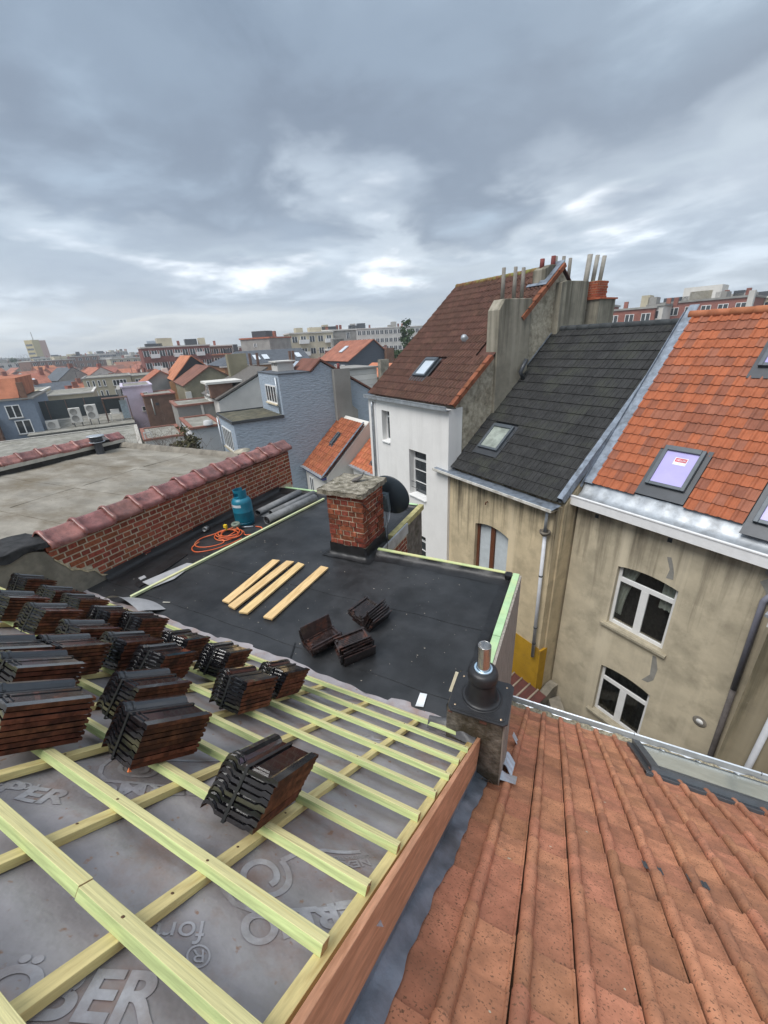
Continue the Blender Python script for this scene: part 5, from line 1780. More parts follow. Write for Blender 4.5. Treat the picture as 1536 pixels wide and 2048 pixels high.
# neighbouring stack behind the ridge
bs = rowthing('brick_stack', 'brick and render chimney stack with three pale pots behind the dark roof ridge', 'chimney', -9.55, 14.4)
m_ = MB(); m_.box(-0.4, 0.45, 0.0, 0.95, 10.5, 12.95); m_.build('rendered_base', SMOOTHC, bs)
m_ = MB(); m_.box(-0.46, 0.5, -0.05, 1.0, 12.951, 13.0); m_.build('tile_ledge', mat('ledge_tile', (0.42, 0.12, 0.06), rough=0.8, var=0.2), bs)
cr = MB(); cr.box(-0.27, 0.27, 0.06, 0.64, 13.0, 13.53); crb = cr.build('mortar_core', MORTAR, bs)
stq = brick_mesh(0.194, 0.03, 0.062, mat('orange_brick', (0.33, 0.095, 0.05), rough=0.85, var=0.2, scale=20, rnd=0.2)); hdq = brick_mesh(0.0905, 0.03, 0.062, MATS['orange_brick'])
bricks(crb, (-0.28, 0.05, 0), (1, 0, 0), (0, -1, 0), 0.56, 13.0, 7, 0.075, (stq, hdq)); bricks(crb, (0.28, 0.05, 0), (0, 1, 0), (1, 0, 0), 0.60, 13.0, 7, 0.075, (stq, hdq))
for k, y in enumerate((-0.10, 0.32, 0.72)):
    q = MB(); q.tube([(-0.05, y - 0.1, 13.0 if k == 0 else 13.4), (-0.05, y, 14.32)], 0.085 if k == 0 else 0.07, 12); q.build('chimney_pot', mat('pale_pot', (0.28, 0.265, 0.235), rough=0.8, var=0.15), bs)

# ---------------------------------------------------------------- cream house with dark roof
S1, D1 = -9.94, 8.3
dh = rowthing('dark_roofed_house', 'stained cream house with dark grey tiled roof and brown shuttered window', 'house', S1, D1)
X1 = 4.40
ha = [(1.61, 2.96, 4.9, 6.70)]
m_ = MB()
holes_wall(m_, 0.0, X1, 0, 7.97, 0.0, 0.22, ha)
arch_fill(m_, 1.61, 2.96, 6.56, 6.70, 0.0, 0.22)
m_.build('front_wall', CREAM1, dh)
m_ = MB()
pf = [(0.221, 0), (0.221, 8.02), (4.60, 11.92), (9.0, 8.05), (9.0, 0)]
m_.prism([(0.02, y, z) for y, z in pf], (X1 + 0.03, 0, 0))
m_.build('side_wall', CREAM1, dh)
BRW = mat('brown_window_wood', (0.13, 0.04, 0.015), rough=0.55, var=0.2, scale=20)
f = MB()
bar(f, 1.61, 1.70, 4.9, 6.72, 0.12); bar(f, 2.87, 2.96, 4.9, 6.62, 0.12); bar(f, 2.18, 2.34, 4.9, 6.72, 0.115); bar(f, 1.70, 2.87, 6.62, 6.76, 0.13)
w = f.build('window', BRW, dh)
for a, b_ in ((1.70, 2.18), (2.34, 2.87)):
    f = MB()
    for k in range(42):
        f.par((a, 0.165, 4.9 + k * 0.041), (b_ - a, 0, 0), (0, 0.006, 0.0), (0, 0.012, 0.036))
    f.build('roller_shutter', mat('pale_shutter', (0.46, 0.50, 0.52), rough=0.6, var=0.08), w)
usK = Vector((0, 4.55, 3.93)).normalized()
DARKT = mat('dark_concrete_tile', (0.030, 0.030, 0.030), rough=0.72, var=0.25, scale=6, bump=0.3, bscale=60, bdist=0.003, rnd=0.16, dirt=(0.045, 0.047, 0.038), dirt_scale=1.4, dirt_lim=(0.5, 0.7), spots=(20, 0.76, (0.16, 0.16, 0.14)))
tK = tile_mesh(0.290, 0.3345, 'ridge', DARKT, lap=0.08, lift=0.026)
oK = Vector((-0.02, 0.05, 8.15))
nK = EX.cross(usK)
keepK = lambda c, r_: not (0.80 < c * 0.29 + 0.12 < 1.80 and 0.80 < r_ * 0.3345 + 0.15 < 1.95)
field(dh, oK, usK, 15, 18, 0.290, 0.3345, tK, keep=keepK)
m_ = MB(); m_.par(oK - nK * 0.05, (4.42, 0, 0), usK * 6.0, -nK * 0.02); m_.par((0, 9.1, 8.2), (4.42, 0, 0), Vector((0, -4.5, 3.85)), (0, 0, -0.05)); m_.build('roof_deck', DARKMETAL, dh)
rd = MB(); rd.tube([(0, 0, 0), (0.42, 0, 0)], [0.105, 0.095], 10)
rdm = rd.mesh('ridge_tile', mat('dark_ridge_tile', (0.05, 0.055, 0.058), rough=0.7, var=0.2))
for k in range(11):
    link('ridge_tile', rdm, dh, Matrix.Translation((-0.02 + 0.40 * k, 4.60, 12.07)))
roof_window(dh, oK, usK, 0.90, 0.88, 0.80, 0.95, mat('curtained_roof_glass', (0.26, 0.29, 0.26), rough=0.08, var=0.4, scale=3, bump=0, spec=0.8))
g_ = MB()
g_.par((-0.20, -0.30, 7.95), (4.62, 0, 0), (0, 0.03, 0), (0, 0, 0.07)); g_.build('fascia', mat('offwhite_gutter_face', (0.62, 0.60, 0.55), rough=0.7, var=0.12, scale=4, dirt=(0.36, 0.33, 0.28), dirt_scale=3), dh)
g_ = MB()
g_.grid(lambda u, v: Vector((-0.20 + u * 4.62, -0.27 + 0.36 * v, 8.005 + 0.015 * math.sin(math.pi * v) + (0.12 * max(0, v - 0.7)) + 0.006 * math.sin(u * 30 + v * 4))), 40, 8)
g_.build('gutter_lining', LEAD, dh)
g_ = MB()
g_.par((-0.18, -0.28, 7.93), (4.58, 0, 0), (0, 0.28, 0), (0, 0, 0.02)); g_.build('soffit', CREAM1, dh)
g_ = MB()
for k in range(15):            # lead cap stepping up the verge
    g_.par(oK + EX * 4.33 + usK * (0.05 + 0.40 * k) + nK * (0.055 + 0.006 * (k % 2)), EX * 0.14, usK * 0.41, nK * 0.015)
    g_.par(oK + EX * 4.455 + usK * (0.05 + 0.40 * k) + nK * (-0.12), EX * 0.012, usK * 0.41, nK * 0.17)
g_.build('lead_verge_cap', LEAD, dh)
g_ = MB()
for k in range(9):            # lead against the gable of the white house
    g_.par(oK + EX * 0.26 + usK * (3.3 + 0.3 * k) + nK * (0.05 + 0.006 * (k % 2)), EX * 0.15, usK * 0.30, nK * 0.012)
g_.par(oK + EX * 0.10 + usK * 3.0 + nK * 0.05, EX * 0.10, usK * 2.95, nK * 0.10)
g_.build('lead_abutment', LEAD, dh)
g_ = MB(); g_.grid(lambda u, v: oK + EX * (0.24 + 0.10 * v + 0.02 * math.sin(u * 40)) + usK * (0.0 + 3.2 * u) + nK * (0.14 - 0.09 * v), 40, 3); g_.build('cement_fillet', CONCD, dh)
g_ = MB(); g_.tube([oK + EX * 0.62 + usK * 3.75 + nK * 0.03, oK + EX * 0.62 + usK * 3.78 + nK * 0.30, oK + EX * 0.62 + usK * 4.2 + nK * 0.42], 0.065, 10); g_.build('soil_vent', DARKMETAL, dh)
g_ = MB()
g_.tube([(4.19, -0.10, 7.95), (4.20, -0.12, 7.3)], 0.04, 8); g_.build('downpipe_upper', ZINC, dh)
g_ = MB(); g_.lathe([(0.06, -0.08), (0.13, 0.0), (0.135, 0.06), (0.12, 0.06), (0.11, 0.0), (0.05, -0.06)], 14, (4.21, -0.13, 7.28)); g_.build('hopper', CONCD, dh)
g_ = MB()
g_.tube([(4.21, -0.11, 7.22), (4.29, -0.11, 3.25)], 0.048, 10); g_.build('downpipe', GREYPLASTIC, dh)
for z in (6.0, 4.3, 3.75):
    g_ = MB()
    g_.lathe([(0.049, -0.02), (0.056, -0.02), (0.056, 0.02), (0.049, 0.02)], 10, (4.235 + (6 - z) * 0.02, -0.11, z))
    g_.build('pipe_clip', DARKMETAL, dh)
g_ = MB(); g_.box(3.3, 4.395, -0.012, -0.002, 0.8, 3.56); g_.box(4.402, 4.46, -0.012, 0.30, 0.8, 3.50); yw = g_.build('yellow_paint_panel', mat('ochre_yellow_paint', (0.50, 0.285, 0.022), rough=0.85, var=0.12, scale=4, bump=0.25, bscale=50, bdist=0.004, dirt=(0.34, 0.19, 0.03), dirt_scale=2), dh)
g_ = MB(); g_.box(0.16, 0.21, -0.004, 0.0, 7.30, 7.42); g_.build('vent_hole', DARKMETAL, dh)
g_ = MB(); g_.tube([(2.1, -0.02, 7.45), (2.1, -0.10, 7.45), (2.1, -0.11, 7.38)], 0.02, 6); g_.build('overflow_spout', mat('rusty_iron', (0.13, 0.055, 0.03), rough=0.8), dh)
# little tiled ledge in the yard corner
lt = rowthing('tiled_ledge', 'short dark red tiled wall coping in the yard corner below the yellow paint', 'wall', -6.3, 7.3)
m_ = MB(); m_.box(0.0, 1.2, 0.02, 0.98, 0, 1.72); m_.build('wall', CONC, lt)
for k in range(4):
    q = MB(); q.par((0.02 + k * 0.30, -0.02, 1.74 + 0.02 * k), (0.29, 0, 0.0), (0, 1.0, 0.28), (0, 0, 0.03)); q.tube([(0.02 + k * 0.30, -0.03, 1.78 + 0.02 * k), (0.02 + k * 0.30, 0.99, 2.06 + 0.02 * k)], 0.03, 6, mi=1)
    q.build('coping_tile', [mat('dark_red_ledge_tile', (0.10, 0.025, 0.018), rough=0.5, var=0.25), mat('mortar_roll', (0.40, 0.33, 0.26), rough=0.9)], lt)

# ---------------------------------------------------------------- cream house with orange roof
S2, D2 = -5.44, 9.0
oh = rowthing('orange_roofed_house', 'stained cream house with orange tiled roof and purple filmed roof windows', 'house', S2, D2)
X2 = 9.0
hb = [(1.23, 2.54, 5.06, 6.82), (1.33, 2.57, 2.10, 3.80)]
m_ = MB()
holes_wall(m_, 0.0, X2, 0, 8.03, 0.0, 0.20, hb)
for (a, b_, c, d) in hb:
    arch_fill(m_, a, b_, d - 0.09, d, 0.0, 0.20)
m_.build('front_wall', CREAM2, oh)
m_ = MB()
pf = [(0.55, 0), (0.55, 8.2), (3.36, 12.02), (7.0, 8.2), (7.0, 0)]
m_.prism([(0.03, y, z) for y, z in pf], (X2 - 0.03, 0, 0))
m_.build('side_wall', CREAM2, oh)
CURT = mat('grey_green_curtain', (0.62, 0.62, 0.55), rough=0.9, var=0.12, scale=12)
ROOM = mat('dark_room', (0.035, 0.03, 0.028), rough=0.9, var=0.3, scale=2)
for i, (a, b_, c, d) in enumerate(hb):
    f = MB()
    y = 0.11
    t_ = 0.075
    tr = d - 0.09 - (0.36 if i == 0 else 0.42)
    bar(f, a, a + t_, c, d - 0.08, y); bar(f, b_ - t_, b_, c, d - 0.08, y); bar(f, a + t_, b_ - t_, c, c + 0.10, y); bar(f, a + t_, b_ - t_, tr - 0.06, tr + 0.06, y - 0.004)
    mid = (a + b_) / 2
    bar(f, mid - 0.085, mid + 0.085, c + 0.10, tr - 0.06, y - 0.004)
    n = 8
    for k in range(n):           # arched head
        u0, u1 = k / n, (k + 1) / n
        z0_ = d - 0.09 + 0.09 * (1 - (2 * u0 - 1) ** 2); z1_ = d - 0.09 + 0.09 * (1 - (2 * u1 - 1) ** 2)
        f.par((a + (b_ - a) * u0, y, z0_ - 0.022), ((b_ - a) / n, 0, z1_ - z0_), (0, 0.05, 0), (0, 0, 0.022))
    w = f.build('window', WHITEPVC, oh, bevel=0.006)
    p = MB(); p.face([(a, y + 0.025, c), (b_, y + 0.025, c), (b_, y + 0.025, d), (a, y + 0.025, d)]); p.build('pane', GLASS, w)
    s_ = MB(); s_.par((a - 0.12, -0.09, c - 0.07), (b_ - a + 0.24, 0, 0), (0, 0.20, 0.02), (0, 0, 0.06)); s_.build('sill', mat('stone_sill', (0.36, 0.32, 0.24), rough=0.9, var=0.2, scale=8), w)
    r_ = MB()
    r_.face([(a - 0.3, 0.54, c - 0.3), (b_ + 0.3, 0.54, c - 0.3), (b_ + 0.3, 0.54, d + 0.1), (a - 0.3, 0.54, d + 0.1)])
    r_.face([(a - 0.3, 0.21, c - 0.3), (a - 0.3, 0.54, c - 0.3), (a - 0.3, 0.54, d + 0.1), (a - 0.3, 0.21, d + 0.1)]); r_.face([(b_ + 0.3, 0.21, c - 0.3), (b_ + 0.3, 0.54, c - 0.3), (b_ + 0.3, 0.54, d + 0.1), (b_ + 0.3, 0.21, d + 0.1)])
    r_.face([(a - 0.3, 0.21, c - 0.3), (b_ + 0.3, 0.21, c - 0.3), (b_ + 0.3, 0.54, c - 0.3), (a - 0.3, 0.54, c - 0.3)])
    r_.build('room', ROOM, w)
    cu = MB()
    if i == 0:
        cu.grid(lambda u, v: Vector((a - 0.02 + (0.18 + 0.30 * v * v) * u + 0.0 * v, 0.30 + 0.02 * math.sin(u * 26), c + 0.2 + (d - c - 0.2) * v)), 26, 8)
        cu.grid(lambda u, v: Vector((b_ + 0.02 - (0.42) * u, 0.30 + 0.02 * math.sin(u * 26), c + 0.9 + (d - c - 0.9) * v)), 26, 8)
    else:
        cu.grid(lambda u, v: Vector((a - 0.05 + (b_ - a + 0.1) * u, 0.28 + 0.018 * math.sin(u * 70), c + 0.0 + (d - c) * v)), 70, 2)
    cu.build('curtain', CURT if i == 0 else mat('net_curtain', (0.30, 0.33, 0.28), rough=0.9, var=0.2, scale=10), w)
usO = Vector((0, 3.39, 3.92)).normalized()
nO = EX.cross(usO)
ORT = mat('orange_clay_tile', (0.40, 0.128, 0.062), rough=0.72, var=0.12, scale=6, bump=0.15, bscale=60, bdist=0.002, rnd=0.0)
t_ = ORT.node_tree
oi = t_.nodes.new('ShaderNodeObjectInfo')
rp = t_.nodes.new('ShaderNodeValToRGB'); rp.color_ramp.interpolation = 'LINEAR'
els = rp.color_ramp.elements
for p_, c_ in ((0.12, (0.78, 0.95, 1.2, 1)), (0.30, (0.60, 0.72, 0.95, 1)), (0.5, (0.85, 0.85, 0.85, 1))):
    e_ = els.new(p_); e_.color = c_
els[0].color = (0.55, 0.68, 0.9, 1); els[0].position = 0.0
els[-1].color = (0.98, 0.98, 0.97, 1); els[-1].position = 1.0
t_.links.new(oi.outputs['Random'], rp.inputs[0])
mxx = t_.nodes.new('ShaderNodeMix'); mxx.data_type = 'RGBA'; mxx.blend_type = 'MULTIPLY'; mxx.inputs[0].default_value = 1.0
bb = t_.nodes['Principled BSDF']; src_ = bb.inputs['Base Color'].links[0].from_socket
t_.links.new(src_, mxx.inputs[6]); t_.links.new(rp.outputs[0], mxx.inputs[7]); t_.links.new(mxx.outputs[2], bb.inputs['Base Color'])
tO = tile_mesh(0.2, 0.2445, 'pan', ORT, lap=0.06, lift=0.026)
oO = Vector((0.16, 0.20, 8.53))
LEN = 4.85
skyl = [(1.10, 0.28, 0.78, 0.98), (1.86, 3.37, 0.80, 0.98), (3.12, 0.04, 0.80, 1.05), (3.95, 3.37, 0.8, 0.98)]


def keepO(c, r_):
    x, t = c * 0.2 + 0.1, r_ * 0.2445 + 0.12
    return not any(a - 0.14 < x < a + w + 0.14 and b_ - 0.30 < t < b_ + h + 0.02 for a, b_, w, h in skyl)


vis = lambda c, r_: keepO(c, r_) and c * 0.2 < 3.5 - r_ * 0.055
field(oh, oO, usO, 18, 20, 0.2, 0.2445, tO, keep=vis, jit=0.003)
q_ = MB()
for r_ in range(20):
    for c in range(42):
        if keepO(c, r_) and not (c < 18 and vis(c, r_)):
            for pf_ in tO.polygons:
                q_.face([oO + EX * (c * 0.2 + tO.vertices[v].co.x) + usO * (r_ * 0.2445 + tO.vertices[v].co.y) + nO * tO.vertices[v].co.z for v in pf_.vertices])
q_.build('roof_tiles_beyond', ORT, oh, kind='stuff')
m_ = MB(); m_.par(oO - nO * 0.05 - usO * 0.02, (8.8, 0, 0), usO * (LEN + 0.1), -nO * 0.02); m_.par((0.1, 6.95, 8.3), (8.8, 0, 0), Vector((0, -3.5, 3.85)), (0, 0, -0.05)); m_.build('roof_deck', DARKMETAL, oh)
rd = MB(); rd.tube([(0, 0, 0), (0.45, 0, 0)], [0.10, 0.09], 12); rdm2 = rd.mesh('ridge_tile', mat('orange_ridge_tile', (0.40, 0.15, 0.075), rough=0.75, var=0.15, rnd=0.12))
for k in range(16):
    link('ridge_tile', rdm2, oh, Matrix.Translation((0.08 + 0.43 * k, 3.37, 12.22)))
for i, (a, b_, w, h) in enumerate(skyl):
    rw_, q, n_ = roof_window(oh, oO, usO, a, b_, w, h, FILMGLASS if i != 3 else SKYGLASS, 'roof window with purple film and a red and white sticker' if i == 0 else None, apron=0.26)
    if i == 0:
        s_ = MB(); s_.face([q(0.30, 0.56, 0.088), q(0.55, 0.56, 0.088), q(0.55, 0.74, 0.088), q(0.30, 0.74, 0.088)]); st2_ = s_.build('sticker', mat('sticker_white', (0.72, 0.72, 0.78), rough=0.4), rw_)
        s_ = MB(); s_.face([q(0.315, 0.635, 0.0895), q(0.535, 0.635, 0.0895), q(0.535, 0.725, 0.0895), q(0.315, 0.725, 0.0895)]); s_.build('sticker_band', mat('sticker_red', (0.55, 0.06, 0.09), rough=0.4), rw_)
        c_ = bpy.data.curves.new('sticker_lettering', 'FONT'); c_.body = 'VELUX'; c_.size = 0.062; c_.offset = 0.001; c_.materials.append(MATS['sticker_white'])
        tx_ = bpy.data.objects.new('sticker_lettering', c_); COL.objects.link(tx_); tx_.parent = rw_; tx_.matrix_basis = frame(q(0.332, 0.658, 0.0905), EX, usO, n_); to_mesh_obj(tx_)
# eaves: zinc apron, box gutter, white fascia
g_ = MB()
g_.grid(lambda u, v: Vector((-0.05 + u * 9.0, -0.26 + 0.50 * v, 8.22 + [0.0, -0.03, -0.03, 0.06, 0.30][int(round(v * 4))] + 0.006 * math.sin(u * 160) * (v > 0.6))), 160, 4)
g_.build('gutter_lining', ZINC, oh)
g_ = MB(); g_.box(-0.08, 9.0, -0.30, -0.265, 8.02, 8.235); g_.box(-0.08, 9.0, -0.315, -0.25, 8.237, 8.26); g_.build('white_fascia', mat('white_fascia_paint', (0.80, 0.80, 0.80), rough=0.45, var=0.05), oh)
g_ = MB(); g_.box(-0.06, 9.0, -0.262, 0.0, 8.03, 8.05); g_.build('soffit', CREAM2, oh)
g_ = MB()
for k in range(13):
    g_.par(oO + EX * (-0.20) + usO * (-0.05 + 0.40 * k) + nO * (0.03 + 0.005 * (k % 2)), EX * 0.22, usO * 0.405, nO * 0.012)
g_.par(oO + EX * (-0.21) + usO * (-0.2) + nO * (0.0), EX * 0.012, usO * 5.1, nO * 0.11)
g_.build('lead_verge', LEAD, oh)
g_ = MB()
for (x, z) in ((0.51, 7.80), (2.14, 7.81)):
    g_.box(x - 0.045, x + 0.045, -0.003, 0.0, z - 0.05, z + 0.05)
g_.build('putlog_hole', DARKMETAL, oh)
g_ = MB(); g_.lathe([(0.0, 0.012), (0.065, 0.012), (0.07, 0.0)], 18); g_.lathe([(0.07, 0.004), (0.13, 0.002), (0.135, -0.002)], 18, mi=1); o = g_.build('wall_vent', [WHITEPVC, mat('vent_ring', (0.22, 0.20, 0.17), rough=0.9)], oh); o.matrix_basis = Matrix.Translation((3.59, -0.012, 3.87)) @ Matrix.Rotation(R(90), 4, 'X')
g_ = MB(); g_.tube([(3.95, -0.05, 7.45), (3.90, -0.10, 7.40), (3.86, -0.10, 7.30), (3.92, -0.10, 5.2)], 0.055, 10); g_.build('downpipe', mat('plum_grey_pipe', (0.22, 0.22, 0.27), rough=0.5, var=0.1), oh)
g_ = MB(); g_.tube([(3.92, -0.09, 5.19), (4.0, -0.09, 2.0)], 0.052, 10); g_.build('iron_downpipe', mat('old_iron_pipe', (0.13, 0.115, 0.11), rough=0.7, var=0.25), oh)
g_ = MB(); g_.grid(lambda u, v: Vector((3.9 + 1.2 * u, -0.006, 7.0 + 1.0 * v)), 1, 1); 
g_ = MB(); g_.prism([(3.75, -0.008, 8.02), (3.72, -0.008, 7.8), (3.80, -0.008, 7.72), (3.70, -0.008, 7.6), (3.82, -0.008, 7.45), (3.9, -0.008, 7.2), (6, -0.008, 7.2), (6, -0.008, 8.02)], (0, 0.006, 0)); g_.build('cement_patch', mat('grey_cement_patch', (0.27, 0.26, 0.235), rough=0.95, var=0.15, scale=5, bump=0.3), oh)
for (pl_, nm) in (([(2.22, 7.42), (2.30, 7.44), (2.36, 7.30), (2.42, 7.12), (2.44, 6.95), (2.30, 6.93), (2.33, 7.15)], 'crack_repair'), ([(2.45, 4.86), (2.53, 4.86), (2.62, 4.55), (2.60, 4.2), (2.50, 4.05), (2.36, 4.02), (2.50, 4.3)], 'crack_repair')):
    g_ = MB(); g_.prism([(x - 0.05, -0.006, z) for x, z in pl_], (0, 0.004, 0)); g_.build(nm, MATS['grey_cement_patch'], oh)
# rear annex wall on the right with its own pipe
an = rowthing('rear_annex', 'narrow mossy concrete annex wall with a grey downpipe, beside the iron drainpipe', 'building', -1.24, 8.05)
m_ = MB(); m_.box(0, 2.6, 0.0, 0.94, 0, 7.55); m_.build('wall', streaky('mossy_annex_concrete', (0.25, 0.21, 0.14), (0.06, 0.055, 0.035), 2.0, 6.8, sx=4), an)
m_ = MB(); m_.box(-0.10, 2.7, -0.12, 0.93, 7.551, 7.60); m_.build('zinc_roof', ZINC, an)
m_ = MB(); m_.box(-0.04, 2.6, -0.05, -0.002, 7.35, 7.55); m_.build('white_fascia', WHITEPVC, an)
m_ = MB(); m_.tube([(0.48, -0.08, 7.3), (0.40, -0.08, 1.0)], 0.05, 10); m_.build('downpipe', GREYPLASTIC, an)
m_ = MB(); m_.box(0.95, 1.0, -0.3, 0.0, 0.0, 5.0); m_.build('buttress', CONCD, an)
# yard wall corner
yw = rowthing('yard_wall', 'low rendered yard wall in the corner between the two cream houses', 'wall', -5.5, 7.2)
m_ = MB(); m_.prism([(0.05, 0.0, 0), (0.05, 0.0, 1.1), (0.05, 1.55, 2.05), (0.05, 1.78, 2.05), (0.05, 1.78, 0)], (0.25, 0, 0)); m_.par((0.3, 1.4, 0), (1.5, -1.2, 0), (0.1, 0.38, 0), (0, 0, 1.7)); m_.build('wall', CONC, yw)
# yard paving
m_ = MB(); m_.face([tuple(row(-9, 3.2, 0.02)), tuple(row(3, 2.0, 0.02)), tuple(row(3, 9.0, 0.02)), tuple(row(-9, 9.0, 0.02))]); tag(m_.build('yard_pavement', CONCD), kind='structure')
# ================================================================ houses between the yards and the town
BLUE = mat('blue_grey_painted_brick', (0.36, 0.42, 0.49), rough=0.85, var=0.20, scale=1.2, stretch=(3.5, 3.5, 13.0), bump=0.0, dirt=(0.235, 0.28, 0.34), dirt_scale=1.2, dirt_lim=(0.5, 0.75))
t_ = BLUE.node_tree            # fine relief of painted courses
geo_ = t_.nodes.new('ShaderNodeNewGeometry')
mp_ = t_.nodes.new('ShaderNodeMapping'); mp_.inputs['Scale'].default_value = (5.0, 5.0, 14.5)
nz_ = t_.nodes.new('ShaderNodeTexNoise'); nz_.inputs['Scale'].default_value = 1.0; nz_.inputs['Detail'].default_value = 4; nz_.inputs['Roughness'].default_value = 0.6
bp_ = t_.nodes.new('ShaderNodeBump'); bp_.inputs['Strength'].default_value = 0.8; bp_.inputs['Distance'].default_value = 0.06
t_.links.new(geo_.outputs['Position'], mp_.inputs[0]); t_.links.new(mp_.outputs[0], nz_.inputs['Vector']); t_.links.new(nz_.outputs[0], bp_.inputs['Height']); t_.links.new(bp_.outputs[0], t_.nodes['Principled BSDF'].inputs['Normal'])
REDT = mat('far_red_tile', (0.31, 0.125, 0.085), rough=0.85, var=0.22, scale=1.2, rnd=0.25, bump=0.3, bscale=8, bdist=0.03)
ORGT = mat('far_orange_tile', (0.38, 0.15, 0.085), rough=0.85, var=0.2, scale=1.2, rnd=0.2, bump=0.3, bscale=8, bdist=0.03)
BRNT = mat('far_brown_tile', (0.20, 0.095, 0.07), rough=0.85, var=0.2, scale=1.2, rnd=0.2, bump=0.3, bscale=8, bdist=0.03)
SLATE = mat('far_slate', (0.075, 0.085, 0.10), rough=0.6, var=0.2, scale=2, rnd=0.2, bump=0.2, bscale=8)
OFFW = mat('far_offwhite_wall', (0.62, 0.60, 0.56), rough=0.9, var=0.1, scale=0.6, rnd=0.15)
BEIGE = mat('far_beige_wall', (0.48, 0.43, 0.32), rough=0.9, var=0.1, scale=0.6, rnd=0.12)
FBRICK = mat('far_brick_wall', (0.25, 0.10, 0.075), rough=0.9, var=0.18, scale=1.5, rnd=0.25)
BBRICK = mat('far_brown_brick', (0.19, 0.11, 0.08), rough=0.9, var=0.2, scale=2, rnd=0.1)
GREYW = mat('far_grey_wall', (0.30, 0.29, 0.27), rough=0.9, var=0.15, scale=0.7, rnd=0.12)
PINK = mat('pale_lilac_wall', (0.60, 0.52, 0.62), rough=0.9, var=0.06, scale=1, dirt=(0.5, 0.43, 0.5), dirt_scale=0.8)
OLIVE = mat('olive_grey_render', (0.26, 0.235, 0.165), rough=0.92, var=0.15, scale=1, dirt=(0.19, 0.17, 0.12), dirt_scale=0.7)
BLACKCL = mat('black_cladding', (0.022, 0.025, 0.03), rough=0.6, var=0.15)
PANEL = mat('dark_green_panel', (0.030, 0.042, 0.046), rough=0.5, var=0.15)
PEACH = mat('peach_render', (0.56, 0.30, 0.15), rough=0.9, var=0.08)
GRAVEL = mat('grey_gravel_roof', (0.26, 0.25, 0.22), rough=0.95, var=0.25, scale=2, dirt=(0.17, 0.16, 0.13), dirt_scale=0.8)


def win_s(parent, x, D0_, D1_, z0, z1, frame_m=WHITEPVC, bars=1, sill=True, ft=0.07):
    """window in a wall that faces along +x (local), D as local y"""
    f = MB()
    f.box(x, x + 0.03, D0_, D0_ + ft, z0, z1); f.box(x, x + 0.03, D1_ - ft, D1_, z0, z1); f.box(x, x + 0.03, D0_ + ft, D1_ - ft, z0, z0 + ft); f.box(x, x + 0.03, D0_ + ft, D1_ - ft, z1 - ft, z1)
    for k in range(bars):
        c = D0_ + (D1_ - D0_) * (k + 1) / (bars + 1)
        f.box(x, x + 0.032, c - ft * 0.6, c + ft * 0.6, z0 + ft, z1 - ft)
    w = f.build('window', frame_m, parent)
    p = MB(); p.face([(x + 0.012, D0_ + 0.02, z0 + 0.02), (x + 0.012, D1_ - 0.02, z0 + 0.02), (x + 0.012, D1_ - 0.02, z1 - 0.02), (x + 0.012, D0_ + 0.02, z1 - 0.02)]); p.build('pane', DARKGLASS, w)
    if sill:
        s_ = MB(); s_.box(x, x + 0.08, D0_ - 0.05, D1_ + 0.05, z0 - 0.06, z0 - 0.002); s_.build('sill', GREYW, w)
    return w


def win_f(parent, y, a, b_, z0, z1, frame_m=WHITEPVC, bars=1, sill=True, ft=0.07, sillm=None):
    """window in a wall that faces -y (local)"""
    f = MB()
    f.box(a, a + ft, y - 0.03, y, z0, z1); f.box(b_ - ft, b_, y - 0.03, y, z0, z1); f.box(a + ft, b_ - ft, y - 0.03, y, z0, z0 + ft); f.box(a + ft, b_ - ft, y - 0.03, y, z1 - ft, z1)
    for k in range(bars):
        c = a + (b_ - a) * (k + 1) / (bars + 1)
        f.box(c - ft * 0.6, c + ft * 0.6, y - 0.032, y, z0 + ft, z1 - ft)
    w = f.build('window', frame_m, parent)
    p = MB(); p.face([(a + 0.02, y - 0.012, z0 + 0.02), (b_ - 0.02, y - 0.012, z0 + 0.02), (b_ - 0.02, y - 0.012, z1 - 0.02), (a + 0.02, y - 0.012, z1 - 0.02)]); p.build('pane', DARKGLASS, w)
    if sill:
        s_ = MB(); s_.box(a - 0.05, b_ + 0.05, y - 0.10, y, z0 - 0.07, z0 - 0.002); s_.build('sill', sillm or GREYW, w)
    return w


def gabled(e, x0, x1, prof, wm, rm, oh_=0.15, tk=0.09, ridge=True):
    """walls whose gable profile (y,z list incl. eaves and ridge) faces along x; roof slabs on the sloping runs"""
    m_ = MB()
    m_.prism([(x0, prof[0][0], 0)] + [(x0, y, z) for y, z in prof] + [(x0, prof[-1][0], 0)], (x1 - x0, 0, 0))
    m_.build('wall', wm, e)
    m_ = MB()
    for (a, b_) in zip(prof[:-1], prof[1:]):
        d = Vector((0, b_[0] - a[0], b_[1] - a[1])); n = Vector((0, -d.z, d.y)).normalized()
        du = d.normalized()
        m_.par(Vector((x0 - oh_, a[0], a[1])) + n * 0.004 - (du * oh_ if a is prof[0] else Vector()), (x1 - x0 + 2 * oh_, 0, 0), d + du * (oh_ * ((a is prof[0]) + (b_ is prof[-1]))), n * tk)
    m_.build('roof', rm, e)


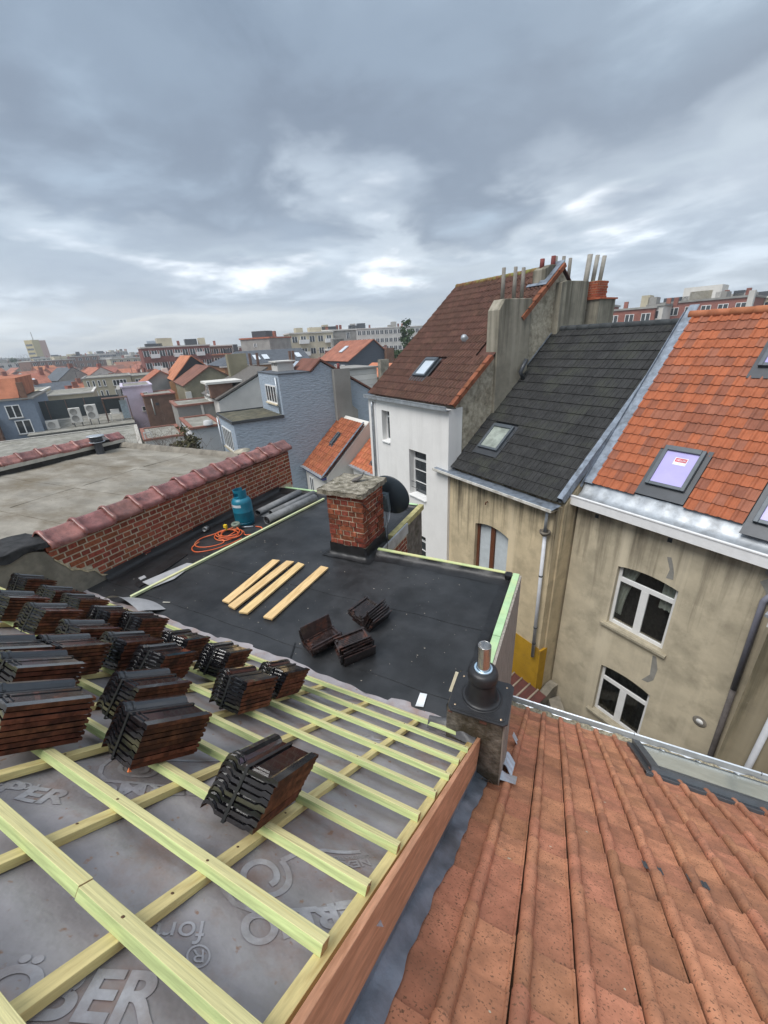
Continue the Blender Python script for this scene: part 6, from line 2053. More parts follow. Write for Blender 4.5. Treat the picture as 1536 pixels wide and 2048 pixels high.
# ---- blue-grey painted house
bh = rowthing('blue_house', 'blue-grey painted brick house stepped in two flat roofed storeys', 'house', -20.0, 0)
m_ = MB(); m_.box(-3.55, 0, 3.88, 6.37, 0, 8.74); m_.build('lower_wall', BLUE, bh)
m_ = MB(); m_.prism([(0.0, 6.371, 0), (0.0, 6.371, 10.72), (0.0, 8.10, 10.72), (0.0, 8.65, 11.17), (0.0, 11.6, 9.42), (0.0, 11.6, 0)], (-3.5, 0, 0)); m_.build('upper_wall', BLUE, bh)
m_ = MB(); m_.box(-3.60, 0.03, 3.85, 6.368, 8.741, 8.80); m_.build('lower_flat_roof', mat('mossy_felt', (0.10, 0.095, 0.07), rough=0.95, var=0.3, scale=3, dirt=(0.17, 0.15, 0.10), dirt_scale=1.5), bh)
m_ = MB(); m_.box(-3.63, 0.06, 3.80, 3.85, 8.70, 8.84); m_.box(-3.66, -3.605, 3.852, 6.368, 8.70, 8.86); m_.box(0.031, 0.06, 3.852, 6.368, 8.70, 8.84); m_.build('roof_edge_trim', DARKMETAL, bh)
m_ = MB(); m_.box(-3.55, 0.03, 6.34, 8.10, 10.721, 10.78); m_.build('upper_flat_roof', SLATE, bh)
m_ = MB(); m_.par((-2.5, 8.02, 10.73), (2.58, 0, 0), (0, 0.66, 0.54), (0, -0.05, 0.06)); m_.par((-2.5, 8.66, 11.22), (2.58, 0, 0), (0, 3.05, -1.81), (0, 0.04, 0.07)); m_.build('tiled_roof', BRNT, bh)
m_ = MB(); m_.par((-3.5, 6.9, 10.5), (1.2, 0, 0), (0, 1.9, 1.6), (0, 0, 0.2)); 
m_ = MB(); m_.box(0.0, 0.28, 9.20, 10.12, 6.5, 10.78); m_.prism([(0, 9.2, 6.5), (0, 10.45, 6.5), (0, 10.45, 8.6), (0, 10.12, 8.9), (0, 10.12, 6.6)], (0.25, 0, 0)); m_.build('rendered_flue', GREYW, bh)
m_ = MB(); m_.tube([(0.14, 9.55, 10.7), (0.14, 9.55, 11.05)], 0.08, 10); m_.build('chimney_pot', POTR, bh)
win_f(bh, 6.371, -2.42, -0.66, 9.28, 10.18, bars=3, sillm=mat('cream_sill', (0.6, 0.52, 0.38), rough=0.8))
win_f(bh, 3.879, -3.05, -0.85, 7.15, 8.25, bars=4, sillm=MATS['stone_sill'])
for (x, y, z0, z1) in ((-0.30, 6.30, 8.85, 10.6), (-3.58, 3.80, 5.0, 8.6)):
    m_ = MB(); m_.tube([(x, y, z0), (x, y, z1)], 0.045, 8); m_.build('downpipe', ZINC, bh)
m_ = MB(); m_.box(-2.9, -1.9, 7.0, 7.9, 10.78, 11.05); m_.box(-3.0, -1.8, 6.9, 8.0, 11.22, 11.28)
for k in range(4):
    m_.box(-2.9 + 0.3 * k, -2.82 + 0.3 * k, 7.02, 7.88, 11.051, 11.22)
m_.build('flat_chimney_cap', OFFW, bh)

# ---- small orange roofed houses below it
for (nm, lab, s0, w, d0, ze, rise, run, fas, wm, sky_) in (
        ('low_house', 'low white house with brown-orange tiles and a blue eaves board', -19.93, 2.75, 7.12, 6.05, 2.35, 2.55, (0.05, 0.055, 0.19), OFFW, (1.1, 1.7, 0.28, 0.75)),
        ('low_house', 'low white house with bright orange tiles and white rooflight beside the tall white house', -17.1, 2.5, 8.55, 6.45, 2.0, 2.2, (0.7, 0.7, 0.7), WHITE, (1.5, 0.5, 0.55, 0.9))):
    e = rowthing(nm, lab, 'house', s0, d0)
    m_ = MB(); m_.prism([(0, 0, 0), (0, 0, ze), (0, run, ze + rise), (0, run * 2, ze), (0, run * 2, 0)], (w, 0, 0)); m_.build('wall', wm, e)
    us_ = Vector((0, run, rise)).normalized(); n_ = EX.cross(us_)
    tm = tile_mesh(0.25, 0.30, 'pan', mat('small_house_tile_%d' % (s0 > -18), (0.30, 0.10, 0.05) if s0 < -18 else (0.42, 0.14, 0.07), rough=0.8, var=0.2, scale=3, rnd=0.15), lift=0.03)
    field(e, Vector((0, -0.12, ze - 0.02)) + n_ * 0.05, us_, int(w / 0.25), int(math.hypot(run, rise) / 0.30), 0.25, 0.30, tm)
    m_ = MB(); m_.par((0, -0.2, ze - 0.1), (w, 0, 0), (0, 0.2, 0.0), (0, 0, 0.12)); m_.build('eaves_board', mat('eaves_%d' % (s0 > -18), fas, rough=0.6), e)
    m_ = MB(); m_.par(Vector((0, -0.3, ze + 0.03)), (w, 0, 0), (0, 0.30, 0.05), (0, 0, 0.02)); m_.build('zinc_gutter', ZINC, e)
    x, t, ww, hh = sky_
    roof_window(e, Vector((0, -0.12, ze - 0.02)) + n_ * 0.05, us_, x, t, ww, hh, SKYGLASS if s0 < -18 else mat('white_blind_glass', (0.6, 0.65, 0.68), rough=0.1, var=0.05), apron=0.1)
    win_f(e, 0.0, 0.45, 1.0, ze - 1.35, ze - 0.45)
    if w > 2.6:
        m_ = MB()
        for k in range(9):
            m_.par(Vector((w - 0.1, -0.2, ze)) + us_ * (0.38 * k) + n_ * 0.06, EX * 0.12, us_ * 0.37, n_ * 0.02)
        m_.build('lead_verge', LEAD, e)
m_ = MB()

# ---- buildings on the left, seen on their side faces: (s of face)
def sbuild(name, lab, cat, s, depth, prof, wm, rm=None, wins=(), flat=True, group=None, base=0.0):
    e = rowthing(name, lab, cat, s, 0, group)
    if flat:
        (ya, yb, z) = prof
        m_ = MB(); m_.box(-depth, 0, ya, yb, base, z); m_.build('wall', wm, e)
        m_ = MB()
        for (a_, b_, c_, d_) in ((-depth - 0.1, 0.1, ya - 0.1, ya + 0.15), (-depth - 0.1, 0.1, yb - 0.15, yb + 0.1), (-depth - 0.1, -depth + 0.15, ya + 0.153, yb - 0.153), (-0.15, 0.1, ya + 0.153, yb - 0.153)):
            m_.box(a_, b_, c_, d_, z + 0.003, z + 0.13)
        m_.build('roof_edge', rm or GREYW, e)
        m_ = MB(); m_.box(-depth + 0.153, -0.153, ya + 0.153, yb - 0.153, z + 0.003, z + 0.05); m_.build('flat_roof', GRAVEL, e)
    else:
        gabled(e, -depth, 0, prof, wm, rm)
    for w in wins:
        win_s(e, 0.002, *w[:4], bars=(w[4] if len(w) > 4 else 1))
    return e


e = sbuild('slate_blue_house', 'narrow blue-grey house with an orange tile-hung top at the left frame edge', 'house', -45, 8, (-14, -6.9, 8.95), mat('slate_blue_render', (0.20, 0.24, 0.30), rough=0.9, var=0.08), GREYW, [(-8.85, -7.9, 7.55, 8.6), (-8.6, -7.55, 6.2, 7.35)])
m_ = MB(); m_.par((-8, -14, 8.95 + .17), (8.0, 0, 0), (0, 6.3, 0), (-1.2, 0, 1.5)); m_.build('tile_hung_top', ORGT, e)
m_ = MB(); m_.box(-0.4, 0.02, -7.6, -7.2, 8.9, 10.3); m_.build('chimney', BBRICK, e)
e = sbuild('brick_side_house', 'dark brown brick wall at the left frame edge below the blue-grey house', 'house', -44.4, 1, (-14, -9.6, 7.6), BBRICK, GREYW)

e = rowthing('roof_terrace', 'flat roof terrace screened by dark green panels', 'building', -47, 0)
m_ = MB(); m_.box(-10, 3.4, -7.8, -0.2, 0, 6.15); m_.build('wall', GREYW, e)
m_ = MB(); m_.box(-10, 3.5, -7.9, -0.1, 6.153, 6.23); m_.build('roof_deck', GRAVEL, e)
for k in range(5):
    m_ = MB(); m_.box(-0.06, 0.0, -7.78 + 1.4 * k, -6.42 + 1.4 * k, 6.9, 8.52); m_.build('screen_panel', PANEL, e)
m_ = MB()
for k in range(6):
    m_.box(0.01, 0.08, -7.83 + 1.4 * k, -7.77 + 1.4 * k, 6.24, 8.56)
m_.build('screen_post', mat('rusty_post', (0.16, 0.11, 0.09), rough=0.8), e)
m_ = MB(); m_.box(0.0, 0.1, -7.8, -0.8, 6.78, 6.88); m_.build('screen_rail', OFFW, e)
m_ = MB(); m_.box(-9.9, 0.05, -8.15, -7.92, 5, 9.0); m_.build('end_wall', BEIGE, e)
for (y, z, w, hgt, lab) in ((-3.6, 6.75, 0.85, 1.25, 'twin fan air conditioner, right one before the dark panels'), (-4.85, 6.6, 0.85, 1.25, 'twin fan air conditioner, middle one before the dark panels'), (-6.7, 6.25, 0.9, 0.75, 'single fan air conditioner, lowest one before the dark panels')):
    a = rowthing('air_conditioner', lab, 'air conditioner', -45.6, y, 'air conditioners on the terrace')
    q = MB(); q.box(0, 0.34, 0, w, z, z + hgt); q.build('casing', OFFW, a, bevel=0.02)
    nf = 2 if hgt > 1 else 1
    for k in range(nf):
        q = MB(); q.lathe([(0.0, 0.0), (0.25, 0.0), (0.27, 0.015)], 18); o = q.build('fan_grille', GREYW, a); o.matrix_basis = Matrix.Translation((0.342, w * 0.42, z + hgt * (0.28 + 0.46 * k) if nf == 2 else z + hgt / 2)) @ Matrix.Rotation(R(90), 4, 'Y')
    q = MB(); q.box(0.05, 0.29, 0.1, 0.15, 6.22, z); q.box(0.05, 0.29, w - 0.15, w - 0.1, 6.22, z); q.build('stand', DARKMETAL, a)
# clutter under a small canopy
e = rowthing('terrace_canopy', 'small dark timber canopy with white garden furniture on the terrace', 'canopy', -45.6, -2.2)
m_ = MB()
for (x, y) in ((0, 0), (0, 2.0), (-1.2, 0), (-1.2, 2.0)):
    m_.box(x, x + 0.07, y, y + 0.07, 6.2, 8.3)
m_.box(-1.2, 0.07, 0, 2.07, 8.3, 8.36)
m_.build('timber_frame', mat('brown_timber', (0.13, 0.08, 0.06), rough=0.8), e)
m_ = MB(); m_.box(-0.9, -0.2, 0.3, 1.2, 6.9, 6.96); m_.box(-0.9, -0.85, 0.3, 0.35, 6.2, 6.9); m_.box(-0.25, -0.2, 1.1, 1.15, 6.2, 6.9); m_.box(-0.25, -0.2, 0.3, 0.35, 6.2, 6.9); m_.box(-0.8, -0.3, 0.4, 1.1, 6.96, 7.3); m_.build('white_table', OFFW, e)
m_ = MB(); m_.box(-1.15, -1.1, 1.3, 1.9, 6.3, 8.0); m_.build('glazed_door', mat('pale_door', (0.5, 0.6, 0.65), rough=0.3), e)

sbuild('cream_back_house', 'cream flat roofed house with white cornice behind the dark panels', 'house', -56, 8, (-9.6, -7.75, 8.75), BEIGE, OFFW)
sbuild('cream_back_house', 'long low cream flat roofed house with a bright white roof edge', 'house', -55, 8, (-7.7, -3.2, 8.35), BEIGE, OFFW)
sbuild('beige_apartment', 'beige three storey apartment house with two rows of narrow windows', 'apartment house', -70, 9, (-4.8, 0.9, 9.15), BEIGE, GREYW, [(-4.4 + k * 0.62, -4.08 + k * 0.62, z, z + 0.85, 0) for k in range(4) for z in (8.05, 6.7)] + [(-1.4, 0.3, 8.0, 8.8, 3), (-1.4, 0.3, 6.8, 7.6, 3)])
sbuild('beige_apartment', 'pale beige apartment wing with wide glazed windows beside the narrow windowed block', 'apartment house', -72, 9, (1.0, 4.4, 8.95), BEIGE, GREYW, [(1.4, 2.2, 7.8, 8.6, 1), (2.5, 3.9, 7.8, 8.6, 3)])
e = sbuild('lilac_house', 'pale lilac rendered house with two small windows', 'house', -48, 6, (-0.4, 2.2, 9.0), PINK, mat('white_flaky_edge', (0.55, 0.5, 0.6), rough=0.9), [(1.25, 1.75, 7.9, 8.45, 0), (0.85, 1.25, 6.6, 7.1, 0)])
m_ = MB(); m_.box(-6, 0.0, -0.85, -0.52, 0, 8.9); m_.build('side_return', GREYW, e)
e = sbuild('brown_brick_block', 'windowless brown brick box with one dark opening and a white pipe', 'building', -45, 4, (1.15, 3.85, 8.25), BBRICK, mat('red_coping', (0.30, 0.12, 0.09), rough=0.8))
m_ = MB(); m_.box(0.0, 0.02, 2.0, 2.3, 7.35, 7.6); m_.build('dark_opening', DARKMETAL, e)
m_ = MB(); m_.tube([(0.05, 1.75, 6.5), (0.05, 1.75, 8.0)], 0.05, 8); m_.build('white_pipe', OFFW, e)
e = sbuild('grey_yard_building', 'grey rendered yard building with brick coping in front of the olive gable', 'building', -33, 4, (2.75, 5.8, 8.3), GREYW, mat('brick_edge', (0.26, 0.13, 0.10), rough=0.85))
m_ = MB(); m_.box(0.0, 0.06, 4.35, 4.5, 7.0, 8.28); m_.build('white_pilaster', OFFW, e)
e = sbuild('pale_grey_house', 'pale grey-white rendered wall with red brick coping left of the blue house', 'house', -27.2, 5, (2.75, 4.6, 7.55), mat('pale_grey_render', (0.50, 0.50, 0.50), rough=0.92, var=0.05, scale=1), mat('brick_edge2', (0.26, 0.12, 0.09), rough=0.85))
m_ = MB(); m_.lathe([(0.0, 0.3), (0.25, 0.25), (0.3, 0.0)], 16, (-0.1, 3.8, 7.7)); m_.build('rounded_gable_knob', MATS['pale_grey_render'], e)
for k in range(2):
    win_f(e, 2.749, -4.6 + 2.0 * k, -3.4 + 2.0 * k, 5.6, 7.1)
sbuild('white_row_house', 'white walled yard house half hidden by bare shrubs', 'house', -31, 5, (0.2, 2.6, 6.6), OFFW, mat('brick_edge3', (0.26, 0.12, 0.09), rough=0.85))
sbuild('grey_flat_house', 'long grey flat roof with puddles beyond the beige roof', 'building', -24, 17, (-11.0, -0.1, 6.25), GREYW, mat('pale_roof_edge', (0.42, 0.40, 0.36), rough=0.9))
sbuild('grey_flat_house', 'grey flat roofed yard building with a white upright frame on its roof', 'building', -31.5, 7, (-1.0, 3.0, 6.0), BEIGE, GRAVEL)
e = rowthing('orange_gable_house', 'orange roofed house with a black clad gable', 'house', -52, 0)
gabled(e, -9, 0, [(4.7, 9.1), (7.0, 11.45), (9.6, 9.3)], BLACKCL, ORGT)
m_ = MB(); m_.box(0.0, 0.05, 4.2, 5.2, 5, 9.0); m_.build('side_bay', PEACH, e)
m_ = MB(); m_.box(-7.6, -6.6, 4.25, 4.9, 9.3, 10.2); m_.build('dormer', OFFW, e)
e = rowthing('orange_gable_house', 'grey rendered house with a small orange roof left of the black gable', 'house', -58, 0)
gabled(e, -8, 0, [(1.6, 8.4), (4.0, 9.9), (6.4, 8.4)], GREYW, ORGT)
e = rowthing('olive_gable_house', 'olive grey gable house with a brown tiled roof', 'house', -44, 0)
gabled(e, -8, 0, [(4.75, 8.95), (7.35, 10.5), (9.3, 9.3)], OLIVE, BRNT)
m_ = MB(); m_.box(0.0, 0.3, 4.7, 5.2, 5.5, 8.4); m_.build('white_buttress', OFFW, e)
m_ = MB(); m_.box(0.01, 0.6, 7.0, 8.6, 6.0, 7.9); m_.build('glazed_porch', mat('pale_glazing', (0.35, 0.42, 0.45), rough=0.2), e)
e = rowthing('slate_roof_house', 'peach walled house with a broad slate roof and three rooflights', 'house', -60, 0)
m_ = MB(); m_.box(-10, 0, 11.9, 24, 0, 9.7); m_.build('wall', PEACH, e)
m_ = MB(); m_.idx([(0.3, 11.4, 9.9), (0.3, 24.5, 9.9), (-10.3, 24.5, 9.9), (-10.3, 11.4, 9.9), (-3.5, 14.6, 11.6), (-3.5, 24.5, 11.6)], [(0, 1, 5, 4), (0, 4, 3), (3, 4, 5, 2), (1, 2, 5)]); m_.build('slate_roof', SLATE, e)
m_ = MB(); m_.box(0.0, 0.45, 11.3, 24.5, 9.72, 9.88); m_.build('white_eaves', OFFW, e)
win_s(e, 0.0, 13.2, 14.4, 8.1, 9.4, bars=2)
for y in (13.6, 16.4, 17.7, 22.6):
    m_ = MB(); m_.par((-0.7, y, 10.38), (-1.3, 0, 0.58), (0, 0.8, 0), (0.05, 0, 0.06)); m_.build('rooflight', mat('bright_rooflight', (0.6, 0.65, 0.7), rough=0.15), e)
for y in (15.2, 16.2, 20.9, 21.4):
    m_ = MB(); m_.box(0.5, 0.8, y, y + 0.3, 8.0, 11.3); m_.build('flue', BBRICK, e)
e = rowthing('dormer_house', 'white house with slanting grey roof and boxy white dormer beside the blue house', 'house', -31, 0)
m_ = MB(); m_.prism([(0, 5.3, 0), (0, 5.3, 8.6), (0, 9.1, 10.4), (0, 9.1, 0)], (-6, 0, 0)); m_.build('wall', OFFW, e)
m_ = MB(); m_.par((-6.2, 5.2, 8.65), (6.3, 0, 0), (0, 4.0, 1.9), (0, -0.05, 0.1)); m_.build('grey_roof', mat('grey_brown_slate', (0.13, 0.12, 0.11), rough=0.8, var=0.2), e)
m_ = MB(); m_.box(-2.6, -0.6, 5.0, 6.6, 8.8, 9.75); m_.build('dormer_cheek', BBRICK, e)
m_ = MB(); m_.box(-2.8, -0.4, 4.8, 7.3, 9.752, 9.9); m_.build('dormer_roof', OFFW, e)
win_f(e, 4.999, -2.2, -1.0, 8.95, 9.65, bars=1)
win_f(e, 5.299, -5.4, -4.6, 6.6, 8.4, bars=0); win_f(e, 5.299, -4.2, -3.2, 6.6, 8.4, bars=1)
m_ = MB(); m_.box(-5.6, -4.9, 7.5, 9.0, 8.5, 11.6); m_.build('chimney', OLIVE, e)
e = rowthing('slate_gable_house', 'house with slate hung gable and red-orange roof in front of the long white block', 'house', -42, 0)
gabled(e, -8, 0, [(21.5, 10.1), (24.8, 12.15), (28.3, 9.3)], mat('slate_hanging', (0.075, 0.09, 0.115), rough=0.6, var=0.12, scale=3, stretch=(1, 1, 5), bump=0.3), REDT)
m_ = MB(); m_.box(0.002, 0.5, 26.2, 27.2, 7, 11.2); m_.build('brick_flue', BBRICK, e)
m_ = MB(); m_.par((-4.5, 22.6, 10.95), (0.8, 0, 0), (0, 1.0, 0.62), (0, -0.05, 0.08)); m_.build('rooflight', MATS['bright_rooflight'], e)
for k in range(2):
    win_f(e, 21.499, -3.6 + 1.6 * k, -2.6 + 1.6 * k, 8.3, 9.7)
e = rowthing('white_clad_extension', 'white weatherboarded flat roofed extension behind the blue house', 'building', -30, 0)
for k in range(9):
    m_ = MB(); m_.par((-4, 14.9, 6.2 + 0.42 * k), (4.0, 0, 0), (0, 3.0, 0), (0, 0, 0.40)); m_.build('weatherboard', OFFW, e)
m_ = MB(); m_.box(-4.1, 0.1, 14.8, 18.0, 9.99, 10.12); m_.build('flat_roof', GREYW, e)
m_ = MB(); m_.box(0.05, 0.5, 18.0, 18.8, 5, 10.6); m_.build('flue', CONC, e)
m_ = MB(); m_.box(-4, -0.05, 14.95, 17.85, 0, 9.98); m_.build('core', GREYW, e)
e = rowthing('low_orange_roof', 'small ochre gable with orange roof showing beside the white weatherboards', 'house', -33, 0)
gabled(e, -5, 0, [(20.5, 8.9), (22.3, 9.9), (24.0, 8.9)], OLIVE, ORGT)
e = rowthing('upright_doorway', 'upright white door surround standing on a grey flat roof', 'door surround', -31.0, 0.2)
m_ = MB(); m_.box(0, 0.05, 0, 0.08, 6.15, 7.2); m_.box(0, 0.05, 0.42, 0.5, 6.15, 7.2); m_.box(0, 0.05, 0.08, 0.42, 7.1, 7.2); m_.build('jamb', OFFW, e)

# ================================================================ trees and shrubs
BARK = mat('bark', (0.09, 0.07, 0.055), rough=0.95, var=0.3, scale=8)
LEAF = mat('evergreen_leaf', (0.045, 0.075, 0.030), rough=0.7, var=0.4, scale=2.5, rnd=0.1, bump=0)
LEAFD = mat('olive_evergreen_leaf', (0.075, 0.07, 0.030), rough=0.7, var=0.4, scale=2.5, bump=0)


def branches(m_, base, h, spread, n, r0, rg, levels=3):
    def grow(p, d, L_, r, lev):
        pts = [p]
        q = Vector(p)
        dd = Vector(d)
        for k in range(4):
            dd = (dd + Vector((rg.uniform(-.18, .18), rg.uniform(-.18, .18), rg.uniform(-.05, .12)))).normalized()
            q = q + dd * (L_ / 4)
            pts.append(q.copy())
        m_.tube(pts, [r, r * .85, r * .7, r * .55, r * .35], 5, caps=False)
        if lev > 0:
            for k in range(3 + (lev > 1)):
                i = rg.randint(1, 4)
                nd = (dd * 0.6 + Vector((rg.uniform(-1, 1), rg.uniform(-1, 1), rg.uniform(-.1, .8))) * spread).normalized()
                grow(pts[i], nd, L_ * rg.uniform(.45, .7), r * 0.5, lev - 1)
    for k in range(n):
        grow(Vector(base), Vector((rg.uniform(-.5, .5) * spread, rg.uniform(-.5, .5) * spread, 1)).normalized(), h * 0.55, r0, levels)


def crown(m_, c, rx, rz_, n, leaf, rg, clumps=26):
    cs = []
    for k in range(clumps):
        while True:
            v = Vector((rg.uniform(-1, 1), rg.uniform(-1, 1), rg.uniform(-1, 1)))
            if v.length < 1: break
        cs.append((Vector((v.x * rx, v.y * rx, v.z * rz_)), rg.uniform(.22, .42) * rx))
    for k in range(n):
        cc, rr_ = rg.choice(cs)
        v = Vector((rg.gauss(0, .5), rg.gauss(0, .5), rg.gauss(0, .45))) * rr_
        p = Vector(c) + cc + v
        u = Vector((rg.uniform(-1, 1), rg.uniform(-1, 1), rg.uniform(-1, 1))).normalized() * leaf
        w = u.orthogonal().normalized() * leaf * rg.uniform(.5, 1)
        m_.face([p - u - w, p + u - w * .5, p + u + w, p - u + w * .5])


def tree(name, lab, loc, h, rx, rz_, n, leaf, seed, lm=LEAF):
    rg = random.Random(seed)
    e = thing(name, lab, 'tree', loc)
    m_ = MB(); m_.tube([(0, 0, 0), (0.05, 0, h * .4), (0, 0.05, h * .75)], [0.03 * h, 0.022 * h, 0.01 * h], 8); branches(m_, (0, 0, h * .35), h * .7, .8, 3, 0.012 * h, rg, 1); m_.build('trunk', BARK, e)
    m_ = MB(); crown(m_, (0, 0, h - rz_), rx, rz_, n, leaf, rg); m_.build('crown', lm, e)
    return e


def bare(name, lab, loc, h, spread, n, r0, seed, m=BARK, levels=3, group=None):
    rg = random.Random(seed)
    e = thing(name, lab, 'tree' if h > 4 else 'shrub', loc, 0, group)
    m_ = MB(); branches(m_, (0, 0, 0), h, spread, n, r0, rg, levels); m_.build('branches', m, e)
    return e


def polar(psi, r, z=0.0):
    return Vector((r * math.sin(R(psi)), r * math.cos(R(psi)), z))


tree('evergreen_tree', 'tall dark evergreen tree rising behind the brown roof edge', polar(-22.4, 62), 14.3, 1.15, 2.6, 2200, 0.12, 5)
tree('evergreen_tree', 'lower bushy green tree at the edge of the brown tiled roof', polar(-24.0, 52), 11.2, 0.9, 1.8, 1300, 0.11, 6)
TW = mat('twig', (0.16, 0.12, 0.095), rough=0.9, var=0.2)
for i, (s_, d_, h_, lab) in enumerate(((-24.5, 0.4, 4.3, 'bare shrub with tangled grey twigs, leftmost behind the beige roof'), (-23.2, 1.5, 4.2, 'bare twiggy shrub in the middle before the white wall'), (-22.0, 2.6, 3.8, 'bare shrub with upright twigs nearest the pale grey wall'))):
    p = row(s_ + 1.2, d_ - 0.5, 5.0)
    bare('bare_shrub', lab, p, h_, 1.3, 6, 0.028, 20 + i, TW, 3, 'shrubs in the yard behind the beige roof')
e = thing('evergreen_shrub', 'olive evergreen bush among the bare shrubs behind the beige roof', 'shrub', row(-22.4, 1.7, 5.6))
m_ = MB(); crown(m_, (0, 0, 1.7), 0.75, 1.2, 1500, 0.06, random.Random(3), 18); m_.build('foliage', LEAFD, e)
m_ = MB(); m_.tube([(0, 0, 0), (0.02, 0, 1.5)], 0.05, 6); m_.build('stem', BARK, e)
# ================================================================ the town
WINM = MB()
WINM.box(-0.55, 0.55, -0.03, 0, -0.65, 0.65, 1)
WINM.box(-0.45, 0.45, -0.045, -0.03, -0.55, 0.55, 0)
win_small = WINM.mesh('window', [DARKGLASS, WHITEPVC])
ROOFL = MB(); ROOFL.box(-0.4, 0.4, -0.6, 0.6, 0, 0.08)
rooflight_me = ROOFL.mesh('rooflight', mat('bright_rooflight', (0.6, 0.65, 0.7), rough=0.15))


def town_house(psi, r, w, d, h, rh, turn, wm, rm, lab, group, zbase=0.0, detail=True, flat=False, rg=random):
    e = thing('town_house', lab, 'house', polar(psi, r, zbase), -R(psi) + R(turn), group)
    m_ = MB()
    if flat:
        m_.box(-w / 2, w / 2, -d / 2, d / 2, 0, h)
        m_.build('wall', wm, e)
        m_ = MB(); m_.box(-w / 2 - 0.15, w / 2 + 0.15, -d / 2 - 0.15, d / 2 + 0.15, h + 0.003, h + 0.25); m_.build('roof', rm, e)
    else:
        m_.prism([(-w / 2, -d / 2, 0), (-w / 2, -d / 2, h), (-w / 2, 0, h + rh), (-w / 2, d / 2, h), (-w / 2, d / 2, 0)], (w, 0, 0))
        m_.build('wall', wm, e)
        m_ = MB()
        for sg in (-1, 1):
            dv = Vector((0, -sg * d / 2, rh)); n = Vector((0, sg * rh, d / 2)).normalized()
            m_.par(Vector((-w / 2 - 0.1, sg * d / 2, h)) - dv.normalized() * 0.3 + n * 0.005, (w + 0.2, 0, 0), dv + dv.normalized() * 0.3, n * 0.12)
        rf = m_.build('roof', rm, e)
        if detail and rg.random() < 0.6:
            k = rg.uniform(-w * .3, w * .3)
            dv = Vector((0, d / 2, rh)).normalized(); n = Vector((0, -rh, d / 2)).normalized()
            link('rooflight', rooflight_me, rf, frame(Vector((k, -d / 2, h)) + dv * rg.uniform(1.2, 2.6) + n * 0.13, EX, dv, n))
    if detail:
        m_ = MB(); x = rg.choice((-1, 1)) * (w / 2 - 0.4); m_.box(x - 0.35, x + 0.35, -0.3, 0.5, h + rh * 0.4, h + rh + 0.9); m_.build('chimney', FBRICK, e)
        if rg.random() < 0.35:
            m_ = MB(); m_.tube([(x, 0.1, h + rh + 0.8), (x, 0.1, h + rh + 2.6)], 0.04, 4); m_.box(x - 0.5, x + 0.5, 0.08, 0.12, h + rh + 2.2, h + rh + 2.25); m_.box(x - 0.35, x + 0.35, 0.08, 0.12, h + rh + 2.45, h + rh + 2.5); m_.build('aerial', DARKMETAL, e)
        nw = max(1, int(w // 2.4))
        for k in range(nw):
            for z in ((h - 1.3, h - 4.1) if h > 6 else (h - 1.3,)):
                link('window', win_small, e, Matrix.Translation((-w / 2 + w * (k + 0.5) / nw, -d / 2, z)))
    return e


rg = random.Random(42)
kinds = [(OFFW, REDT, 'white house with red tiled roof in the distant sea of roofs'), (FBRICK, REDT, 'brick house with red tiled roof in the distant sea of roofs'), (FBRICK, ORGT, 'brick house with orange tiled roof in the distant sea of roofs'),
         (BEIGE, REDT, 'beige house with red tiled roof in the distant sea of roofs'), (OFFW, BRNT, 'white house with brown roof in the distant sea of roofs'), (GREYW, SLATE, 'grey house with slate roof in the distant sea of roofs')]
wts = [5, 5, 4, 3, 3, 2]
ORD = ['first', 'second', 'third', 'fourth', 'fifth', 'sixth', 'seventh', 'eighth', 'ninth', 'tenth']
ORDN = lambda n: ORD[n - 1] if n <= 10 else '%d%s' % (n, 'th' if n % 100 in (11, 12, 13) else {1: 'st', 2: 'nd', 3: 'rd'}.get(n % 10, 'th'))
for ri, r_ in enumerate((88, 99, 111, 125, 141, 158, 177, 199, 224, 254, 290, 335)):
    psi = -71.0
    cnt_ = 0
    while psi < (-26 if r_ > 100 else -38):
        w = rg.uniform(4.6, 6.6) * (1 if r_ < 180 else 1.25)
        wm, rm, lab = rg.choices(kinds, wts)[0]
        turn = rg.choice((0, 0, 90, 0)) + rg.uniform(-14, 14) + 22
        lim = 7.4 if r_ < 120 else 8.2
        h = rg.uniform(4.6, lim) - r_ * 0.004
        rh = rg.uniform(1.7, 2.6)
        if rg.random() < 0.9:
            cnt_ += 1
            town_house(psi + math.degrees(w / 2 / r_), r_ + rg.uniform(-4, 4), w * 1.02, rg.uniform(6.5, 8.5), h, rh, turn, wm, rm, '%s, %s from left in the %s row of town roofs' % (lab.split(' in the')[0], ORDN(cnt_), ORDN(ri + 1)), 'distant town rooftops', detail=r_ < 170, rg=rg)
        psi += math.degrees(w / r_) * rg.choice((1.0, 1.0, 1.05, 1.35))


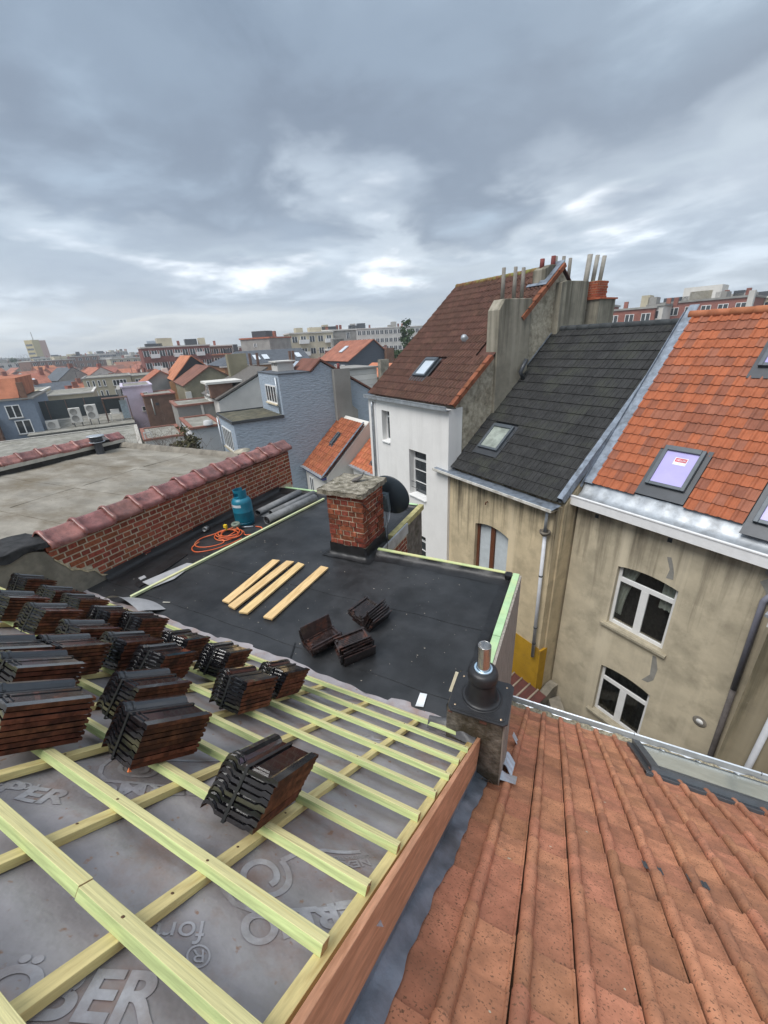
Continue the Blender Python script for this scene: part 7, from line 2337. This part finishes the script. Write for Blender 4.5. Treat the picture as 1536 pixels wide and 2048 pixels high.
def block(name, lab, psi, r, w, d, h, turn, wm, cols, rows, ww=1.2, wh_=1.3, fl=2.8, balcony=False, roof_bits=2, trim=OFFW, group=None, single=False, z0=0.0, gaps=None):
    e = thing(name, lab, 'apartment block', polar(psi, r, z0), -R(psi) + R(turn), group)
    m_ = MB(); m_.box(-w / 2, w / 2, 0, d, 0, h); m_.build('wall', wm, e)
    m_ = MB(); m_.box(-w / 2 - 0.2, w / 2 + 0.2, -0.2, d + 0.2, h + 0.003, h + 0.3); m_.build('roof_edge', trim, e)
    g_ = MB()
    f_ = MB()
    for c in range(cols):
        for k in range(rows):
            x = -w / 2 + w * (c + 0.5) / cols
            z = h - 1.3 - fl * k
            if single:
                q = MB(); q.box(x - ww / 2, x + ww / 2, -0.06, -0.002, z - wh_ / 2, z + wh_ / 2, 1)
                for a, b_ in ((-ww / 2 + 0.08, -0.06), (0.06, ww / 2 - 0.08)):
                    q.box(x + a, x + b_, -0.075, -0.06, z - wh_ / 2 + 0.08, z + wh_ / 2 - 0.08, 0)
                q.build('window', [DARKGLASS, WHITEPVC], e)
            else:
                g_.box(x - ww / 2, x + ww / 2, -0.05, -0.002, z - wh_ / 2, z + wh_ / 2)
                f_.box(x - ww / 2 - 0.1, x - ww / 2, -0.08, -0.002, z - wh_ / 2 - 0.1, z + wh_ / 2 + 0.1); f_.box(x + ww / 2, x + ww / 2 + 0.1, -0.08, -0.002, z - wh_ / 2 - 0.1, z + wh_ / 2 + 0.1); f_.box(x - 0.05, x + 0.05, -0.08, -0.051, z - wh_ / 2, z + wh_ / 2)
            if balcony and c % 3 == 1:
                f_.box(x - w / cols * .55, x + w / cols * .55, -1.1, -0.085, z - wh_ / 2 - 0.4, z - wh_ / 2 + 0.55)
    if g_.v:
        g_.build('window_glass', DARKGLASS, e, kind='stuff')
    if f_.v:
        f_.build('window_frames', WHITEPVC, e, kind='stuff')
    for k in range(roof_bits):
        x = rg.uniform(-w * .42, w * .42)
        q = MB(); s_ = rg.uniform(.5, 2.0); q.box(x - s_, x + s_, d * .3, d * .6, h + 0.3, h + rg.uniform(1.0, 2.4)); q.build('roof_housing', rg.choice((GREYW, BEIGE, DARKMETAL)), e)
        q = MB(); q.box(x + 3, x + 3.6, d * .4, d * .4 + 0.6, h + 0.3, h + 1.5); q.build('chimney', FBRICK, e)
    return e


# identifiable blocks
block('apartment_block', 'red brick apartment block with white balconies left of the olive gable', -51.3, 122, 16, 10, 13.1, 8, FBRICK, 9, 4, balcony=True)
block('apartment_block', 'grey-brown apartment block adjoining the balconied red one', -47.4, 128, 11, 10, 12.8, 8, BBRICK, 6, 4)
block('apartment_block', 'low orange roofed brown block before the grey blank gable', -44.6, 118, 12, 9, 10.6, 0, BBRICK, 6, 3, trim=ORGT)
block('apartment_block', 'tall grey blank sided block with a thin orange roof', -42.2, 100, 7.5, 9, 13.7, -35, GREYW, 1, 1, ww=0.6, wh_=0.6, trim=ORGT, roof_bits=1)
block('apartment_block', 'low white and red roofed block beyond the slate roof', -39.5, 150, 22, 9, 12.6, 5, GREYW, 10, 2, trim=REDT)
block('apartment_block', 'cream apartment block with bay windows left of the slate gable', -35.0, 112, 11, 10, 14.6, 12, BEIGE, 5, 4, balcony=True)
block('apartment_block', 'plain grey-beige block adjoining the cream bay windowed one', -31.4, 116, 9, 10, 15.0, 12, GREYW, 2, 2, ww=0.8)
block('apartment_block', 'small red brick house front wedged under the grey-beige block', -31.2, 92, 6.0, 8, 10.6, 8, FBRICK, 3, 2)
block('apartment_block', 'long white apartment slab on the skyline left of the brown roof', -25.0, 165, 34, 11, 16.3, 10, OFFW, 20, 4, roof_bits=6)
# right-hand skyline
for (psi, w, h, wm, cols, lab, bal, tb) in ((-1.1, 6.5, 15.7, FBRICK, 3, 'brown brick apartment house with white balconies at the edge of the chimney stack', True, 2), (2.6, 9.8, 14.8, FBRICK, 4, 'dark brick apartment house with bays, lower one on the right skyline', False, 3),
                                            (5.7, 2.4, 15.1, OFFW, 1, 'narrow white apartment front between two brick ones on the right skyline', False, 0), (9.5, 13.6, 15.5, mat('pinkish_brick', (0.30, 0.125, 0.10), rough=0.9, var=0.15), 6, 'pinkish brick apartment house with a white end on the right skyline', False, 3)):
    e = block('apartment_block', lab, psi, 88 if psi < 9 else 92, w, 10, h, -14, wm, cols, 3, ww=1.35, wh_=1.25, fl=2.75, balcony=bal, roof_bits=tb, single=True, trim=GREYW)
    if psi > 9:
        q = MB(); q.box(w / 2 - 0.5, w / 2 + 0.25, -0.3, 0.8, 10, h + 0.9); q.build('white_end_pier', OFFW, e)
        q = MB(); q.box(-w * .25, w * 0.15, 3, 7, h + 0.31, h + 2.4); q.build('white_penthouse', OFFW, e)
block('apartment_block', 'beige and terracotta apartment block at the right frame edge skyline', 15.8, 100, 15, 10, 15.5, -14, BEIGE, 6, 2, roof_bits=3)
block('apartment_block', 'terracotta end wall of the block at the right frame edge', 12.9, 103, 4.6, 10, 15.1, -14, PEACH, 1, 1, ww=0.7)
# far skyline slabs
rg = random.Random(77)
for i in range(30):
    psi = -70 + i * 1.28 + rg.uniform(-.3, .3)
    if psi > -31:
        continue
    r_ = rg.uniform(330, 430)
    hh = rg.uniform(10.5, 14.0) if psi > -64 else rg.uniform(8, 10.5)
    block('apartment_block', 'pale apartment slab on the far skyline, %s from the left' % ORDN(i + 1), psi, r_, rg.uniform(10, 17), 10, hh, rg.uniform(-10, 25), rg.choice((OFFW, OFFW, BEIGE, GREYW)), 7, 3, ww=1.5, roof_bits=3, group='pale slabs on the far skyline')
for i in range(16):
    psi = -68 + i * 2.3 + rg.uniform(-.5, .5)
    r_ = rg.uniform(235, 300)
    block('apartment_block', 'mid-rise apartment block before the far skyline, %s of sixteen from the left' % ORDN(i + 1), psi, r_, rg.uniform(12, 20), 10, rg.uniform(9.5, 12.2), rg.uniform(-10, 30), rg.choice((FBRICK, BEIGE, OFFW, BBRICK)), 6, 3, ww=1.4, roof_bits=2, group='mid-rise blocks before the far skyline')
e = thing('tower_block', 'slim yellow and pink tower with a roof mast on the far left skyline', 'tower', polar(-64.4, 450), R(64.4) + R(30))
m_ = MB(); m_.box(-5.2, 0, -5, 5, 0, 26); m_.build('yellow_face', mat('tower_yellow', (0.50, 0.40, 0.18), rough=0.9, var=0.1), e)
m_ = MB(); m_.box(0.002, 4.8, -5, 5, 0, 25.6); m_.build('pink_face', mat('tower_pink', (0.50, 0.30, 0.24), rough=0.9, var=0.1), e)
m_ = MB(); m_.tube([(-1, 0, 26), (-1, 0, 32)], 0.25, 6); m_.build('mast', GREYW, e)
m_ = MB()
for k in range(7):
    m_.box(-5.25, -5.2, -4.2, 4.2, 3 + 3.1 * k, 4.4 + 3.1 * k)
m_.build('window_bands', DARKGLASS, e, kind='stuff')
e = thing('tower_block', 'broad office tower on the hazy skyline, blue-grey with painted haze', 'tower', polar(-53.6, 900), R(53.6))
m_ = MB(); m_.box(-11, 11, -8, 8, 0, 32); m_.build('wall', mat('tower_haze_tint', (0.22, 0.27, 0.34), rough=0.6, var=0.08), e)  # blue of the distant haze painted into the wall colour
m_ = MB()
for k in range(8):
    m_.box(-10.5, 10.5, -8.1, -8.0, 4 + 3.4 * k, 5.6 + 3.4 * k)
m_.build('window_bands', DARKGLASS, e, kind='stuff')
# winter trees between the roofs
rg = random.Random(9)
BT = mat('winter_tree_twigs', (0.13, 0.105, 0.09), rough=0.95, var=0.2)
for i in range(16):
    psi = -69 + i * 2.35 + rg.uniform(-.8, .8)
    r_ = rg.uniform(190, 330)
    bare('winter_tree', 'leafless winter tree among the distant roofs, %s from the left' % ORDN(i + 1), polar(psi, r_), rg.uniform(9, 13), 1.2, 6, 0.22, 300 + i, BT, 3, 'leafless trees in the distant town')
for i, psi in enumerate((-68.6, -67.0, -65.9)):
    bare('winter_tree', 'round headed leafless tree on the far left skyline, %s from the left' % ORDN(i + 1), polar(psi, 330), 16, 1.4, 9, 0.26, 400 + i, BT, 3, 'leafless trees on the far left skyline')
tree('dark_tree', 'small dark evergreen on the far left skyline', polar(-66.6, 300), 12, 3.0, 3.5, 500, 0.5, 8)
# low wooded ridge on the horizon
m_ = MB()
n = 220
rgn = np.random.RandomState(2)
hts = np.convolve(rgn.rand(n + 20), np.ones(9) / 9, 'same')
for k in range(n):
    a0, a1 = -110 + k * 0.75, -110 + (k + 1) * 0.75
    h0, h1 = 12 + 46 * (hts[k + 5] - 0.3), 12 + 46 * (hts[k + 6] - 0.3)
    p0, p1 = polar(a0, 2400), polar(a1, 2400)
    q0, q1 = polar(a0, 3200), polar(a1, 3200)
    m_.face([(p0.x, p0.y, -12), (p1.x, p1.y, -12), (q1.x, q1.y, max(4, h1)), (q0.x, q0.y, max(4, h0))])
    b0, b1 = polar(a0, 3900), polar(a1, 3900)
    m_.face([(q0.x, q0.y, max(4, h0)), (q1.x, q1.y, max(4, h1)), (b1.x, b1.y, -12), (b0.x, b0.y, -12)])
tag(m_.build('hills', mat('wooded_hill', (0.06, 0.065, 0.05), rough=1, var=0.3, scale=0.02, bump=0)), kind='structure')

# ================================================================ damp winter air
hx = MB()
hx.box(-1000, 700, -60, 1400, -16, 40)
hz_o = hx.build('haze', None if False else [], kind='stuff')
hm = bpy.data.materials.new('haze')
hm.use_nodes = True
ht = hm.node_tree
ht.nodes.clear()
ho = ht.nodes.new('ShaderNodeOutputMaterial')
hv = ht.nodes.new('ShaderNodeVolumePrincipled')
hv.inputs['Color'].default_value = (0.80, 0.86, 0.93, 1)
hv.inputs['Density'].default_value = 0.0009
ht.links.new(hv.outputs[0], ho.inputs['Volume'])
hz_o.data.materials.append(hm)
